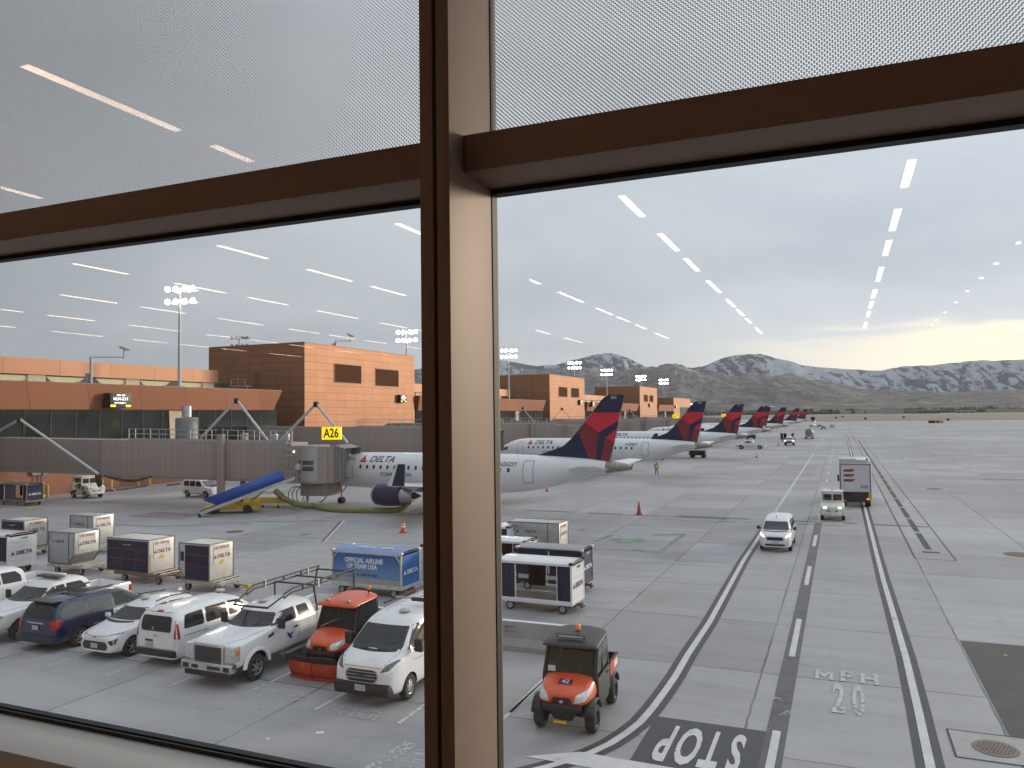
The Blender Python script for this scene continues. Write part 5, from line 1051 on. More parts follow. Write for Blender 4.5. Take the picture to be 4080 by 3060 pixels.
# 2 white crew cab with a light bar
cw, bv2 = pickup(-29.4, 22.0, -90, 'white crew cab pickup with a dark roof light bar, left of the blue minivan', L=5.9, w=1.0, h=1.86, wr=.40, fx=1.95, rx=-1.65, hood=1.18, grille='black', crew=True, cabback=-1.05)
MB().box(-.1, .25, -.62, .62, 1.92, 2.02).build('light_bar', mat('dark light bar', (.06, .055, .05), .4), cw, bevel=.03)
cw2, _ = pickup(-33.9, 22.4, -90, 'white pickup at the far left edge, mostly out of the picture', L=5.9, w=1.0, h=1.86, wr=.40, fx=1.95, rx=-1.65, hood=1.18, grille='black', crew=True, cabback=-1.05)
text('492472', (1.5, .3, 1.315), (0, 1, 0), (-1, 0, 0), .3, TEXTD, cw2)
# ---- generic one-box cars
def car(x, y, rot, label, name, cat, S_, L, w, wr, ax, style='alloy', body=WHITE, rimm=None, group=None, wd=.22, rarch=1.17):
    o = thing(name, x, y, rot, label, cat, group); b = hull(S_, 'body', body, o); arches(b, [(ax[0], wr), (ax[1], wr)], w, wr*rarch); wheels(o, ax, w-.12, wr, wd, style, rimm); return o, bvh_of(b), b
# 3 blue minivan, rear toward the camera
BLUE = mat('dark blue metallic', (.010, .026, .066), .25, .2, var=.1, coat=.8); w = .99
S_ = [(2.55, ringp(.35, .75, .88, w*.82, w*.70)), (2.45, ringp(.30, .80, .95, w*.92, w*.82)), (2.0, ringp(.25, .92, 1.06, w*.98, w*.88)), (1.55, ringp(.24, 1.0, 1.13, w, w*.88)), (1.15, ringp(.24, 1.05, 1.30, w, w*.82)), (.6, ringp(.24, 1.06, 1.62, w, w*.76)), (.2, ringp(.24, 1.07, 1.74, w, w*.75)), (-1.0, ringp(.24, 1.08, 1.77, w, w*.76)), (-1.9, ringp(.24, 1.10, 1.74, w, w*.77)), (-2.25, ringp(.24, 1.10, 1.66, w, w*.78)), (-2.42, ringp(.26, 1.08, 1.35, w*.99, w*.84)), (-2.52, ringp(.30, 1.0, 1.12, w*.97, w*.88)), (-2.56, ringp(.36, .9, .98, w*.92, w*.84))]
mv, bv, _b = car(-26.62, 21.85, 90, 'dark blue minivan parked tail toward the window', 'minivan', 'minivan', S_, 5.14, w, .345, (1.55, -1.53), body=BLUE)
for sd_ in 'LR':
    panel(bv, sd_, [(.95, 1.12), (.75, 1.30), (.42, 1.56), (-.05, 1.60), (-.05, 1.12)], GLASS, mv, 'front_window', .006, .15, .05); panel(bv, sd_, [(-.15, 1.12), (-.15, 1.60), (-1.10, 1.62), (-1.15, 1.14)], GLASSL, mv, 'sliding_door_window', .006, .15, .06); panel(bv, sd_, [(-1.28, 1.15), (-1.24, 1.62), (-1.95, 1.58), (-2.25, 1.40), (-2.28, 1.18)], GLASSL, mv, 'rear_side_window', .006, .15, .08)
    panel(bv, sd_, [(-1.0, .66), (.9, .60), (.9, .64), (-1.0, .70)], CHROME, mv, 'side_trim', .008, .3, .0)
    for xx in (-.1, -1.2): me = poly_mesh([[(xx-.006, .36), (xx+.006, .36), (xx+.006, 1.06), (xx-.006, 1.06)]], .2); decal(bv, sd_, me, .004); mesh_obj('door_seam', me, BLACK, mv)
    panel(bv, sd_, [(-2.34, .84), (-2.50, .84), (-2.50, 1.14), (-2.30, 1.14)], REDL, mv, 'tail_light', .012, .1, .02)
panel(bv, 'B', [(-.70, 1.13), (.70, 1.13), (.62, 1.58), (-.62, 1.58)], GLASS, mv, 'rear_window', .008, .15, .10); MB().box(-2.42, -2.02, -.66, .66, 1.70, 1.735).build('spoiler', mat('dark roof spoiler', (.05, .055, .065), .4), mv, bevel=.012)
for s in (-1, 1): panel(bv, 'B', [(s*.72, .80), (s*.955, .80), (s*.965, 1.10), (s*.74, 1.12)], REDL, mv, 'tail_light', .012, .1, .02)
panel(bv, 'B', [(-.42, .98), (.42, .98), (.42, 1.03), (-.42, 1.03)], CHROME, mv, 'tailgate_trim', .02, .1, .0); plate(bv, 'B', .0, .84, mv); MB().box(-2.68, -2.38, -w*.93, w*.93, .32, .58).build('rear_bumper', mat('dark blue bumper', (.02, .03, .055), .45), mv, bevel=.09)
for yy in (-.62, .62): MB().beam((.1, yy, 1.86), (-1.75, yy, 1.85), .05, .05).build('roof_rail', BLACK, mv)
for xx in (-.9, -1.1, -1.25): MB().beam((xx, -.62, 1.87), (xx, .62, 1.87), .06, .03).build('roof_bar', BLACK, mv)
MB().box(-.02, -.02, 0, 0, 0, 0) if False else None; ms = panel(bv, 'R', [(-.15, .80), (.75, .80), (.75, 1.04), (-.15, 1.04)], mat('magnetic sign', (.62, .63, .66), .4), mv, 'door_sign', .008, .2, .02); stext(bv, 'R', 'Prospect', .36, .95, .13, mat('sign blue', (.03, .05, .22)), ms, off=.012); stext(bv, 'R', 'P', -.02, .92, .2, mat('sign blue', (.03, .05, .22)), ms, off=.012)
# 4 white compact hatch, nose toward the camera
w = .90
S_ = [(2.13, ringp(.30, .68, .74, w*.70, w*.58)), (2.08, ringp(.26, .76, .84, w*.84, w*.72)), (1.85, ringp(.22, .84, .93, w*.95, w*.86)), (1.35, ringp(.20, .93, 1.03, w, w*.90)), (1.0, ringp(.20, 1.0, 1.12, w, w*.86)), (.55, ringp(.20, 1.03, 1.38, w, w*.78)), (.12, ringp(.20, 1.05, 1.56, w, w*.73)), (-.7, ringp(.20, 1.07, 1.60, w, w*.74)), (-1.4, ringp(.20, 1.08, 1.56, w, w*.73)), (-1.75, ringp(.22, 1.06, 1.42, w*.99, w*.76)), (-2.02, ringp(.26, 1.0, 1.12, w*.96, w*.84)), (-2.14, ringp(.32, .9, .98, w*.88, w*.78))]
ev, bv, _b = car(-23.72, 21.45, -90, 'white compact hatchback with a dark hexagonal lower grille, right of the blue minivan', 'hatchback', 'car', S_, 4.3, w, .335, (1.32, -1.35))
panel(bv, 'F', [(-.52, .36), (.52, .36), (.60, .48), (.50, .64), (-.50, .64), (-.60, .48)], mat('brown black grille', (.05, .045, .042), .6, var=.3, scale=30), ev, 'grille', .010, .1, .04); plate(bv, 'F', 0, .50, ev); panel(bv, 'F', [(-.10, .775), (.10, .775), (.05, .80), (-.05, .80)], BLACK, ev, 'badge', .01, .1, 0)
for s in (-1, 1): panel(bv, 'F', [(s*.42, .82), (s*.80, .90), (s*.86, .93), (s*.80, .86)], GLASS, ev, 'day_light', .012, .1, .008); panel(bv, 'F', [(s*.60, .66), (s*.82, .74), (s*.80, .56), (s*.74, .52)], BLACK, ev, 'headlight', .012, .1, .02); mirror_(ev, .75, s*(w+.03), 1.05, WHITE, (.12, .18, .15))
panel(bv, 'F', [(-.74, 1.13), (.74, 1.13), (.60, 1.43), (-.60, 1.43)], GLASS, ev, 'windscreen', .006, .12, .06)
for sd_ in 'LR': panel(bv, sd_, [(.72, 1.12), (.10, 1.47), (-.35, 1.49), (-.35, 1.12)], GLASS, ev, 'front_window', .006, .15, .04); panel(bv, sd_, [(-.42, 1.12), (-.42, 1.49), (-1.10, 1.46), (-1.35, 1.24), (-1.20, 1.13)], GLASS, ev, 'rear_window', .006, .15, .04)
for s in (-1, 1): MB().tube([(.1, s*.62, 1.59), (-.5, s*.64, 1.66), (-1.5, s*.62, 1.58)], .022, 6).build('roof_rail', BLACK, ev)
roof_puck(ev, -.1, -.1, 1.60); MB().prism([(-1.5, 1.60), (-1.62, 1.72), (-1.75, 1.58)], -.02, .02).build('aerial_fin', WHITE, ev)
# 5 small white van: built once parked tail-first, once driving on the road
def small_van(x, y, rot, label, lit=False):
    w = .915
    S_ = [(2.40, ringp(.34, .74, .84, w*.74, w*.62)), (2.33, ringp(.28, .84, .96, w*.88, w*.76)), (2.0, ringp(.24, .98, 1.10, w*.98, w*.86)), (1.6, ringp(.22, 1.06, 1.18, w, w*.88)), (1.25, ringp(.22, 1.10, 1.36, w, w*.84)), (.75, ringp(.22, 1.12, 1.70, w, w*.78)), (.4, ringp(.22, 1.12, 1.79, w, w*.78)), (-.8, ringp(.22, 1.13, 1.83, w, w*.80)), (-2.0, ringp(.22, 1.13, 1.81, w, w*.82)), (-2.28, ringp(.22, 1.12, 1.74, w, w*.83)), (-2.38, ringp(.24, 1.10, 1.50, w*.99, w*.86)), (-2.41, ringp(.28, 1.02, 1.2, w*.97, w*.86))]
    o, bv, b = car(x, y, rot, label, 'small_van', 'van', S_, 4.8, w, .33, (1.45, -1.6), 'cover'); panel(bv, 'F', [(-.74, 1.20), (.74, 1.20), (.64, 1.62), (-.64, 1.62)], GLASS, o, 'windscreen', .006, .12, .06)
    panel(bv, 'F', [(-.42, .70), (.42, .70), (.50, .80), (.40, .88), (-.40, .88), (-.50, .80)], BLACK, o, 'grille', .012, .1, .04); panel(bv, 'F', [(-.50, .38), (.50, .38), (.58, .44), (.50, .50), (-.50, .50), (-.58, .44)], BLACK, o, 'lower_grille', .012, .1, .02); plate(bv, 'F', 0, .56, o)
    for s in (-1, 1):
        panel(bv, 'F', [(s*.56, .86), (s*.84, .96), (s*.86, 1.06), (s*.66, .98)], LITL if lit else LENS, o, 'headlight', .014, .1, .02); panel(bv, 'F', [(s*.66, .50), (s*.74, .50), (s*.74, .57), (s*.66, .57)], LENS, o, 'fog_light', .012, .1, .02); mirror_(o, .95, s*(w+.04), 1.14, BLACK, (.12, .17, .20))
        panel(bv, 'B', [(s*.79, .95), (s*.868, .95), (s*.862, 1.40), (s*.81, 1.40)], REDL, o, 'tail_light', .014, .1, .02)
    for sd_ in 'LR':
        panel(bv, sd_, [(1.05, 1.18), (.85, 1.40), (.60, 1.62), (.05, 1.66), (.05, 1.18)], GLASS, o, 'front_window', .006, .15, .05); panel(bv, sd_, [(-.05, 1.18), (-.05, 1.66), (-1.05, 1.68), (-1.05, 1.18)], GLASS, o, 'middle_window', .006, .15, .07); panel(bv, sd_, [(-1.15, 1.18), (-1.15, 1.66), (-1.95, 1.64), (-2.05, 1.20)], GLASS, o, 'rear_side_window', .006, .15, .08); panel(bv, sd_, [(-2.1, .99), (-1.0, .96), (-1.0, .975), (-2.1, 1.005)], BLACK, o, 'door_track', .008, .3, 0)
        panel(bv, sd_, [(-2.24, .93), (-2.36, .93), (-2.34, 1.42), (-2.27, 1.42)], REDL, o, 'tail_light', .012, .1, .01)
    panel(bv, 'B', [(-.62, 1.14), (.62, 1.14), (.66, 1.22), (.64, 1.64), (-.64, 1.64), (-.66, 1.22)], GLASS, o, 'rear_window', .008, .12, .12); panel(bv, 'B', [(-.10, .98), (.10, .98), (.10, 1.02), (-.10, 1.02)], CHROME, o, 'tailgate_handle', .02, .1, .01); panel(bv, 'B', [(.12, .80), (.50, .80), (.46, .86), (.12, .86)], BLACK, o, 'handle_recess', .012, .1, .02); plate(bv, 'B', .28, .70, o); panel(bv, 'B', [(-.14, 1.75), (.14, 1.75), (.12, 1.79), (-.12, 1.79)], REDL, o, 'brake_light', .02, .1, 0)
    seam(bv, 'B', [(-.80, .58), (-.84, 1.1), (-.74, 1.74), (.74, 1.74), (.84, 1.1), (.80, .58), (-.80, .58)], o); [seam(bv, q_, [(x_, .32), (x_, 1.1)], o) for q_ in 'LR' for x_ in (1.12, -.0, -1.1)]; seam(bv, 'F', [(-.62, .90), (-.80, 1.08)], o); seam(bv, 'F', [(.62, .90), (.80, 1.08)], o); seam(bv, 'F', [(-.62, .90), (0, .905), (.62, .90)], o); seam(bv, 'F', [(-.72, 1.16), (0, 1.14), (.72, 1.16)], o, .04, BLACK, 'cowl')
    panel(bv, 'B', [(.10, 1.18), (.17, 1.18), (.17, 1.28), (.10, 1.28)], mat('pink sticker', (.5, .2, .2)), o, 'sticker', .012, .1, 0)
    MB().box(-2.50, -2.28, -w*.96, w*.96, .34, .56).build('rear_bumper', BLACK, o, bevel=.07); return o
tc = small_van(-21.2, 22.0, 90, 'white small van parked tail first between the hatchback and the ladder rack pickup'); roof_puck(tc, .6, .1, 1.84)
tr_ = small_van(-3.75, 50.5, -90, 'white small van driving toward the window along the road with its headlights on', True); MB().prism([(.9, 1.83), (.82, 1.95), (.72, 1.83)], -.02, .02).build('aerial_fin', BLACK, tr_)
# 8 big white van
w = 1.03
S_ = [(2.92, ringp(.42, .92, 1.00, w*.76, w*.64)), (2.86, ringp(.34, 1.02, 1.14, w*.90, w*.78)), (2.55, ringp(.28, 1.18, 1.32, w*.99, w*.86)), (2.2, ringp(.26, 1.28, 1.46, w, w*.88)), (1.95, ringp(.26, 1.32, 1.62, w, w*.86)), (1.45, ringp(.26, 1.34, 2.02, w, w*.80)), (1.0, ringp(.26, 1.34, 2.16, w, w*.80)), (0, ringp(.26, 1.34, 2.22, w, w*.84)), (-2.6, ringp(.26, 1.34, 2.22, w, w*.86)), (-2.86, ringp(.28, 1.34, 2.16, w, w*.86)), (-2.92, ringp(.34, 1.30, 1.9, w*.98, w*.88))]
tv, bv, _b = car(-12.72, 21.9, -90, 'large white cargo van with a black bumper and a ladder on its roof', 'cargo_van', 'van', S_, 5.9, w, .355, (1.93, -1.8), 'cover', wd=.24)
panel(bv, 'F', [(-.86, 1.46), (.86, 1.46), (.74, 1.95), (-.74, 1.95)], GLASS, tv, 'windscreen', .006, .12, .06); panel(bv, 'F', [(-.46, .66), (.46, .66), (.56, .84), (.46, 1.06), (-.46, 1.06), (-.56, .84)], CHROME, tv, 'grille_surround', .012, .1, .08)
panel(bv, 'F', [(-.43, .69), (.43, .69), (.52, .84), (.43, 1.03), (-.43, 1.03), (-.52, .84)], BLACK, tv, 'grille', .022, .1, .08); [panel(bv, 'F', [(-.48, z), (.48, z), (.48, z+.025), (-.48, z+.025)], STEEL, tv, 'grille_bar', .034, .1, 0) for z in (.78, .87, .96)]
panel(bv, 'F', [(-.13, .845), (0, .80), (.13, .845), (.13, .885), (0, .93), (-.13, .885)], mat('dark blue badge', (.03, .05, .12)), tv, 'badge', .045, .1, .03)
MB().box(2.60, 2.99, -w*.90, w*.90, .30, .68).build('bumper', BLACK, tv, bevel=.12); MB().box(2.99, 3.005, -.17, .17, .46, .62).build('number_plate', mat('number plate', (.42, .42, .44)), tv)
text('U75-A', (3.007, 0, .54), (0, 1, 0), (0, 0, 1), .10, mat('plate blue', (.08, .12, .3)), tv, 'plate_lettering')
for s in (-1, 1):
    panel(bv, 'F', [(s*.60, .98), (s*.84, 1.04), (s*.99, 1.24), (s*.92, 1.26), (s*.72, 1.16)], mat('dark headlight', (.12, .12, .125), .1, var=.6, scale=14), tv, 'headlight', .014, .1, .03); mirror_(tv, 1.75, s*(w+.05), 1.32, BLACK, (.14, .25, .36)); panel(bv, 'T', [(2.28, s*.14), (2.28, s*.48), (2.36, s*.46), (2.36, s*.16)], BLACK, tv, 'bonnet_vent', .02, .1, .02)
    MB().box(-2.6, 2.6, s*w*.97, s*(w+.012), .40, .62).build('side_moulding', BLACK, tv, bevel=.006) if False else None
for sd_ in 'LR': panel(bv, sd_, [(1.95, 1.40), (1.75, 1.62), (1.35, 1.98), (.75, 1.98), (.75, 1.40)], GLASS, tv, 'front_window', .006, .15, .05); me = poly_mesh([[(.62, .5), (.635, .5), (.635, 2.0), (.62, 2.0)]], .2); decal(bv, sd_, me, .004); mesh_obj('door_seam', me, BLACK, tv)
panel(bv, 'T', [(.9, -.7), (-2.7, -.7), (-2.7, -.55), (.9, -.55)], BLACK, tv, 'roof_strip', .008, .3, 0) if False else None
for yy in (-.72, .72): MB().beam((.55, yy, 2.30), (-2.7, yy, 2.32), .05, .05).build('roof_rail', BLACK, tv)
roof_puck(tv, .85, .2, 2.20)
ld = thing('ladder', -12.72, 21.9, -90, 'aluminium ladder lying on the roof rack of the large white van', 'ladder'); mb = MB()
for yy in (.22, .58): mb.beam((.35, yy, 2.46), (-2.9, yy, 2.46), .03, .09)
for k in range(11): mb.tube([(.2-k*.29, .22, 2.46), (.2-k*.29, .58, 2.46)], .018, 6)
mb.build('rails_and_rungs', ALU, ld); MB().box(.30, .42, .18, .62, 2.41, 2.51).build('end_cap', BLACK, ld); mb = MB(); [mb.tube([(xx, .4, 2.30), (xx, .4, 2.42)], .03, 6).tube([(xx, -.7, 2.36), (xx, .7, 2.36)], .03, 6) for xx in (-.1, -2.2)]; mb.build('ladder_clamp', STEEL, tv)
seam(bv, 'F', [(-.62, 1.09), (0, 1.10), (.62, 1.09)], tv); seam(bv, 'F', [(-.62, 1.09), (-.86, 1.40)], tv); seam(bv, 'F', [(.62, 1.09), (.86, 1.40)], tv); seam(bv, 'F', [(-.84, 1.44), (0, 1.42), (.84, 1.44)], tv, .05, BLACK, 'cowl')
for a_ in (-.5, .15): MB().tube([(2.18, a_, 1.50), (2.02, a_+.45, 1.60)], .012, 5).build('wiper', BLACK, tv)
panel(bv, 'L', [(1.2, 1.02), (1.75, 1.06), (1.75, 1.10), (1.2, 1.06)], STEEL, tv, 'side_badge', .006, .2, 0)
bve = bvh_of(*[q for q in kids(ev) if q.name.startswith('body')]); seam(bve, 'F', [(-.50, .83), (0, .80), (.50, .83)], ev); seam(bve, 'F', [(-.50, .83), (-.70, 1.06)], ev); seam(bve, 'F', [(.50, .83), (.70, 1.06)], ev); seam(bve, 'F', [(-.72, 1.10), (0, 1.09), (.72, 1.10)], ev, .04, BLACK, 'cowl'); [seam(bve, q_, [(x_, .3), (x_, 1.05)], ev) for q_ in 'LR' for x_ in (.85, -.38)]
bvm = bvh_of(*[q for q in kids(mv) if q.name.startswith('body')]); seam(bvm, 'B', [(-.68, .62), (-.72, 1.1), (-.66, 1.62), (.66, 1.62), (.72, 1.1), (.68, .62)], mv); seam(bvm, 'B', [(-.68, .62), (.68, .62)], mv)
# ---- utility vehicles
CLEARG = bpy.data.materials.new('clear cab glass'); _t = NT(CLEARG); _t.b.inputs['Base Color'].default_value = (.035, .035, .032, 1); _t.b.inputs['Alpha'].default_value = .42; _t.b.inputs['Roughness'].default_value = .05
def utv(x, y, rot, label, roofm, cabm, plow=False):
    o = thing('utility_vehicle', x, y, rot, label, 'utility vehicle', None)
    P_ = lambda zb, zt, w1, w2: [(0, zb), (w1*.6, zb), (w1, zb+.03), (w1, (zb+zt)/2), (w2, zt-.06), (w2-.08, zt), (w2*.5, zt+.03), (0, zt+.04)]
    hood = hull([(1.52, P_(.78, .92, .42, .38)), (1.48, P_(.72, 1.0, .58, .52)), (1.25, P_(.70, 1.10, .66, .60)), (.90, P_(.70, 1.20, .70, .64)), (.70, P_(.70, 1.24, .71, .66)), (.66, P_(.72, 1.22, .69, .64))], 'hood', ORANGE, o); bvh = bvh_of(hood)
    panel(bvh, 'F', [(-.30, .74), (.30, .74), (.22, .92), (-.22, .92)], BLACK, hood, 'grille', .012, .1, .03); panel(bvh, 'F', [(-.07, .83), (0, .79), (.07, .83), (0, .87)], CHROME, hood, 'badge', .02, .1, .02)
    for s in (-1, 1): panel(bvh, 'F', [(s*.32, .80), (s*.58, .86), (s*.68, 1.04), (s*.61, 1.08), (s*.36, .99)], LENS, o, 'headlight', .015, .08, .03)
    if not plow: panel(bvh, 'T', [(1.02, -.18), (1.02, .18), (1.22, .18), (1.22, -.18)], mat('purple sticker', (.10, .015, .07), .4), hood, 'number_sticker', .01, .1, 0); stext(bvh, 'T', '42', 1.12, 0, .2, TEXTW, hood, 'sticker_number', off=.014, rot=math.pi/2)
    MB().box(1.05, 1.56, -.50, .50, .58, .78).build('front_bumper', BLACK, o, bevel=.08); MB().prism([(-.50, .70), (.50, .70), (.24, .36), (-.24, .36)], 1.25, 1.42, 'yz').build('bull_guard', DARKSTEEL, o, bevel=.03); mb = MB()
    for s in (-1, 1): mb.tube([(1.05, s*.2, .38), (1.05, s*.62, .34)], .045, 8).tube([(1.15, s*.2, .50), (1.15, s*.60, .44)], .035, 8).tube([(1.0, s*.25, .65), (1.0, s*.5, .36)], .05, 8)
    mb.box(.8, 1.3, -.2, .2, .30, .55); mb.build('suspension', DARKSTEEL, o)
    for s in (-1, 1):
        mb = MB(); 
        for (cx_, r0, r1) in ((1.05, .36, .46), (-1.05, .38, .47)):
            vs = []; n = 9
            for k in range(n+1): a = math.radians(15+k*150/n); vs += [(cx_+r1*math.cos(a), s*.50, .38+r1*math.sin(a)), (cx_+r1*math.cos(a), s*.80, .36+r1*math.sin(a))]
            mb.add(vs, [(2*k, 2*k+1, 2*k+3, 2*k+2) for k in range(n)])
        ob = mb.build('mudguard', BLACK, o, 40); md = ob.modifiers.new('s', 'SOLIDIFY'); md.thickness = .03; evald(ob)
        for xx in (1.05, -1.05): wheel(o, xx, s*.66, .335, .26, 'steel', mat('black rim', (.03, .03, .03), .5))
    # cab
    mb = MB(); pil = [((.70, 1.15), (.42, 2.0)), ((-.55, .55), (-.55, 2.0))]
    for s in (-1, 1):
        mb.beam((.72, s*.68, 1.15), (.40, s*.62, 1.98), .08, .08); mb.beam((-.58, s*.70, .5), (-.58, s*.62, 1.98), .09, .09); mb.beam((.40, s*.62, 1.96), (-.58, s*.62, 1.96), .08, .06); mb.beam((.05, s*.70, 1.2), (.0, s*.64, 1.96), .04, .04)
    for z, x_, y_ in ((1.98, .40, .62), (1.16, .72, .68), (1.96, -.58, .62), (1.2, -.58, .66)): mb.beam((x_, -y_, z), (x_, y_, z), .08, .08)
    mb.build('cab_frame', BLACK, o); MB().add([(.735, -.62, 1.2), (.735, .62, 1.2), (.45, .57, 1.93), (.45, -.57, 1.93), (.715, -.62, 1.2), (.715, .62, 1.2), (.43, .57, 1.93), (.43, -.57, 1.93)], [(0, 1, 2, 3), (7, 6, 5, 4), (0, 4, 5, 1), (1, 5, 6, 2), (2, 6, 7, 3), (3, 7, 4, 0)]).build('windscreen', CLEARG, o)
    for s in (-1, 1):
        d_ = MB().prism([(.70, 1.18), (.66, .62), (.45, .42), (-.35, .42), (-.56, .62), (-.56, 1.2)], s*.68, s*.745).build('door', cabm, o, bevel=.02); MB().prism([(.62, 1.24), (.36, 1.90), (.06, 1.92), (.08, 1.24)], s*.66, s*.685).prism([(.02, 1.24), (.0, 1.92), (-.52, 1.92), (-.52, 1.24)], s*.66, s*.685).build('side_window', GLASSL if not plow else GLASS, d_); MB().box(-.3, -.15, s*.745, s*.78, 1.08, 1.13).build('door_handle', BLACK, d_)
    MB().box(-.60, .68, -.62, .62, .42, .58).build('floor_pan', BLACK, o); MB().box(-.50, -.05, -.55, .55, .6, .95).box(-.56, -.42, -.55, .55, .9, 1.5).build('seat', BLACK, o, bevel=.04); ob = MB().lathe([(.16, -.015), (.19, 0), (.16, .015)], 'x', n=18, closed=True).xf(Matrix.Translation((.34, .32, 1.28)) @ Matrix.Rotation(-.5, 4, 'Y')).build('steering_wheel', mat('grey wheel', (.2, .2, .2)), o, 40)
    MB().box(-.6, -.56, -.56, .56, 1.24, 1.92).build('rear_window', GLASS, o)
    zr = 2.0; hull([(.74, [(0, zr-.08), (.4, zr-.08), (.70, zr-.10), (.72, zr-.07), (.66, zr-.04), (.3, zr-.03), (0, zr-.03)]), (.72, [(0, zr-.08), (.4, zr-.08), (.72, zr-.10), (.74, zr-.06), (.69, zr-.02), (.3, zr-.01), (0, zr-.01)]), (.56, [(0, zr-.04), (.4, zr-.04), (.72, zr-.06), (.74, zr-.02), (.66, zr+.05), (.3, zr+.09), (0, zr+.10)]), (-.6, [(0, zr-.02), (.4, zr-.02), (.70, zr-.04), (.72, zr), (.64, zr+.09), (.3, zr+.13), (0, zr+.14)]), (-.72, [(0, zr), (.4, zr), (.66, zr-.02), (.68, zr+.02), (.6, zr+.08), (.3, zr+.11), (0, zr+.12)])], 'roof', roofm, o)
    if plow:
        for s in (-1, 1): MB().box(.56, .64, s*.38-.07, s*.38+.07, 2.04, 2.12).build('roof_work_light', mat('work lamp', (.45, .46, .46), .2, .4), o, bevel=.02)
        MB().lathe([(.035, 0), (.035, .10)], 'z', (-.5, .42, 2.12), 10).build('beacon_stem', BLACK, o); MB().lathe([(.06, 2.22), (.06, 2.31), (.045, 2.34), (.001, 2.345)], 'z', (-.5, .42, 0), 16).build('beacon', AMBER, o, 40)
    else:
        MB().lathe([(.075, 2.14), (.07, 2.25), (.05, 2.28), (.001, 2.285)], 'z', (-.15, .0, 0), 16).build('beacon', mat('orange beacon', (.85, .25, .05), .3), o, 40); MB().box(.50, .60, -.38, .38, 2.11, 2.20).build('light_strip', BLACK, o, bevel=.01); MB().box(.601, .61, -.34, .34, 2.13, 2.18).build('light_strip_lens', mat('strip lens', (.35, .35, .35), .2), o)
        MB().box(1.45, 1.52, -.22, .12, .28, .35).build('tow_hook', YEL, o, bevel=.02)
        MB().box(.70, .725, -.58, -.38, 1.28, 1.42).build('windscreen_sticker', mat('pale sticker', (.5, .52, .6)), o)
    # cargo box
    mb = MB(); x0, x1 = -1.62, -.66
    mb.box(x0, x1, -.70, .70, .82, .88)
    fl_ = mb.build('cargo_floor', BLACK, o); c_ = MB().box(x0, x1, -.74, -.70, .82, 1.18).box(x0, x1, .70, .74, .82, 1.18).build('cargo_side', ORANGE, o, bevel=.01); MB().box(x0-.04, x0, -.74, .74, .82, 1.18).box(x1, x1+.03, -.74, .74, .82, 1.2).box(x0, x1, -.75, -.69, 1.18, 1.21).box(x0, x1, .69, .75, 1.18, 1.21).build('cargo_rim', BLACK, o)
    for s in (-1, 1): MB().box(x0+.1, x0+.5, s*.741, s*.746, .92, 1.1).build('cargo_badge', TEXTW, o)
    return o
kb = utv(-6.85, 20.65, -87, 'orange utility vehicle with a black cab roof, driving in front of the barrier', mat('black cab roof', (.045, .045, .047), .5), mat('grey cab door', (.045, .045, .047), .5)); kb.scale = (1.04, 1.04, 1.04)
pw = utv(-15.35, 22.2, -90, 'parked orange utility vehicle with an orange roof, behind its snow plow', ORANGE, BLACK, True); pw.scale = (1.05,)*3
bl = thing('plow_blade', -15.35, 20.25, -90, 'worn orange V shaped snow plow with a black rubber top edge', 'snow plow')
for s in (-1, 1):
    R_ = Matrix.Rotation(math.radians(s*-6), 4, 'Z'); n = 8; vs = []
    for k in range(n+1):
        a = k/n; z = .06+.52*a; xx = .0+.16*math.sin(a*2.4); vs += [(xx-.05, s*.02, z), (xx-.05-.10, s*.92, z)]
    MB().add(vs, [(2*k, 2*k+1, 2*k+3, 2*k+2) for k in range(n)]).build('blade', ORANGE2, bl, 40); ob = bpy.data.objects[-1] if False else [q for q in kids(bl) if q.name.startswith('blade')][-1]; md = ob.modifiers.new('s', 'SOLIDIFY'); md.thickness = .04; evald(ob)
    MB().add([(.10, s*.02, .56), (.0, s*.92, .56), (.22, s*.94, .80), (.30, s*.02, .80), (.08, s*.02, .57), (-.02, s*.92, .57), (.20, s*.94, .82), (.28, s*.02, .82)], [(0, 1, 2, 3), (7, 6, 5, 4), (0, 4, 5, 1), (1, 5, 6, 2), (2, 6, 7, 3), (3, 7, 4, 0)]).build('rubber_flap', BLACK, bl)
    MB().box(-.07, .03, s*.02, s*.93, .0, .10).xf(Matrix.Rotation(math.radians(s*6), 4, 'Z')).build('cutting_edge', mat('worn cutting edge', (.30, .05, .03), .6), bl)
MB().box(-.9, -.1, -.12, .12, .15, .35).beam((-.9, -.35, .3), (-.1, -.1, .3), .08).beam((-.9, .35, .3), (-.1, .1, .3), .08).build('push_frame', DARKSTEEL, bl)
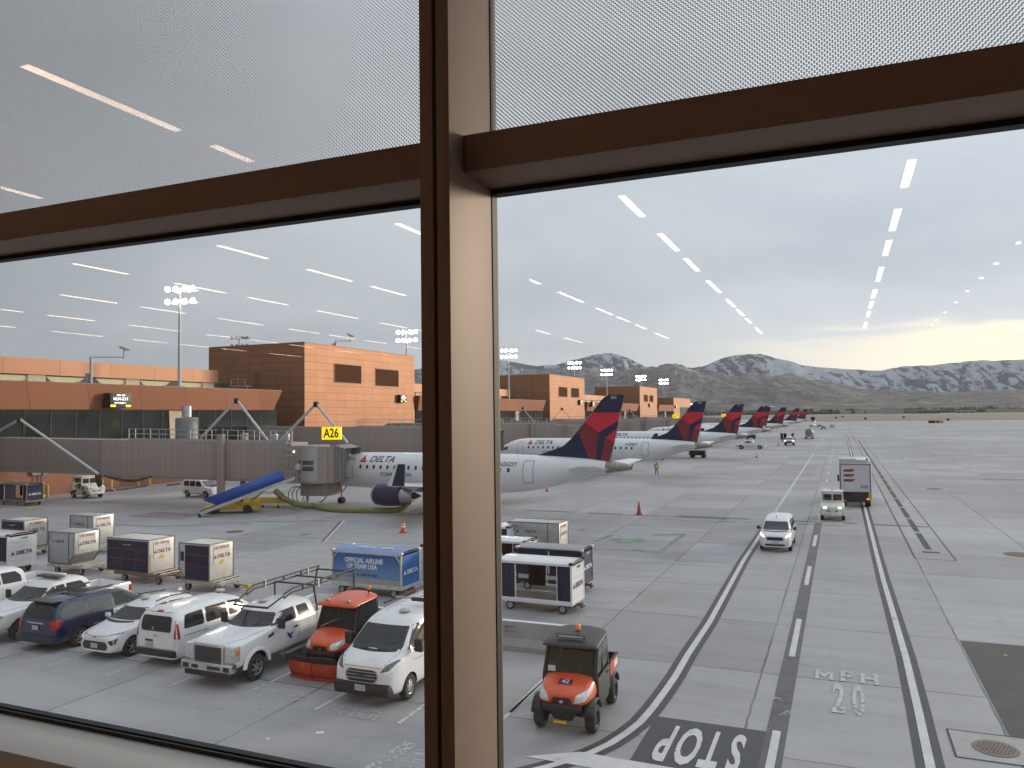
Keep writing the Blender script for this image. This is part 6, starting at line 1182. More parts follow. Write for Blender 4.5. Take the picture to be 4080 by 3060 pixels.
# ================================================================ RAMP EQUIPMENT
def cart_wheels(o, xs, ys, r=.20, w_=.13):
    for x in xs:
        for s in (-1, 1): wheel(o, x, s*ys, r, w_, 'steel', mat('pale wheel hub', (.45, .45, .44), .5))
def baggage_cart(x, y, rot, label, L=3.3, W=1.5, h=1.95, frame_m=WHITE, side='open', end_m=None, roof_m=None, num=None, wheels_=True, chain=True):
    o = thing('baggage_cart', x, y, rot, label, 'baggage cart', 'baggage carts'); z0 = .52; a, b = L/2, W/2; end_m = end_m or frame_m; roof_m = roof_m or frame_m
    mb = MB(); mb.box(-a, a, -b, b, z0-.12, z0).build('floor', mat('worn deck', (.13, .115, .10), .7, var=.25, dirt=(.3, .28, .25), dirt_amt=.3), o)
    mb = MB()
    for s in (-1, 1):
        mb.box(-a, a, s*b-.03, s*b+.03, z0-.16, z0+.02); mb.box(-a, a, s*b-.03, s*b+.03, h-.10, h)
        for xx in (-a, a): mb.box(xx-.04, xx+.04, s*b-.04, s*b+.04, z0-.16, h)
        mb.box(s*a-.03, s*a+.03, -b, b, z0-.16, z0)
    mb.build('frame', frame_m, o, bevel=.008)
    rf = MB(); n = 8; vs = []
    for k in range(n+1): yy = -b-.02+(W+.04)*k/n; vs += [(-a-.02, yy, h+.09*math.sin(math.pi*k/n)**.5), (a+.02, yy, h+.09*math.sin(math.pi*k/n)**.5)]
    rf.add(vs, [(2*k, 2*k+1, 2*k+3, 2*k+2) for k in range(n)]).box(-a-.02, a+.02, -b-.02, b+.02, h-.01, h+.005).build('roof', roof_m, o)
    for xx in (-a, a):
        for s in (-1, 1): MB().box(xx-.09, xx+.09, s*b-.09, s*b+.09, h-.04, h+.07).build('corner_bumper', BLACK if frame_m is WHITE else CREAM, o, bevel=.03)
    for s in (-1, 1):
        e = MB().box(s*a-.02, s*a+.02, -b+.04, b-.04, z0, h-.1); ep = e.build('end_panel', end_m, o)
        if end_m is WHITE:
            rb = MB(); [rb.box(s*a+(.02 if s > 0 else -.035), s*a+(.035 if s > 0 else -.02), -b+.05, b-.05, z, z+.035) for z in (.78, 1.02, 1.26, 1.50, 1.72)]; rb.build('rib', WHITE, ep)
        tc_ = TEXTD if end_m is WHITE else TEXTW; X_ = s*a+s*.05
        text('DELTA', (X_, s*.12, 1.12), (0, s, 0), (0, 0, 1), .26, tc_, ep, bold=.008, sx=1.15)
        MB().add([(X_, s*(-.62), 1.04), (X_, s*(-.42), 1.04), (X_, s*(-.52), 1.24)], [(0, 1, 2)]).build('emblem', DRED if end_m is WHITE else TEXTW, ep)
        if num: text(num, (X_-s*.02, s*.1, h-.22), (0, s, 0), (0, 0, 1), .16, tc_, ep)
    def cloth(x0, x1, yy, z0_, z1_, m, nm='curtain', amp=.035):
        k = max(4, int((x1-x0)/.06)); vs = []
        for i in range(k+1):
            xx = x0+(x1-x0)*i/k; dy = amp*math.sin(i*1.3)+amp*.6*math.sin(i*.47+1); vs += [(xx, yy+dy, z0_), (xx, yy+dy*.5, (z0_+z1_)/2), (xx, yy+dy*.25, z1_)]
        q = MB().add(vs, [(3*i+j, 3*i+3+j, 3*i+4+j, 3*i+1+j) for i in range(k) for j in (0, 1)]).build(nm, m, o, 60); return q
    if side == 'open':
        for yy in (-b+.02,): cloth(-a+.05, -a+.72, yy, z0+.02, h-.1, NAVYF); cloth(a-.62, a-.05, yy, z0+.02, h-.1, NAVYF)
        cloth(-a+.75, -a+1.55, b-.06, z0+.25, h-.1, mat('black tarpaulin', (.012, .012, .015), .8), 'back_curtain', .012); cloth(a-.55, a-.05, b-.06, z0+.02, h-.1, NAVYF, 'back_curtain')
        mb = MB(); [mb.box(xx-.02, xx+.02, yy-.02, yy+.02, z0, h-.1) for xx in (-a+.74, a-.64) for yy in (-b+.03,)]; mb.box(-a+1.56, -a+1.60, b-.03, b+.01, z0+.25, h-.1); mb.build('post', CREAM, o)
    elif side == 'closed':
        for s in (-1, 1): cloth(-a+.04, a-.04, s*(b-.01), z0+.14, h-.1, NAVYF, 'curtain', .008)
        MB().box(-a, a, -b-.02, -b+.02, z0, z0+.2).box(-a, a, b-.02, b+.02, z0, z0+.2).build('side_board', mat('pale side board', (.42, .43, .42), .5), o)
        MB().box(-.03, .03, -b-.05, -b-.02, z0+.3, h-.1).build('strap', CREAM, o)
    cart_wheels(o, (-a+.48, a-.42), b-.10)
    mb = MB(); [mb.tube([(xx, -b+.2, .2), (xx, b-.2, .2)], .04, 6) for xx in (-a+.48, a-.42)]; mb.box(-a+.3, -a+.7, -.3, .3, .22, .40); mb.box(a-.65, a-.2, -.3, .3, .22, .40); mb.beam((a-.4, -.3, .3), (a+.3, 0, .25), .06); mb.beam((a-.4, .3, .3), (a+.3, 0, .25), .06); mb.build('drawbar', RUST, o)
    MB().box(a+.12, a+.24, -.07, .07, .15, .38).build('hitch', RUST, o, bevel=.03) if chain else None
    return o, cloth
baggage_cart(-11.92, 31.28, -1, 'white open sided baggage cart with navy curtains, behind the concrete barrier', L=3.25, W=1.5, h=2.05, num='104784')
baggage_cart(-12.65, 35.0, -1, 'navy covered baggage cart with a faded roof, behind the white open one', L=3.2, W=1.45, h=1.95, frame_m=NAVY, side='closed', end_m=NAVY, roof_m=mat('faded translucent roof', (.30, .29, .29), .4, var=.1, dirt=(.4, .12, .10), dirt_amt=.9, scale=.7), num='108214')
baggage_cart(-15.62, 36.2, -1, 'white baggage cart end, half hidden by the mullion on its right side', L=2.6, W=1.5, h=2.0, num='106215'); baggage_cart(-18.6, 40.6, -1, 'white baggage cart showing just left of the mullion, farther back', L=3.0, W=1.5, h=2.0, num='103118')
baggage_cart(-17.1, 33.7, -1, 'navy and white baggage cart cut by the left edge of the mullion', L=3.0, W=1.5, h=2.0, side='closed', num='105330')
# the blue sponsor cart
o, cl = baggage_cart(-20.25, 31.45, -1.5, 'blue printed baggage cart with large white slogan on its side', L=3.75, W=1.55, h=1.98, frame_m=DIRTYW, side='none', end_m=mat('blue print', (.03, .15, .42), .5, var=.3, scale=1.2), roof_m=mat('pale blue print roof', (.16, .26, .50), .45, var=.2, scale=.8))
gm = bpy.data.materials.new('printed blue panel'); t = NT(gm); s_ = t.n('ShaderNodeSeparateXYZ'); t.L.new(t.obj(), s_.inputs[0]); t.put(t.b.inputs['Base Color'], t.mix(t.rng(s_.outputs[2], .75, 1.9), (.16, .30, .52), (.015, .10, .36))); t.b.inputs['Roughness'].default_value = .5
for s in (-1, 1): pn = MB().box(-1.80, 1.80, s*.76-.01, s*.76+.01, .80, 1.88).build('printed_panel', gm, o)
MB().box(-1.84, 1.84, -.79, -.75, .52, .79).build('lower_side', mat('grey green side board', (.36, .38, .37), .5, dirt=(.2, .17, .13), dirt_amt=.5), o); O_ = (0, -.772, 0)
text('OFFICIAL AIRLINE', (-.15, -.775, 1.57), (1, 0, 0), (0, 0, 1), .30, TEXTW, o, bold=.01, sx=.88); text('OF TEAM USA', (-.25, -.775, 1.30), (1, 0, 0), (0, 0, 1), .30, TEXTW, o, bold=.01, sx=.9); text('DELTA  USA', (.15, -.775, .93), (1, 0, 0), (0, 0, 1), .15, TEXTD, o, sx=1.1, bold=.004); MB().add([(-.55, -.775, .88), (-.40, -.775, .88), (-.475, -.775, 1.0)], [(0, 1, 2)]).build('emblem', DRED, o)
text('DELTA    USA', (.1, -.2, 2.095), (1, 0, 0), (0, 1, 0), .26, TEXTW, o, sx=1.3, ext=.02)
mb = MB(); [mb.beam((s*1.85, -.80, 1.6), (s*1.60, -.80, 1.9), .05) for s in (-1, 1)]; mb.build('corner_brace', DIRTYW, o)
# containers on dollies
def dolly(x, y, rot, label, L=2.6, W=1.7, rusty=False):
    o = thing('container_dolly', x, y, rot, label, 'dolly', 'container dollies'); m = RUST if rusty else mat('dolly paint', (.42, .37, .31), .6, var=.25, scale=7, dirt=(.14, .08, .05), dirt_amt=.85)
    mb = MB(); a, b = L/2, W/2
    for s in (-1, 1): mb.box(-a, a, s*b-.06, s*b+.06, .38, .52); mb.box(-a*.8, a*.8, s*.35-.04, s*.35+.04, .36, .48)
    for k in range(4): xx = -a+L*k/3; mb.box(xx-.05, xx+.05, -b, b, .38, .50)
    mb.build('frame', m, o, bevel=.01)
    mb = MB(); [mb.tube([(-a+.1+k*(L-.2)/6, -b+.1, .52), (-a+.1+k*(L-.2)/6, b-.1, .52)], .03, 8) for k in range(7)]; mb.build('rollers', STEEL, o, 30)
    mb = MB(); mb.beam((a, 0, .40), (a+.9, 0, .30), .10, .08); mb.beam((a, .3, .42), (a+.5, 0, .36), .06); mb.beam((a, -.3, .42), (a+.5, 0, .36), .06); mb.build('drawbar', m, o); MB().box(a+.8, a+1.0, -.08, .08, .2, .4).build('hitch', YEL, o, bevel=.02)
    cart_wheels(o, (-a+.45, a-.35), b-.25, .19, .12); return o
def container(x, y, rot, label, kind='alu', L=1.98, W=1.53, h=1.62, z=.56, code='AKE 53910 DL', skew=True, yell=False):
    """lower-deck container; local +X: the long wall's slanted overhang side; front face is -Y"""
    o = thing('cargo_container', x, y, rot, label, 'cargo container', 'cargo containers on dollies', z=z); a, b = L/2, W/2; cutx = .42; cz = .50
    pr = [(-a, 0), (a-cutx, 0), (a, cz), (a, h), (-a, h)] if skew == 'R' else ([(-a+cutx, 0), (a, 0), (a, h), (-a, h), (-a, cz)] if skew == 'L' else [(-a, 0), (a, 0), (a, h), (-a, h)])
    MB().prism(pr, -b, b).build('shell', CREAM if kind != 'alu' else ALU, o, bevel=.012)
    mb = MB()
    for yy in (-b, b):
        for i in range(len(pr)): p, q = pr[i], pr[(i+1) % len(pr)]; mb.beam((p[0], yy, p[1]), (q[0], yy, q[1]), .05)
    for p in pr: mb.beam((p[0], -b, p[1]), (p[0], b, p[1]), .05)
    mb.build('edge_rail', mat('dark alu rail', (.22, .22, .22), .5, .5), o)
    # lettering: on the end wall (+X) and on the front (-Y)
    xe = a+.03; z_ = h-.30; lb = MB().box(a+.003, a+.02, -.50, .50, h-.92, h-.12).build('label_panel', CREAM, o)
    text(code, (a+.024, 0, h-.22), (0, 1, 0), (0, 0, 1), .17, TEXTR, lb, sx=.85, bold=.004); text('DELTA', (a+.024, .12, h-.62), (0, 1, 0), (0, 0, 1), .24, TEXTD, lb, sx=1.15, bold=.006); MB().add([(a+.024, -.50, h-.70), (a+.024, -.32, h-.70), (a+.024, -.41, h-.53)], [(0, 1, 2)]).build('emblem', DRED, lb)
    if yell: MB().box(a+.004, a+.022, -.15, .10, h-.98, h-.80).build('yellow_sticker', YEL, o)
    if kind == 'alu': 
        lp = MB().box(-a*.75, a*.45, -b-.012, -b-.002, h*.52, h*.86).build('label_panel', ALU, o); text('DELTA', (-a*.1, -b-.015, h*.70), (1, 0, 0), (0, 0, 1), .20, TEXTD, lp, sx=1.1, bold=.005); MB().add([(-a*.70, -b-.015, h*.66), (-a*.55, -b-.015, h*.66), (-a*.625, -b-.015, h*.74)], [(0, 1, 2)]).build('emblem', DRED, lp); MB().box(a*.55, a*.58, -b-.03, -b-.001, 0.02, h).build('door_post', mat('dark alu rail', (.22, .22, .22)), o)
    else:
        x0 = -a+.04 if kind == 'navy' else -a+.42; fr = MB().box(x0, a-.05, -b-.035, -b-.002, .03, h-.08).build('door_curtain', NAVYF, o)
        mb = MB(); [mb.box(x0, a-.05, -b-.045, -b-.034, z, z+.035) for z in (h*.38, h*.68)]; 
        if kind == 'navy': [mb.box(x0+(a-x0)*f, x0+(a-x0)*f+.03, -b-.045, -b-.034, .05, h*.6) for f in (.35, .7, 1.05)]
        mb.build('strap', DRED, fr); text('DELTA CARGO', (0, -b-.048, h*.82), (1, 0, 0), (0, 0, 1), .08, TEXTW, fr) if kind == 'navy' else MB().box(-a+.10, -a+.32, -b-.02, -b-.002, h*.50, h*.76).build('door_plate', NAVY, o)
    return o
# row at about Y=29..30, from the left
baggage_cart(-42.6, 28.9, 0, 'white baggage cart with a navy curtain at the left edge, numbered on its end', L=3.1, W=1.55, h=2.1, side='closed', num='113407')
dolly(-38.3, 30.2, 0, 'grimy white dolly under the bare aluminium container with a slanted base'); container(-38.75, 30.25, 0, 'bare aluminium container with a slanted lower edge, third from the left in front', 'alu', code='DPL 53910 DL', skew='R', h=1.65)
dolly(-43.2, 35.0, 0, 'dolly below the tall aluminium container behind'); container(-43.5, 35.2, 0, 'bare aluminium container standing farthest back on the left', 'alu', code='DPL 50439 DL', skew=None, h=1.75)
dolly(-46.9, 33.2, 0, 'dolly under the cream container at the left edge'); container(-46.6, 33.0, 0, 'cream container with a navy front at the left edge of the photo', 'navy', code='BPL 34880 DL', skew=None)
dolly(-32.7, 29.9, -2, 'rusty dolly under the wide navy fronted container', rusty=True, L=3.2); container(-33.35, 29.85, -2, 'wide container with a navy curtain front and red straps on a rusty dolly', 'navy', L=2.95, W=1.6, h=1.62, code='DPL 14431 DL', skew=None, yell=True)
dolly(-28.2, 29.4, -2, 'dolly with white side rail under the narrow navy and cream container', L=2.7); container(-28.5, 29.35, -2, 'cream container with a half navy front, right of the wide red strapped one', 'half', L=1.95, code='AKY 02736 DL', skew='L', yell=True, h=1.7)
dolly(-15.9, 41.3, -1, 'dolly behind the navy cart right of the mullion'); container(-15.9, 41.4, -1, 'bare aluminium container right of the mullion, behind the navy cart', 'alu', L=3.0, code='DPL 50211 DL', skew=None, h=1.65)
# concrete barrier
br = thing('concrete_barrier', -13.2, 25.2, 0, 'long grey concrete barrier with a white top edge behind the black roofed utility vehicle', 'barrier')
pr = [(0, 0), (0, .18), (.18, .42), (.26, .95), (.42, .95), (.50, .42), (.68, .18), (.68, 0)]; MB().prism(pr, -5, 4.5, 'yz').build('wall', mat('barrier concrete', (.30, .295, .29), .8, var=.1, scale=1.5, dirt=(.17, .16, .15), dirt_amt=.5, bump=.3), br); MB().box(-5, 4.5, .255, .425, .952, .972).build('white_top', WHITE, br); text('DELTA', (2.3, .225, .76), (1, 0, 0), (0, .1, 1), .13, TEXTD, br); text('867-5/14', (2.35, .21, .62), (1, 0, 0), (0, .1, 1), .11, TEXTD, br)
# cones
def cone(x, y, label, m=CONE, band=True, h=.71, r=.19, tip=0.):
    o = thing('traffic_cone', x, y, 20, label, 'traffic cone', 'traffic cones on the apron'); MB().box(-r, r, -r, r, 0, .04).build('base', BLACK if band else m, o, bevel=.01); MB().lathe([(r*.8, .04), (.035, h), (.001, h+.005)], 'z', n=18).build('cone', m, o, 40)
    if band: q = MB(); [q.lathe([(r*.8-(r*.8-.035)*(z-.04)/(h-.04)+.004, z), (r*.8-(r*.8-.035)*(z+w_-.04)/(h-.04)+.004, z+w_)], 'z', n=18) for z, w_ in ((.38, .12), (.57, .07))]; q.build('reflective_band', REFL, o)
    return o
cone(*z4(1785, 1376), 'orange cone with white bands near the mullion, in front of the engine', h=1.0, r=.26); cone(*z5(1430, 1548), 'tall dark faded orange cone standing alone between the jets and the road', CONEB, False, 1.05, .25)
cone(*z5(618, 1345), 'small orange cone under the first jet tail, right of the mullion'); cone(*z5(1373, 1120), 'orange cone just beyond the tip of the first jet tail'); cone(*z5(1642, 1068), 'small orange cone under the second jet'); cone(*z5(1430, 1112), 'yellow green cone beyond the first jet tail', mat('lime cone', (.45, .6, .08), .5), False, .5)
cone(*z6(695, 1047), 'bright orange cone alone below the white pickup on the apron', h=.95, r=.25); cone(*z6(887, 940), 'small orange cone left of the far vehicle with lit headlights', h=.9, r=.22); cone(*z4(690, 1092), 'orange cone beside the hose behind the belt loader', h=.9)
for i, ((px, py), l) in enumerate((((820, 830), 'tiny orange cone under the fourth jet tail'), ((875, 806), 'tiny orange cone right of the fourth jet tail'), ((948, 786), 'tiny far orange cone by the fifth jet'), ((1058, 776), 'tiny far orange cone by the sixth jet'))): cone(*z6(px, py), l, band=False, h=.9, r=.3)
# ---- belt loader
A, B = Vector((*z4(15, 1245), 0)), Vector((*z4(430, 1190), 0))
lo = thing('belt_loader', -49.8, 52.2, 0, 'belt loader with a raised conveyor under a bright blue cover', 'belt loader'); lo.location = (0, 0, 0)
def at3(px, py, Y): r = ray(px, py); t = Y/r[1]; return Vector((r[0]*t, Y, H+r[2]*t))
p0, p1 = at3(795, 2045, 50.6), at3(1172, 1903, 56.0)                 # conveyor bottom and top ends
d = (p1-p0); sd_ = d.cross(Vector((0, 0, 1))).normalized(); up = sd_.cross(d).normalized()
if up.z < 0: up = -up
mb = MB(); [mb.beam(p0+sd_*s*.42, p1+sd_*s*.42, .10, .26) for s in (-1, 1)]; [mb.beam(p0.lerp(p1, k/10)-sd_*.42, p0.lerp(p1, k/10)+sd_*.42, .06, .06) for k in range(11)]; mb.build('conveyor_frame', mat('worn aluminium rail', (.45, .46, .46), .4, .5, var=.2, dirt=(.25, .2, .15), dirt_amt=.5), lo)
mb = MB(); mb.add([p0+sd_*s*.36+up*z for s in (-1, 1) for z in (.10, .13)]+[p1+sd_*s*.36+up*z for s in (-1, 1) for z in (.10, .13)], [(0, 1, 3, 2), (4, 6, 7, 5), (0, 4, 5, 1), (2, 3, 7, 6), (1, 5, 7, 3), (0, 2, 6, 4)]); mb.build('belt', RUB, lo)
c0, c1 = p0.lerp(p1, .08), p0.lerp(p1, .90); vs = []
for c_ in (c0-d.normalized()*.0, c1):
    for s, z in ((-.45, .16), (-.44, 1.05), (0, 1.12), (.44, 1.05), (.45, .16)): vs.append(c_+sd_*s+up*z*(.95 if c_ is c1 else .9))
vs[0] = vs[0]+d.normalized()*.9; vs[4] = vs[4]+d.normalized()*.9
mb = MB(); mb.add(vs, [(k, k+1, 6+k, 5+k) for k in range(4)]); ob = mb.build('blue_cover', BLUEC, lo, 30); md = ob.modifiers.new('s', 'SOLIDIFY'); md.thickness = .04; evald(ob)
ch0, ch1 = Vector((-51.3, 52.6, 0)), Vector((-46.5, 55.6, 0)); dd = (ch1-ch0).normalized(); nn = Vector((-dd.y, dd.x, 0)); M4 = Matrix(((dd.x, nn.x, 0, ch0.x), (dd.y, nn.y, 0, ch0.y), (0, 0, 1, 0), (0, 0, 0, 1)))
MB().box(0, 4.6, -.85, .85, .32, .62).box(3.2, 4.6, -.8, .8, .6, .95).xf(M4).build('chassis', YEL, lo, bevel=.04); MB().box(1.6, 2.9, -.6, .6, .6, 1.1).xf(M4).build('engine_box', YEL, lo, bevel=.04)
for xx in (.9, 3.7):
    for s in (-1, 1): MB().lathe([(.36, s*.75-.12), (.36, s*.75+.12)], 'y', (xx, 0, .36), 20).xf(M4).build('wheel', RUB, lo, 30)
mid = p0.lerp(p1, .55); MB().beam(ch0.lerp(ch1, .35)+Vector((0, 0, .6)), mid, .12).beam(ch0.lerp(ch1, .6)+Vector((0, 0, .6)), p0.lerp(p1, .72), .12).build('lift_arm', STEEL, lo)
for s in (-1, 1): q = p0+sd_*s*.4; MB().tube([q, (q.x, q.y, .18)], .04, 6).lathe([(.14, -.04), (.14, .04)], 'y', (q.x, q.y, .14), 14).build('end_wheel', BLACK, lo, 30)
# yellow stand with the hose, cables
ys = thing('equipment_stand', *(Vector(z4(440, 1150))+Vector((1.5, .3))), 8, 'low yellow wheeled stand behind the belt loader', 'ground equipment'); MB().box(-1.9, 1.9, -.6, .6, .45, .85).build('deck', YEL, ys, bevel=.04); mb = MB(); [mb.tube([(x_, y_, .45), (x_, y_, .12)], .05, 6) for x_ in (-1.6, 0, 1.6) for y_ in (-.5, .5)]; mb.build('leg', YEL, ys); mb = MB(); mb.tube([(-1.7, -.5, .85), (-1.2, -.5, 1.35), (1.3, -.5, 1.35), (1.9, -.5, .85)], .035, 6).tube([(-1.7, .5, .85), (-1.2, .5, 1.35), (1.3, .5, 1.35), (1.9, .5, .85)], .035, 6); mb.build('handrail', YEL, ys)
for x_ in (-1.6, 0, 1.6): MB().lathe([(.12, -.05), (.12, .05)], 'y', (x_, -.5, .12), 12).build('caster', BLACK, ys)
hp = [at3(1098, 1955, 57.6), at3(1130, 1985, 57.5), at3(1190, 2010, 57.4)]+[Vector((*z4(1000, 1165), .22)), Vector((*z4(1100, 1187), .20)), Vector((*z4(1280, 1200), .2)), Vector((*z4(1500, 1203), .2)), Vector((*z4(1650, 1203), .2)), Vector((*z4(1760, 1195), .24)), Vector((*z4(1830, 1190), .8)), at3(1625, 2000, 57.7)]
def smooth_path(p, n=6):
    out = []
    for i in range(len(p)-1):
        a, b, c, d_ = p[max(i-1, 0)], p[i], p[i+1], p[min(i+2, len(p)-1)]
        for k in range(n): t = k/n; out.append(.5*((2*b)+(-a+c)*t+(2*a-5*b+4*c-d_)*t*t+(-a+3*b-3*c+d_)*t*t*t))
    return out+[p[-1]]
pth = smooth_path(hp); tag(MB().tube(pth, [.26*(1+.07*math.sin(k*1.9)) for k in range(len(pth))], 12).build('air_hose', HOSE, None, 60), 'fat olive yellow air hose lying on the apron up to the jet engine', 'hose')
cb = thing('power_cable', 0, 0, 0, 'black power cables hanging from the jet bridge beside the nose wheel', 'cable'); mb = MB(); mb.tube(smooth_path([at3(1224, 1950, 58.8), at3(1226, 2005, 58.8), Vector((*z4(950, 1130), .05)), Vector((*z4(1060, 1110), .05)), at3(1310, 1965, 60.5), at3(1326, 1945, 60.5)]), .05, 6)
for k in range(3): mb.tube([Vector((*z4(840, 1140), .06))+Vector((math.cos(t)*.9*(1-.1*k)+.3*k, 0.1*k, .9+math.sin(t)*.85)) for t in np.linspace(0, 2*math.pi, 16)], .04, 5, cap=False)
mb.build('cables', BLACK, cb, 40)
cb2 = thing('hanging_hoses', 0, 0, 0, 'dark hoses sagging below the nearest jet bridge by the yellow bollards', 'hose'); mb = MB()
for dz in (0, .25, .5): mb.tube(smooth_path([at3(395+20, 1895, 52.6), at3(450, 1902+dz*12, 53.), at3(520, 1912+dz*14, 54), at3(560, 1908+dz*10, 54.6), at3(605, 1898, 55.2)]), .07, 6)
mb.tube(smooth_path([at3(385, 1890, 52.5), at3(388, 1915, 52.5), at3(398, 1940, 52.6)]), .16, 8).tube(smooth_path([at3(398, 1890, 52.5), at3(402, 1915, 52.5), at3(400, 1936, 52.6)]), .12, 8); mb.build('hoses', mat('dark brown hose', (.05, .038, .03), .7), cb2, 40)
# ---- tugs
def tug(x, y, rot, label, driver=True, plate_col=None, lit=False, s=1.):
    o = thing('baggage_tug', x, y, rot, label, 'baggage tug', 'white baggage tugs'); W_ = .80
    b = MB().prism([(1.45, .42), (1.55, .60), (1.55, .95), (1.35, 1.12), (.35, 1.22), (.30, 1.05), (-.10, .55), (-.85, .55), (-.95, .95), (-1.25, .98), (-1.45, .70), (-1.45, .40), (-1.2, .30), (1.2, .30)], -W_, W_).build('body', mat('tug white', (.66, .66, .62), .45, dirt=(.35, .3, .24), dirt_amt=.6, scale=3), o, bevel=.05); arches(b, [(.95, .30), (-.95, .30)], W_, .38)
    TW_ = b.data.materials[0]
    for xx in (.95, -.95):
        for s_ in (-1, 1): wheel(o, xx, s_*(W_-.10), .30, .22, 'steel', TW_)
    MB().box(1.50, 1.68, -W_*.85, W_*.85, .38, .62).build('bumper', TW_, o, bevel=.05); MB().beam((1.6, -.35, .75), (1.6, 0, .55), .05).beam((1.6, .35, .75), (1.6, 0, .55), .05).build('bumper_bars', BLACK, o)
    for s_ in (-1, 1): MB().box(1.50, 1.58, s_*.50-.11, s_*.50+.11, .88, 1.0).build('headlight', LITL if lit else LENS, o, bevel=.02)
    c = MB(); 
    for s_ in (-1, 1):
        c.beam((.32, s_*.70, 1.15), (.28, s_*.68, 1.92), .09); c.beam((-1.0, s_*.70, .9), (-.98, s_*.68, 1.92), .10); c.box(-1.02, .33, s_*.68-.03, s_*.68+.03, 1.80, 1.95)
    c.box(.28, .34, -.70, .70, 1.15, 1.33); c.box(.26, .33, -.70, .70, 1.78, 1.95); c.box(.28, .34, -.04, .04, 1.3, 1.8); c.box(-1.03, -.96, -.70, .70, .95, 1.35); c.build('cab', TW_, o); MB().box(-1.06, .38, -.74, .74, 1.92, 2.0).build('roof', TW_, o, bevel=.03); MB().box(.295, .315, -.64, .64, 1.32, 1.79).build('windscreen', mat('see-through dark glass', (.05, .05, .045), .1, var=.5, scale=6), o); MB().box(-1.0, -.99, -.6, .6, 1.35, 1.8).build('rear_window', GLASSL, o)
    MB().box(-.75, -.25, -.35, .35, .75, .85).box(-.85, -.75, -.35, .35, .85, 1.3).build('seat', BLACK, o, bevel=.03); MB().lathe([(.05, 2.0), (.05, 2.08), (.001, 2.09)], 'z', (-.2, 0, 0), 10).build('beacon', AMBER, o)
    MB().box(1.30, 1.52, -.72, -.42, .55, .80).build('green_plate', mat('green plate', (.10, .28, .13), .5), o, bevel=.01) if plate_col else None
    MB().prism([(.40, .75), (.75, .70), (.80, 1.05), (.45, 1.10)], -W_-.008, -W_-.001).build('green_emblem', mat('green oval', (.06, .22, .09), .5), o)
    return o
tg = tug(-.78, 64.9, -90, 'white baggage tug with an orange vested driver, beside the catering truck', plate_col=True, lit=True); tg.scale = (1.05,)*3
tl = tug(-74.6, 59.7, -8, 'white baggage tug parked by the brick wall under the nearest jet bridge'); tl.scale = (1.15,)*3
# ---- person builder: one skinned body
def person(x, y, rot, label, joints, rad, clothes, z=0.):
    o = thing('person', x, y, rot, label, 'person', None, z=z); names = list(joints); idx = {n: i for i, n in enumerate(names)}
    ed = [('pelvis', 'chest'), ('chest', 'neck'), ('neck', 'head'), ('head', 'crown')]+[e for s in 'LR' for e in (('pelvis', 'hip'+s), ('hip'+s, 'knee'+s), ('knee'+s, 'ankle'+s), ('ankle'+s, 'toe'+s), ('chest', 'sho'+s), ('sho'+s, 'elb'+s), ('elb'+s, 'wri'+s), ('wri'+s, 'hand'+s))]
    me = bpy.data.meshes.new('body'); me.from_pydata([joints[n] for n in names], [(idx[a], idx[b]) for a, b in ed], []); b = mesh_obj('body', me, None, o); md = b.modifiers.new('k', 'SKIN'); 
    for i, n in enumerate(names): r_ = rad[n.rstrip('LR') if n[-1] in 'LR' and n not in rad else n]; b.data.skin_vertices[0].data[i].radius = (r_, r_)
    b.data.skin_vertices[0].data[idx['pelvis']].use_root = True; ms = b.modifiers.new('s', 'SUBSURF'); ms.levels = 1; evald(b); b.data.materials.clear()
    for m_ in clothes['mats']: b.data.materials.append(m_)
    b.data.shade_smooth()
    for p in b.data.polygons: p.material_index = clothes['pick'](p.center)
    return o
SKIN = mat('skin', (.30, .17, .12), .6); DKC = mat('dark clothing', (.025, .025, .03), .85); ORV = mat('orange vest', (.65, .13, .03), .8); LIME = mat('lime safety vest', (.42, .60, .05), .7); HAIR = mat('dark hair', (.02, .015, .012), .8)
RAD = dict(pelvis=.135, chest=.15, neck=.06, head=.10, crown=.08, hip=.10, knee=.07, ankle=.05, toe=.045, sho=.075, elb=.05, wri=.035, hand=.04)
J = dict(pelvis=(0, 0, .95), chest=(.02, 0, 1.32), neck=(.03, 0, 1.52), head=(.06, 0, 1.64), crown=(.06, 0, 1.74))
for s, c_ in (('L', 1), ('R', -1)): J.update({'hip'+s: (0, c_*.10, .90), 'knee'+s: (.06 if s == 'L' else .02, c_*.12, .48), 'ankle'+s: (.02+c_*.10, c_*.14, .08), 'toe'+s: (.15+c_*.10, c_*.15, .03), 'sho'+s: (.02, c_*.20, 1.42), 'elb'+s: (-.02-.03*c_, c_*.27, 1.14), 'wri'+s: (.10+c_*.05, c_*.28, .92), 'hand'+s: (.14+c_*.05, c_*.28, .84)})
hv = person(*z5(1583, 1200), -60, 'person walking alone on the apron in a lime yellow safety vest and dark trousers', J, RAD, dict(mats=[DKC, LIME, SKIN, HAIR], pick=lambda c: 3 if c.z > 1.68 else 2 if (c.z > 1.55 or (c.z < .9 and abs(c.y) > .22)) else 1 if (.92 < c.z < 1.5 and abs(c.y) < .24) else 0))
MB().box(-.02, .17, -.13, .13, 1.15, 1.19).box(-.16, .0, -.13, .13, 1.15, 1.19).build('vest_band', REFL, hv)
J2 = dict(pelvis=(0, 0, .0), chest=(.03, 0, .38), neck=(.05, 0, .56), head=(.08, 0, .68), crown=(.08, 0, .78))
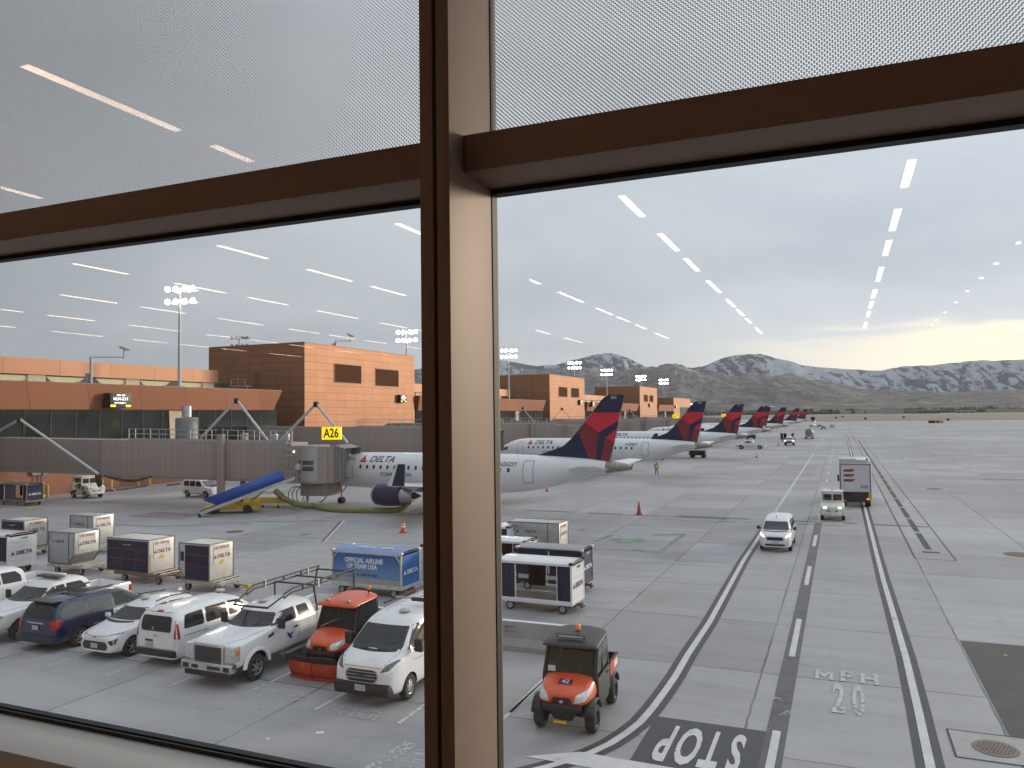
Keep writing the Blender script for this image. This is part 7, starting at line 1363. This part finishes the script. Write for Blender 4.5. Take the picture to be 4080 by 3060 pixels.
for s, c_ in (('L', 1), ('R', -1)): J2.update({'hip'+s: (.02, c_*.10, -.02), 'knee'+s: (.45, c_*.14, .02), 'ankle'+s: (.52, c_*.14, -.38), 'toe'+s: (.66, c_*.14, -.42), 'sho'+s: (.03, c_*.20, .47), 'elb'+s: (.18, c_*.26, .24), 'wri'+s: (.40, c_*.20, .32), 'hand'+s: (.48, c_*.18, .34)})
TG = tg.location; dr = person(-.78+.30, 65.35, -90, 'driver in an orange vest sitting in the white tug on the road', J2, RAD, dict(mats=[DKC, ORV, SKIN, HAIR], pick=lambda c: 3 if c.z > .74 else 2 if c.z > .58 else 1 if c.z > .1 and abs(c.y) < .27 else 0), z=.98)
for q in kids(tg):
    if q.name.startswith('windscreen'): 
        q.data = q.data.copy(); q.data.materials[0] = CLEARG
# ---- catering truck, from behind
ct = thing('catering_truck', .98, 76.0, 90, 'tall white box truck driving away, with three red leaf shaped marks and the number 2155', 'truck'); TWH = mat('truck box white', (.62, .63, .66), .45, var=.05, dirt=(.3, .28, .27), dirt_amt=.4, scale=2)
MB().box(-3.2, 3.0, -1.25, 1.25, 1.30, 3.95).build('box_body', TWH, ct, bevel=.05); MB().box(-3.23, -3.2, -1.12, 1.12, 1.42, 3.55).build('rear_door', mat('rear door', (.56, .57, .60), .4, var=.06), ct); mb = MB(); [mb.box(-3.25, -3.19, s*1.17-.035, s*1.17+.035, 1.3, 3.7) for s in (-1, 1)]; mb.box(-3.25, -3.19, -1.2, 1.2, 3.62, 3.68); mb.build('door_frame', mat('dark frame', (.14, .14, .15), .5), ct)
MB().box(-3.3, -1.6, -1.05, 1.27, 3.955, 4.02).build('roof_platform', CREAM, ct, bevel=.02); MB().box(-3.0, -.2, -1.28, -.1+.2, 3.96, 4.10).xf(Matrix.Scale(-1, 4, (0, 1, 0))).build('roof_ladder_rack', ALU, ct, bevel=.02); MB().lathe([(.09, 4.02), (.09, 4.16), (.001, 4.18)], 'z', (-3.0, -.95, 0), 12).build('beacon', REDL, ct)
lf = [(0, 0), (.05, .16), (.22, .22), (.92, .22), (.88, .10), (.72, .0), (.40, -.02)]
for k in range(3): MB().add([(-3.238, .95-u, 3.02-k*.42+v*1.0) for u, v in lf], [tuple(range(len(lf)))]).build('red_leaf_mark', mat('brown red mark', (.30, .045, .03), .5), ct)
text('2155', (-3.24, -.68, 1.75), (0, -1, 0), (0, 0, 1), .34, TEXTD, ct, bold=.008, sx=.9); MB().box(3.0, 4.6, -1.15, 1.15, .6, 2.6).build('cab', TWH, ct, bevel=.12); MB().box(4.0, 4.2, 1.2, 1.45, 1.6, 2.2).box(3.9, 4.1, -1.45, -1.2, 1.6, 2.2).build('wing_mirror', BLACK, ct)
MB().box(-3.1, 3.2, -1.0, 1.0, .62, 1.28).build('chassis', DARKSTEEL, ct); MB().box(-3.25, -3.0, -1.15, 1.15, .45, .62).box(-3.2, -3.05, -.9, .5, .62, 1.2).build('rear_bumper', BLACK, ct, bevel=.02); MB().box(-3.27, -3.24, .75, .98, .5, .6).build('number_plate', ALU, ct); MB().box(-3.27, -3.2, -1.05, -.85, .66, .80).build('tail_light', mat('lit tail lamp', (.6, .05, .03), .3, emit=(1, .12, .05), estr=1.5), ct); MB().box(-3.27, -2.6, -1.25, -1.0, .7, 1.25).build('yellow_guard', YEL, ct)
for xx in (-2.0, 3.3):
    for s in (-1, 1): MB().lathe([(.48, s*.95-.22), (.48, s*.95+.22)], 'y', (xx, 0, .48), 24).build('wheel', RUB, ct, 30)
# ---- far vehicles
pf, _ = pickup(*(Vector(z6(645, 972))+Vector((0, .4))), 178, 'white pickup standing across the apron below the fourth jet tail', L=6.0, w=1.0, h=1.95, wr=.42, fx=2.0, rx=-1.9, hood=1.25, grille='black', dark=True, cabback=-.55); pf.scale = (1.04,)*3
sf, _ = pickup(*(Vector(z6(982, 942))+Vector((0, 2.8))), -90, 'white pickup with lit headlights driving toward the window, in front of a dark cart', L=5.6, w=1.0, h=1.9, wr=.42, fx=1.9, rx=-1.8, hood=1.22, grille='black', lit=True, dark=True, crew=True, cabback=-1.0); sf.scale = (1.1,)*3
c_, _c = baggage_cart(*(Vector(z6(965, 905))+Vector((0, 1.))), 0, 'far white open baggage cart behind the white pickup with lit headlights', L=3.6, W=1.6, h=2.4, side='open')
def tanker(x, y):
    o = thing('tank_truck', x, y, 90, 'grey tank truck seen from behind on the far apron', 'truck'); MB().lathe([(.4, -3.0), (1.0, -2.85), (1.12, -2.5), (1.12, 2.0), (1.0, 2.3), (.4, 2.4)], 'x', (0, 0, 2.05), 24).build('tank', mat('grey tank', (.40, .40, .41), .4, .3), o, 35); MB().box(-3.1, 4.4, -1.0, 1.0, .55, 1.05).build('chassis', DARKSTEEL, o); MB().box(-3.25, -3.05, -1.2, 1.2, .5, 1.1).build('rear_bumper', DIRTYW, o); mb = MB(); [mb.box(-3.28, -3.25, y_-.06, y_+.06, .5, 1.1) for y_ in (-.8, -.4, 0, .4, .8)]; mb.build('stripe', BLACK, o); MB().box(2.9, 4.6, -1.15, 1.15, .8, 2.6).build('cab', DIRTYW, o, bevel=.1); mb = MB(); mb.tube([(-3, -.6, 3.3), (2, -.6, 3.3)], .05, 6).tube([(-3, .6, 3.3), (2, .6, 3.3)], .05, 6); mb.build('rail', STEEL, o)
    for xx in (-2.2, -1.1, 3.4):
        for s in (-1, 1): MB().lathe([(.5, s*.95-.2), (.5, s*.95+.2)], 'y', (xx, 0, .5), 16).build('wheel', RUB, o, 30)
tanker(*(Vector(z6(1157, 884))+Vector((0, 3.2))))
hr, _ = pickup(*(Vector(z6(1286, 797))+Vector((0, 2.5))), -90, 'far white pickup driving toward the window, left of a smaller white car', L=5.8, w=1.0, h=1.95, wr=.42, fx=1.9, rx=-1.8, hood=1.3, grille='black', dark=True, crew=True, cabback=-1.0); hr.scale = (1.15, 1.05, 1.2)
again(hr, *(Vector(z6(1360, 784))+Vector((0, 2.5))), -90, 'farthest white car on the road, right of the far white pickup').scale = (1.05, 1.05, 1.0)
again(hr, *(Vector(z6(1248, 780))+Vector((0, 3))), -90, 'tiny white vehicle with its front lit, half behind the far white pickup').scale = (1.1, 1.1, 1.1)
fs_ = thing('boarding_stair_truck', *(Vector(z6(1190, 776))+Vector((0, 2))), 80, 'dark and white stair truck at the end of the row of jets', 'truck'); MB().box(-3.0, 3, -1.1, 1.1, .5, 1.3).build('chassis', DIRTYW, fs_, bevel=.05); MB().prism([(-3, 1.3), (2.5, 4.2), (2.5, 3.6), (-2.2, 1.3)], -1, 1).build('stairs', ALU, fs_); MB().box(1.2, 2.6, -1.1, 1.1, 3.6, 5.4).build('canopy', BLACK, fs_); MB().box(2.2, 3.4, -1.1, 1.1, 1.3, 2.5).build('cab', WHITE, fs_, bevel=.1); [MB().lathe([(.45, s*.95-.2), (.45, s*.95+.2)], 'y', (xx, 0, .45), 14).build('wheel', RUB, fs_, 30) for xx in (-2, 2) for s in (-1, 1)]
gp = thing('ground_power_unit', *(Vector(z6(172, 1050))+Vector((0, 1.2))), 0, 'dark low machine parked under the tail of the second jet', 'ground equipment'); MB().box(-1.5, 1.5, -1.1, 1.1, .45, 1.35).build('case', mat('dark brown case', (.06, .05, .042), .6, var=.3), gp, bevel=.06); MB().box(-1.3, -.3, -1.15, -1.1, .6, 1.1).box(.1, 1.2, -1.15, -1.1, .6, 1.1).build('vent_panel', BLACK, gp); MB().box(-1.4, -1.0, -1.2, -1.1, .5, .7).build('red_mark', REDL, gp); mb = MB(); mb.tube([(-1.6, -1, .5), (-1.9, -1, 1.4), (-1.9, 1, 1.4)], .05, 6).tube([(1.2, -1, 1.35), (1.2, -1, 2.0), (1.2, 1, 2.0), (1.2, 1, 1.35)], .05, 6); mb.build('rail', YEL, gp); [MB().lathe([(.32, s*.9-.12), (.32, s*.9+.12)], 'y', (xx, 0, .32), 14).build('wheel', RUB, gp, 30) for xx in (-1, 1) for s in (-1, 1)]
gp2 = again(gp, *(Vector(z6(640, 886))+Vector((0, 2))), 0, 'low pale machine under the tail of the third jet')
# old white van by the terminal
w = .88; S_ = [(2.1, ringp(.34, .80, .92, w*.86, w*.78)), (2.0, ringp(.28, .88, 1.02, w*.95, w*.88)), (1.4, ringp(.26, .94, 1.08, w, w*.9)), (1.05, ringp(.26, .98, 1.16, w, w*.88)), (.5, ringp(.26, 1.0, 1.62, w, w*.84)), (.25, ringp(.26, 1.0, 1.72, w, w*.86)), (-1.9, ringp(.26, 1.0, 1.72, w, w*.88)), (-2.08, ringp(.28, 1.0, 1.62, w*.98, w*.86)), (-2.14, ringp(.32, .98, 1.3, w*.95, w*.86))]
ov, bv, _b = car(*(Vector(z3(1760, 1400))+Vector((-.3, .9))), -8, 'older white minivan with a dark bonnet stripe under the jet bridge, behind the blue conveyor', 'old_minivan', 'minivan', S_, 4.2, w, .32, (1.3, -1.35)); ov.scale = (1.12,)*3
for sd_ in 'LR': panel(bv, sd_, [(.75, 1.04), (.45, 1.50), (-.1, 1.54), (-.1, 1.04)], GLASS, ov, 'front_window', .006, .15, .05); panel(bv, sd_, [(-.2, 1.04), (-.2, 1.54), (-1.0, 1.54), (-1.0, 1.04)], GLASS, ov, 'middle_window', .006, .15, .05); panel(bv, sd_, [(-1.1, 1.04), (-1.1, 1.54), (-1.8, 1.5), (-1.85, 1.06)], GLASS, ov, 'rear_side_window', .006, .15, .05)
panel(bv, 'F', [(-.72, 1.14), (.72, 1.14), (.66, 1.56), (-.66, 1.56)], GLASSL, ov, 'windscreen', .006, .12, .05); panel(bv, 'T', [(1.15, -.7), (1.15, .7), (1.95, .6), (1.95, -.6)], BLACK, ov, 'bonnet_cover', .008, .15, .05); MB().box(-.3, .3, -.4, .4, 1.76, 1.86).build('roof_light', CREAM, ov, bevel=.03)
# dark cart at the far left and the cabinet by the wall
baggage_cart(-74.9, 52.6, -4, 'open baggage cart with dark curtains at the left edge, near the brick wall', L=4.4, W=1.6, h=2.1, frame_m=mat('grubby dark frame', (.20, .19, .17), .6, var=.3), side='open', end_m=NAVY)
cbn = thing('service_cabinet', *(Vector(z3(330, 1388))+Vector((-.8, 1.0))), 0, 'tall cream service cabinet by the brick wall behind the left cart', 'cabinet'); MB().box(-.45, .45, -.4, .4, .12, 2.3).build('case', CREAM, cbn, bevel=.03); MB().box(-.5, .5, -.45, .45, 0, .12).build('plinth', GREYM, cbn); MB().box(-.1, .15, -.42, -.4, 1.6, 1.8).build('door_plate', BLACK, cbn)
wh = tag(MB().lathe([(.5, 0), (.42, .22), (.15, .30), (.001, .31)], 'z', n=9).build('plastic_sheet', mat('crumpled plastic', (.5, .5, .52), .4, bump=1.)), 'crumpled pale plastic sheet on the ground by the brick wall', 'litter'); wh.location = (*z3(365, 1392), 0)
# litter on the apron
pg = G(1000+610/2.212, 2700+486/2.212); pp = tag(MB().box(-.10, .10, -.07, .07, 0, .004).build('paper', mat('pale blue paper', (.55, .62, .75), .6)), 'small pale blue sheet of paper lying on the apron in front of the plow vehicle', 'litter'); pp.location = (*pg, .006); pp.rotation_euler = (0, 0, .7)
pg = G(1000+147/2.212, 2700+541/2.212); pp = tag(MB().box(-.05, .05, -.03, .03, 0, .004).build('paper_scrap', REFL), 'tiny white scrap left of the blue paper', 'litter'); pp.location = (*pg, .006)
pg = zm(2050, 668); pp = tag(MB().box(-.07, .05, -.03, .03, 0, .01).build('yellow_scrap', mat('pale yellow scrap', (.7, .68, .35))), 'tiny pale yellow scrap on the dark asphalt patch', 'litter'); pp.location = (*pg, .008); pp.rotation_euler = (0, 0, -.5)
bpy.context.view_layer.update()
# ---------------------------------------------------------------- thin winter haze over the valley
hz = MB().box(-19000, 19000, -3500, 18500, -1.3, 1900).build('haze', None); hm = bpy.data.materials.new('valley haze'); hm.use_nodes = True; hn = hm.node_tree; hn.nodes.remove(hn.nodes['Principled BSDF'])
pv = hn.nodes.new('ShaderNodeVolumePrincipled'); pv.inputs['Density'].default_value = 2.3e-5; pv.inputs['Color'].default_value = (.80, .86, .95, 1); pv.inputs['Anisotropy'].default_value = .2; hn.links.new(pv.outputs[0], hn.nodes['Material Output'].inputs['Volume']); hz.data.materials.append(hm); tag(hz, kind='stuff')
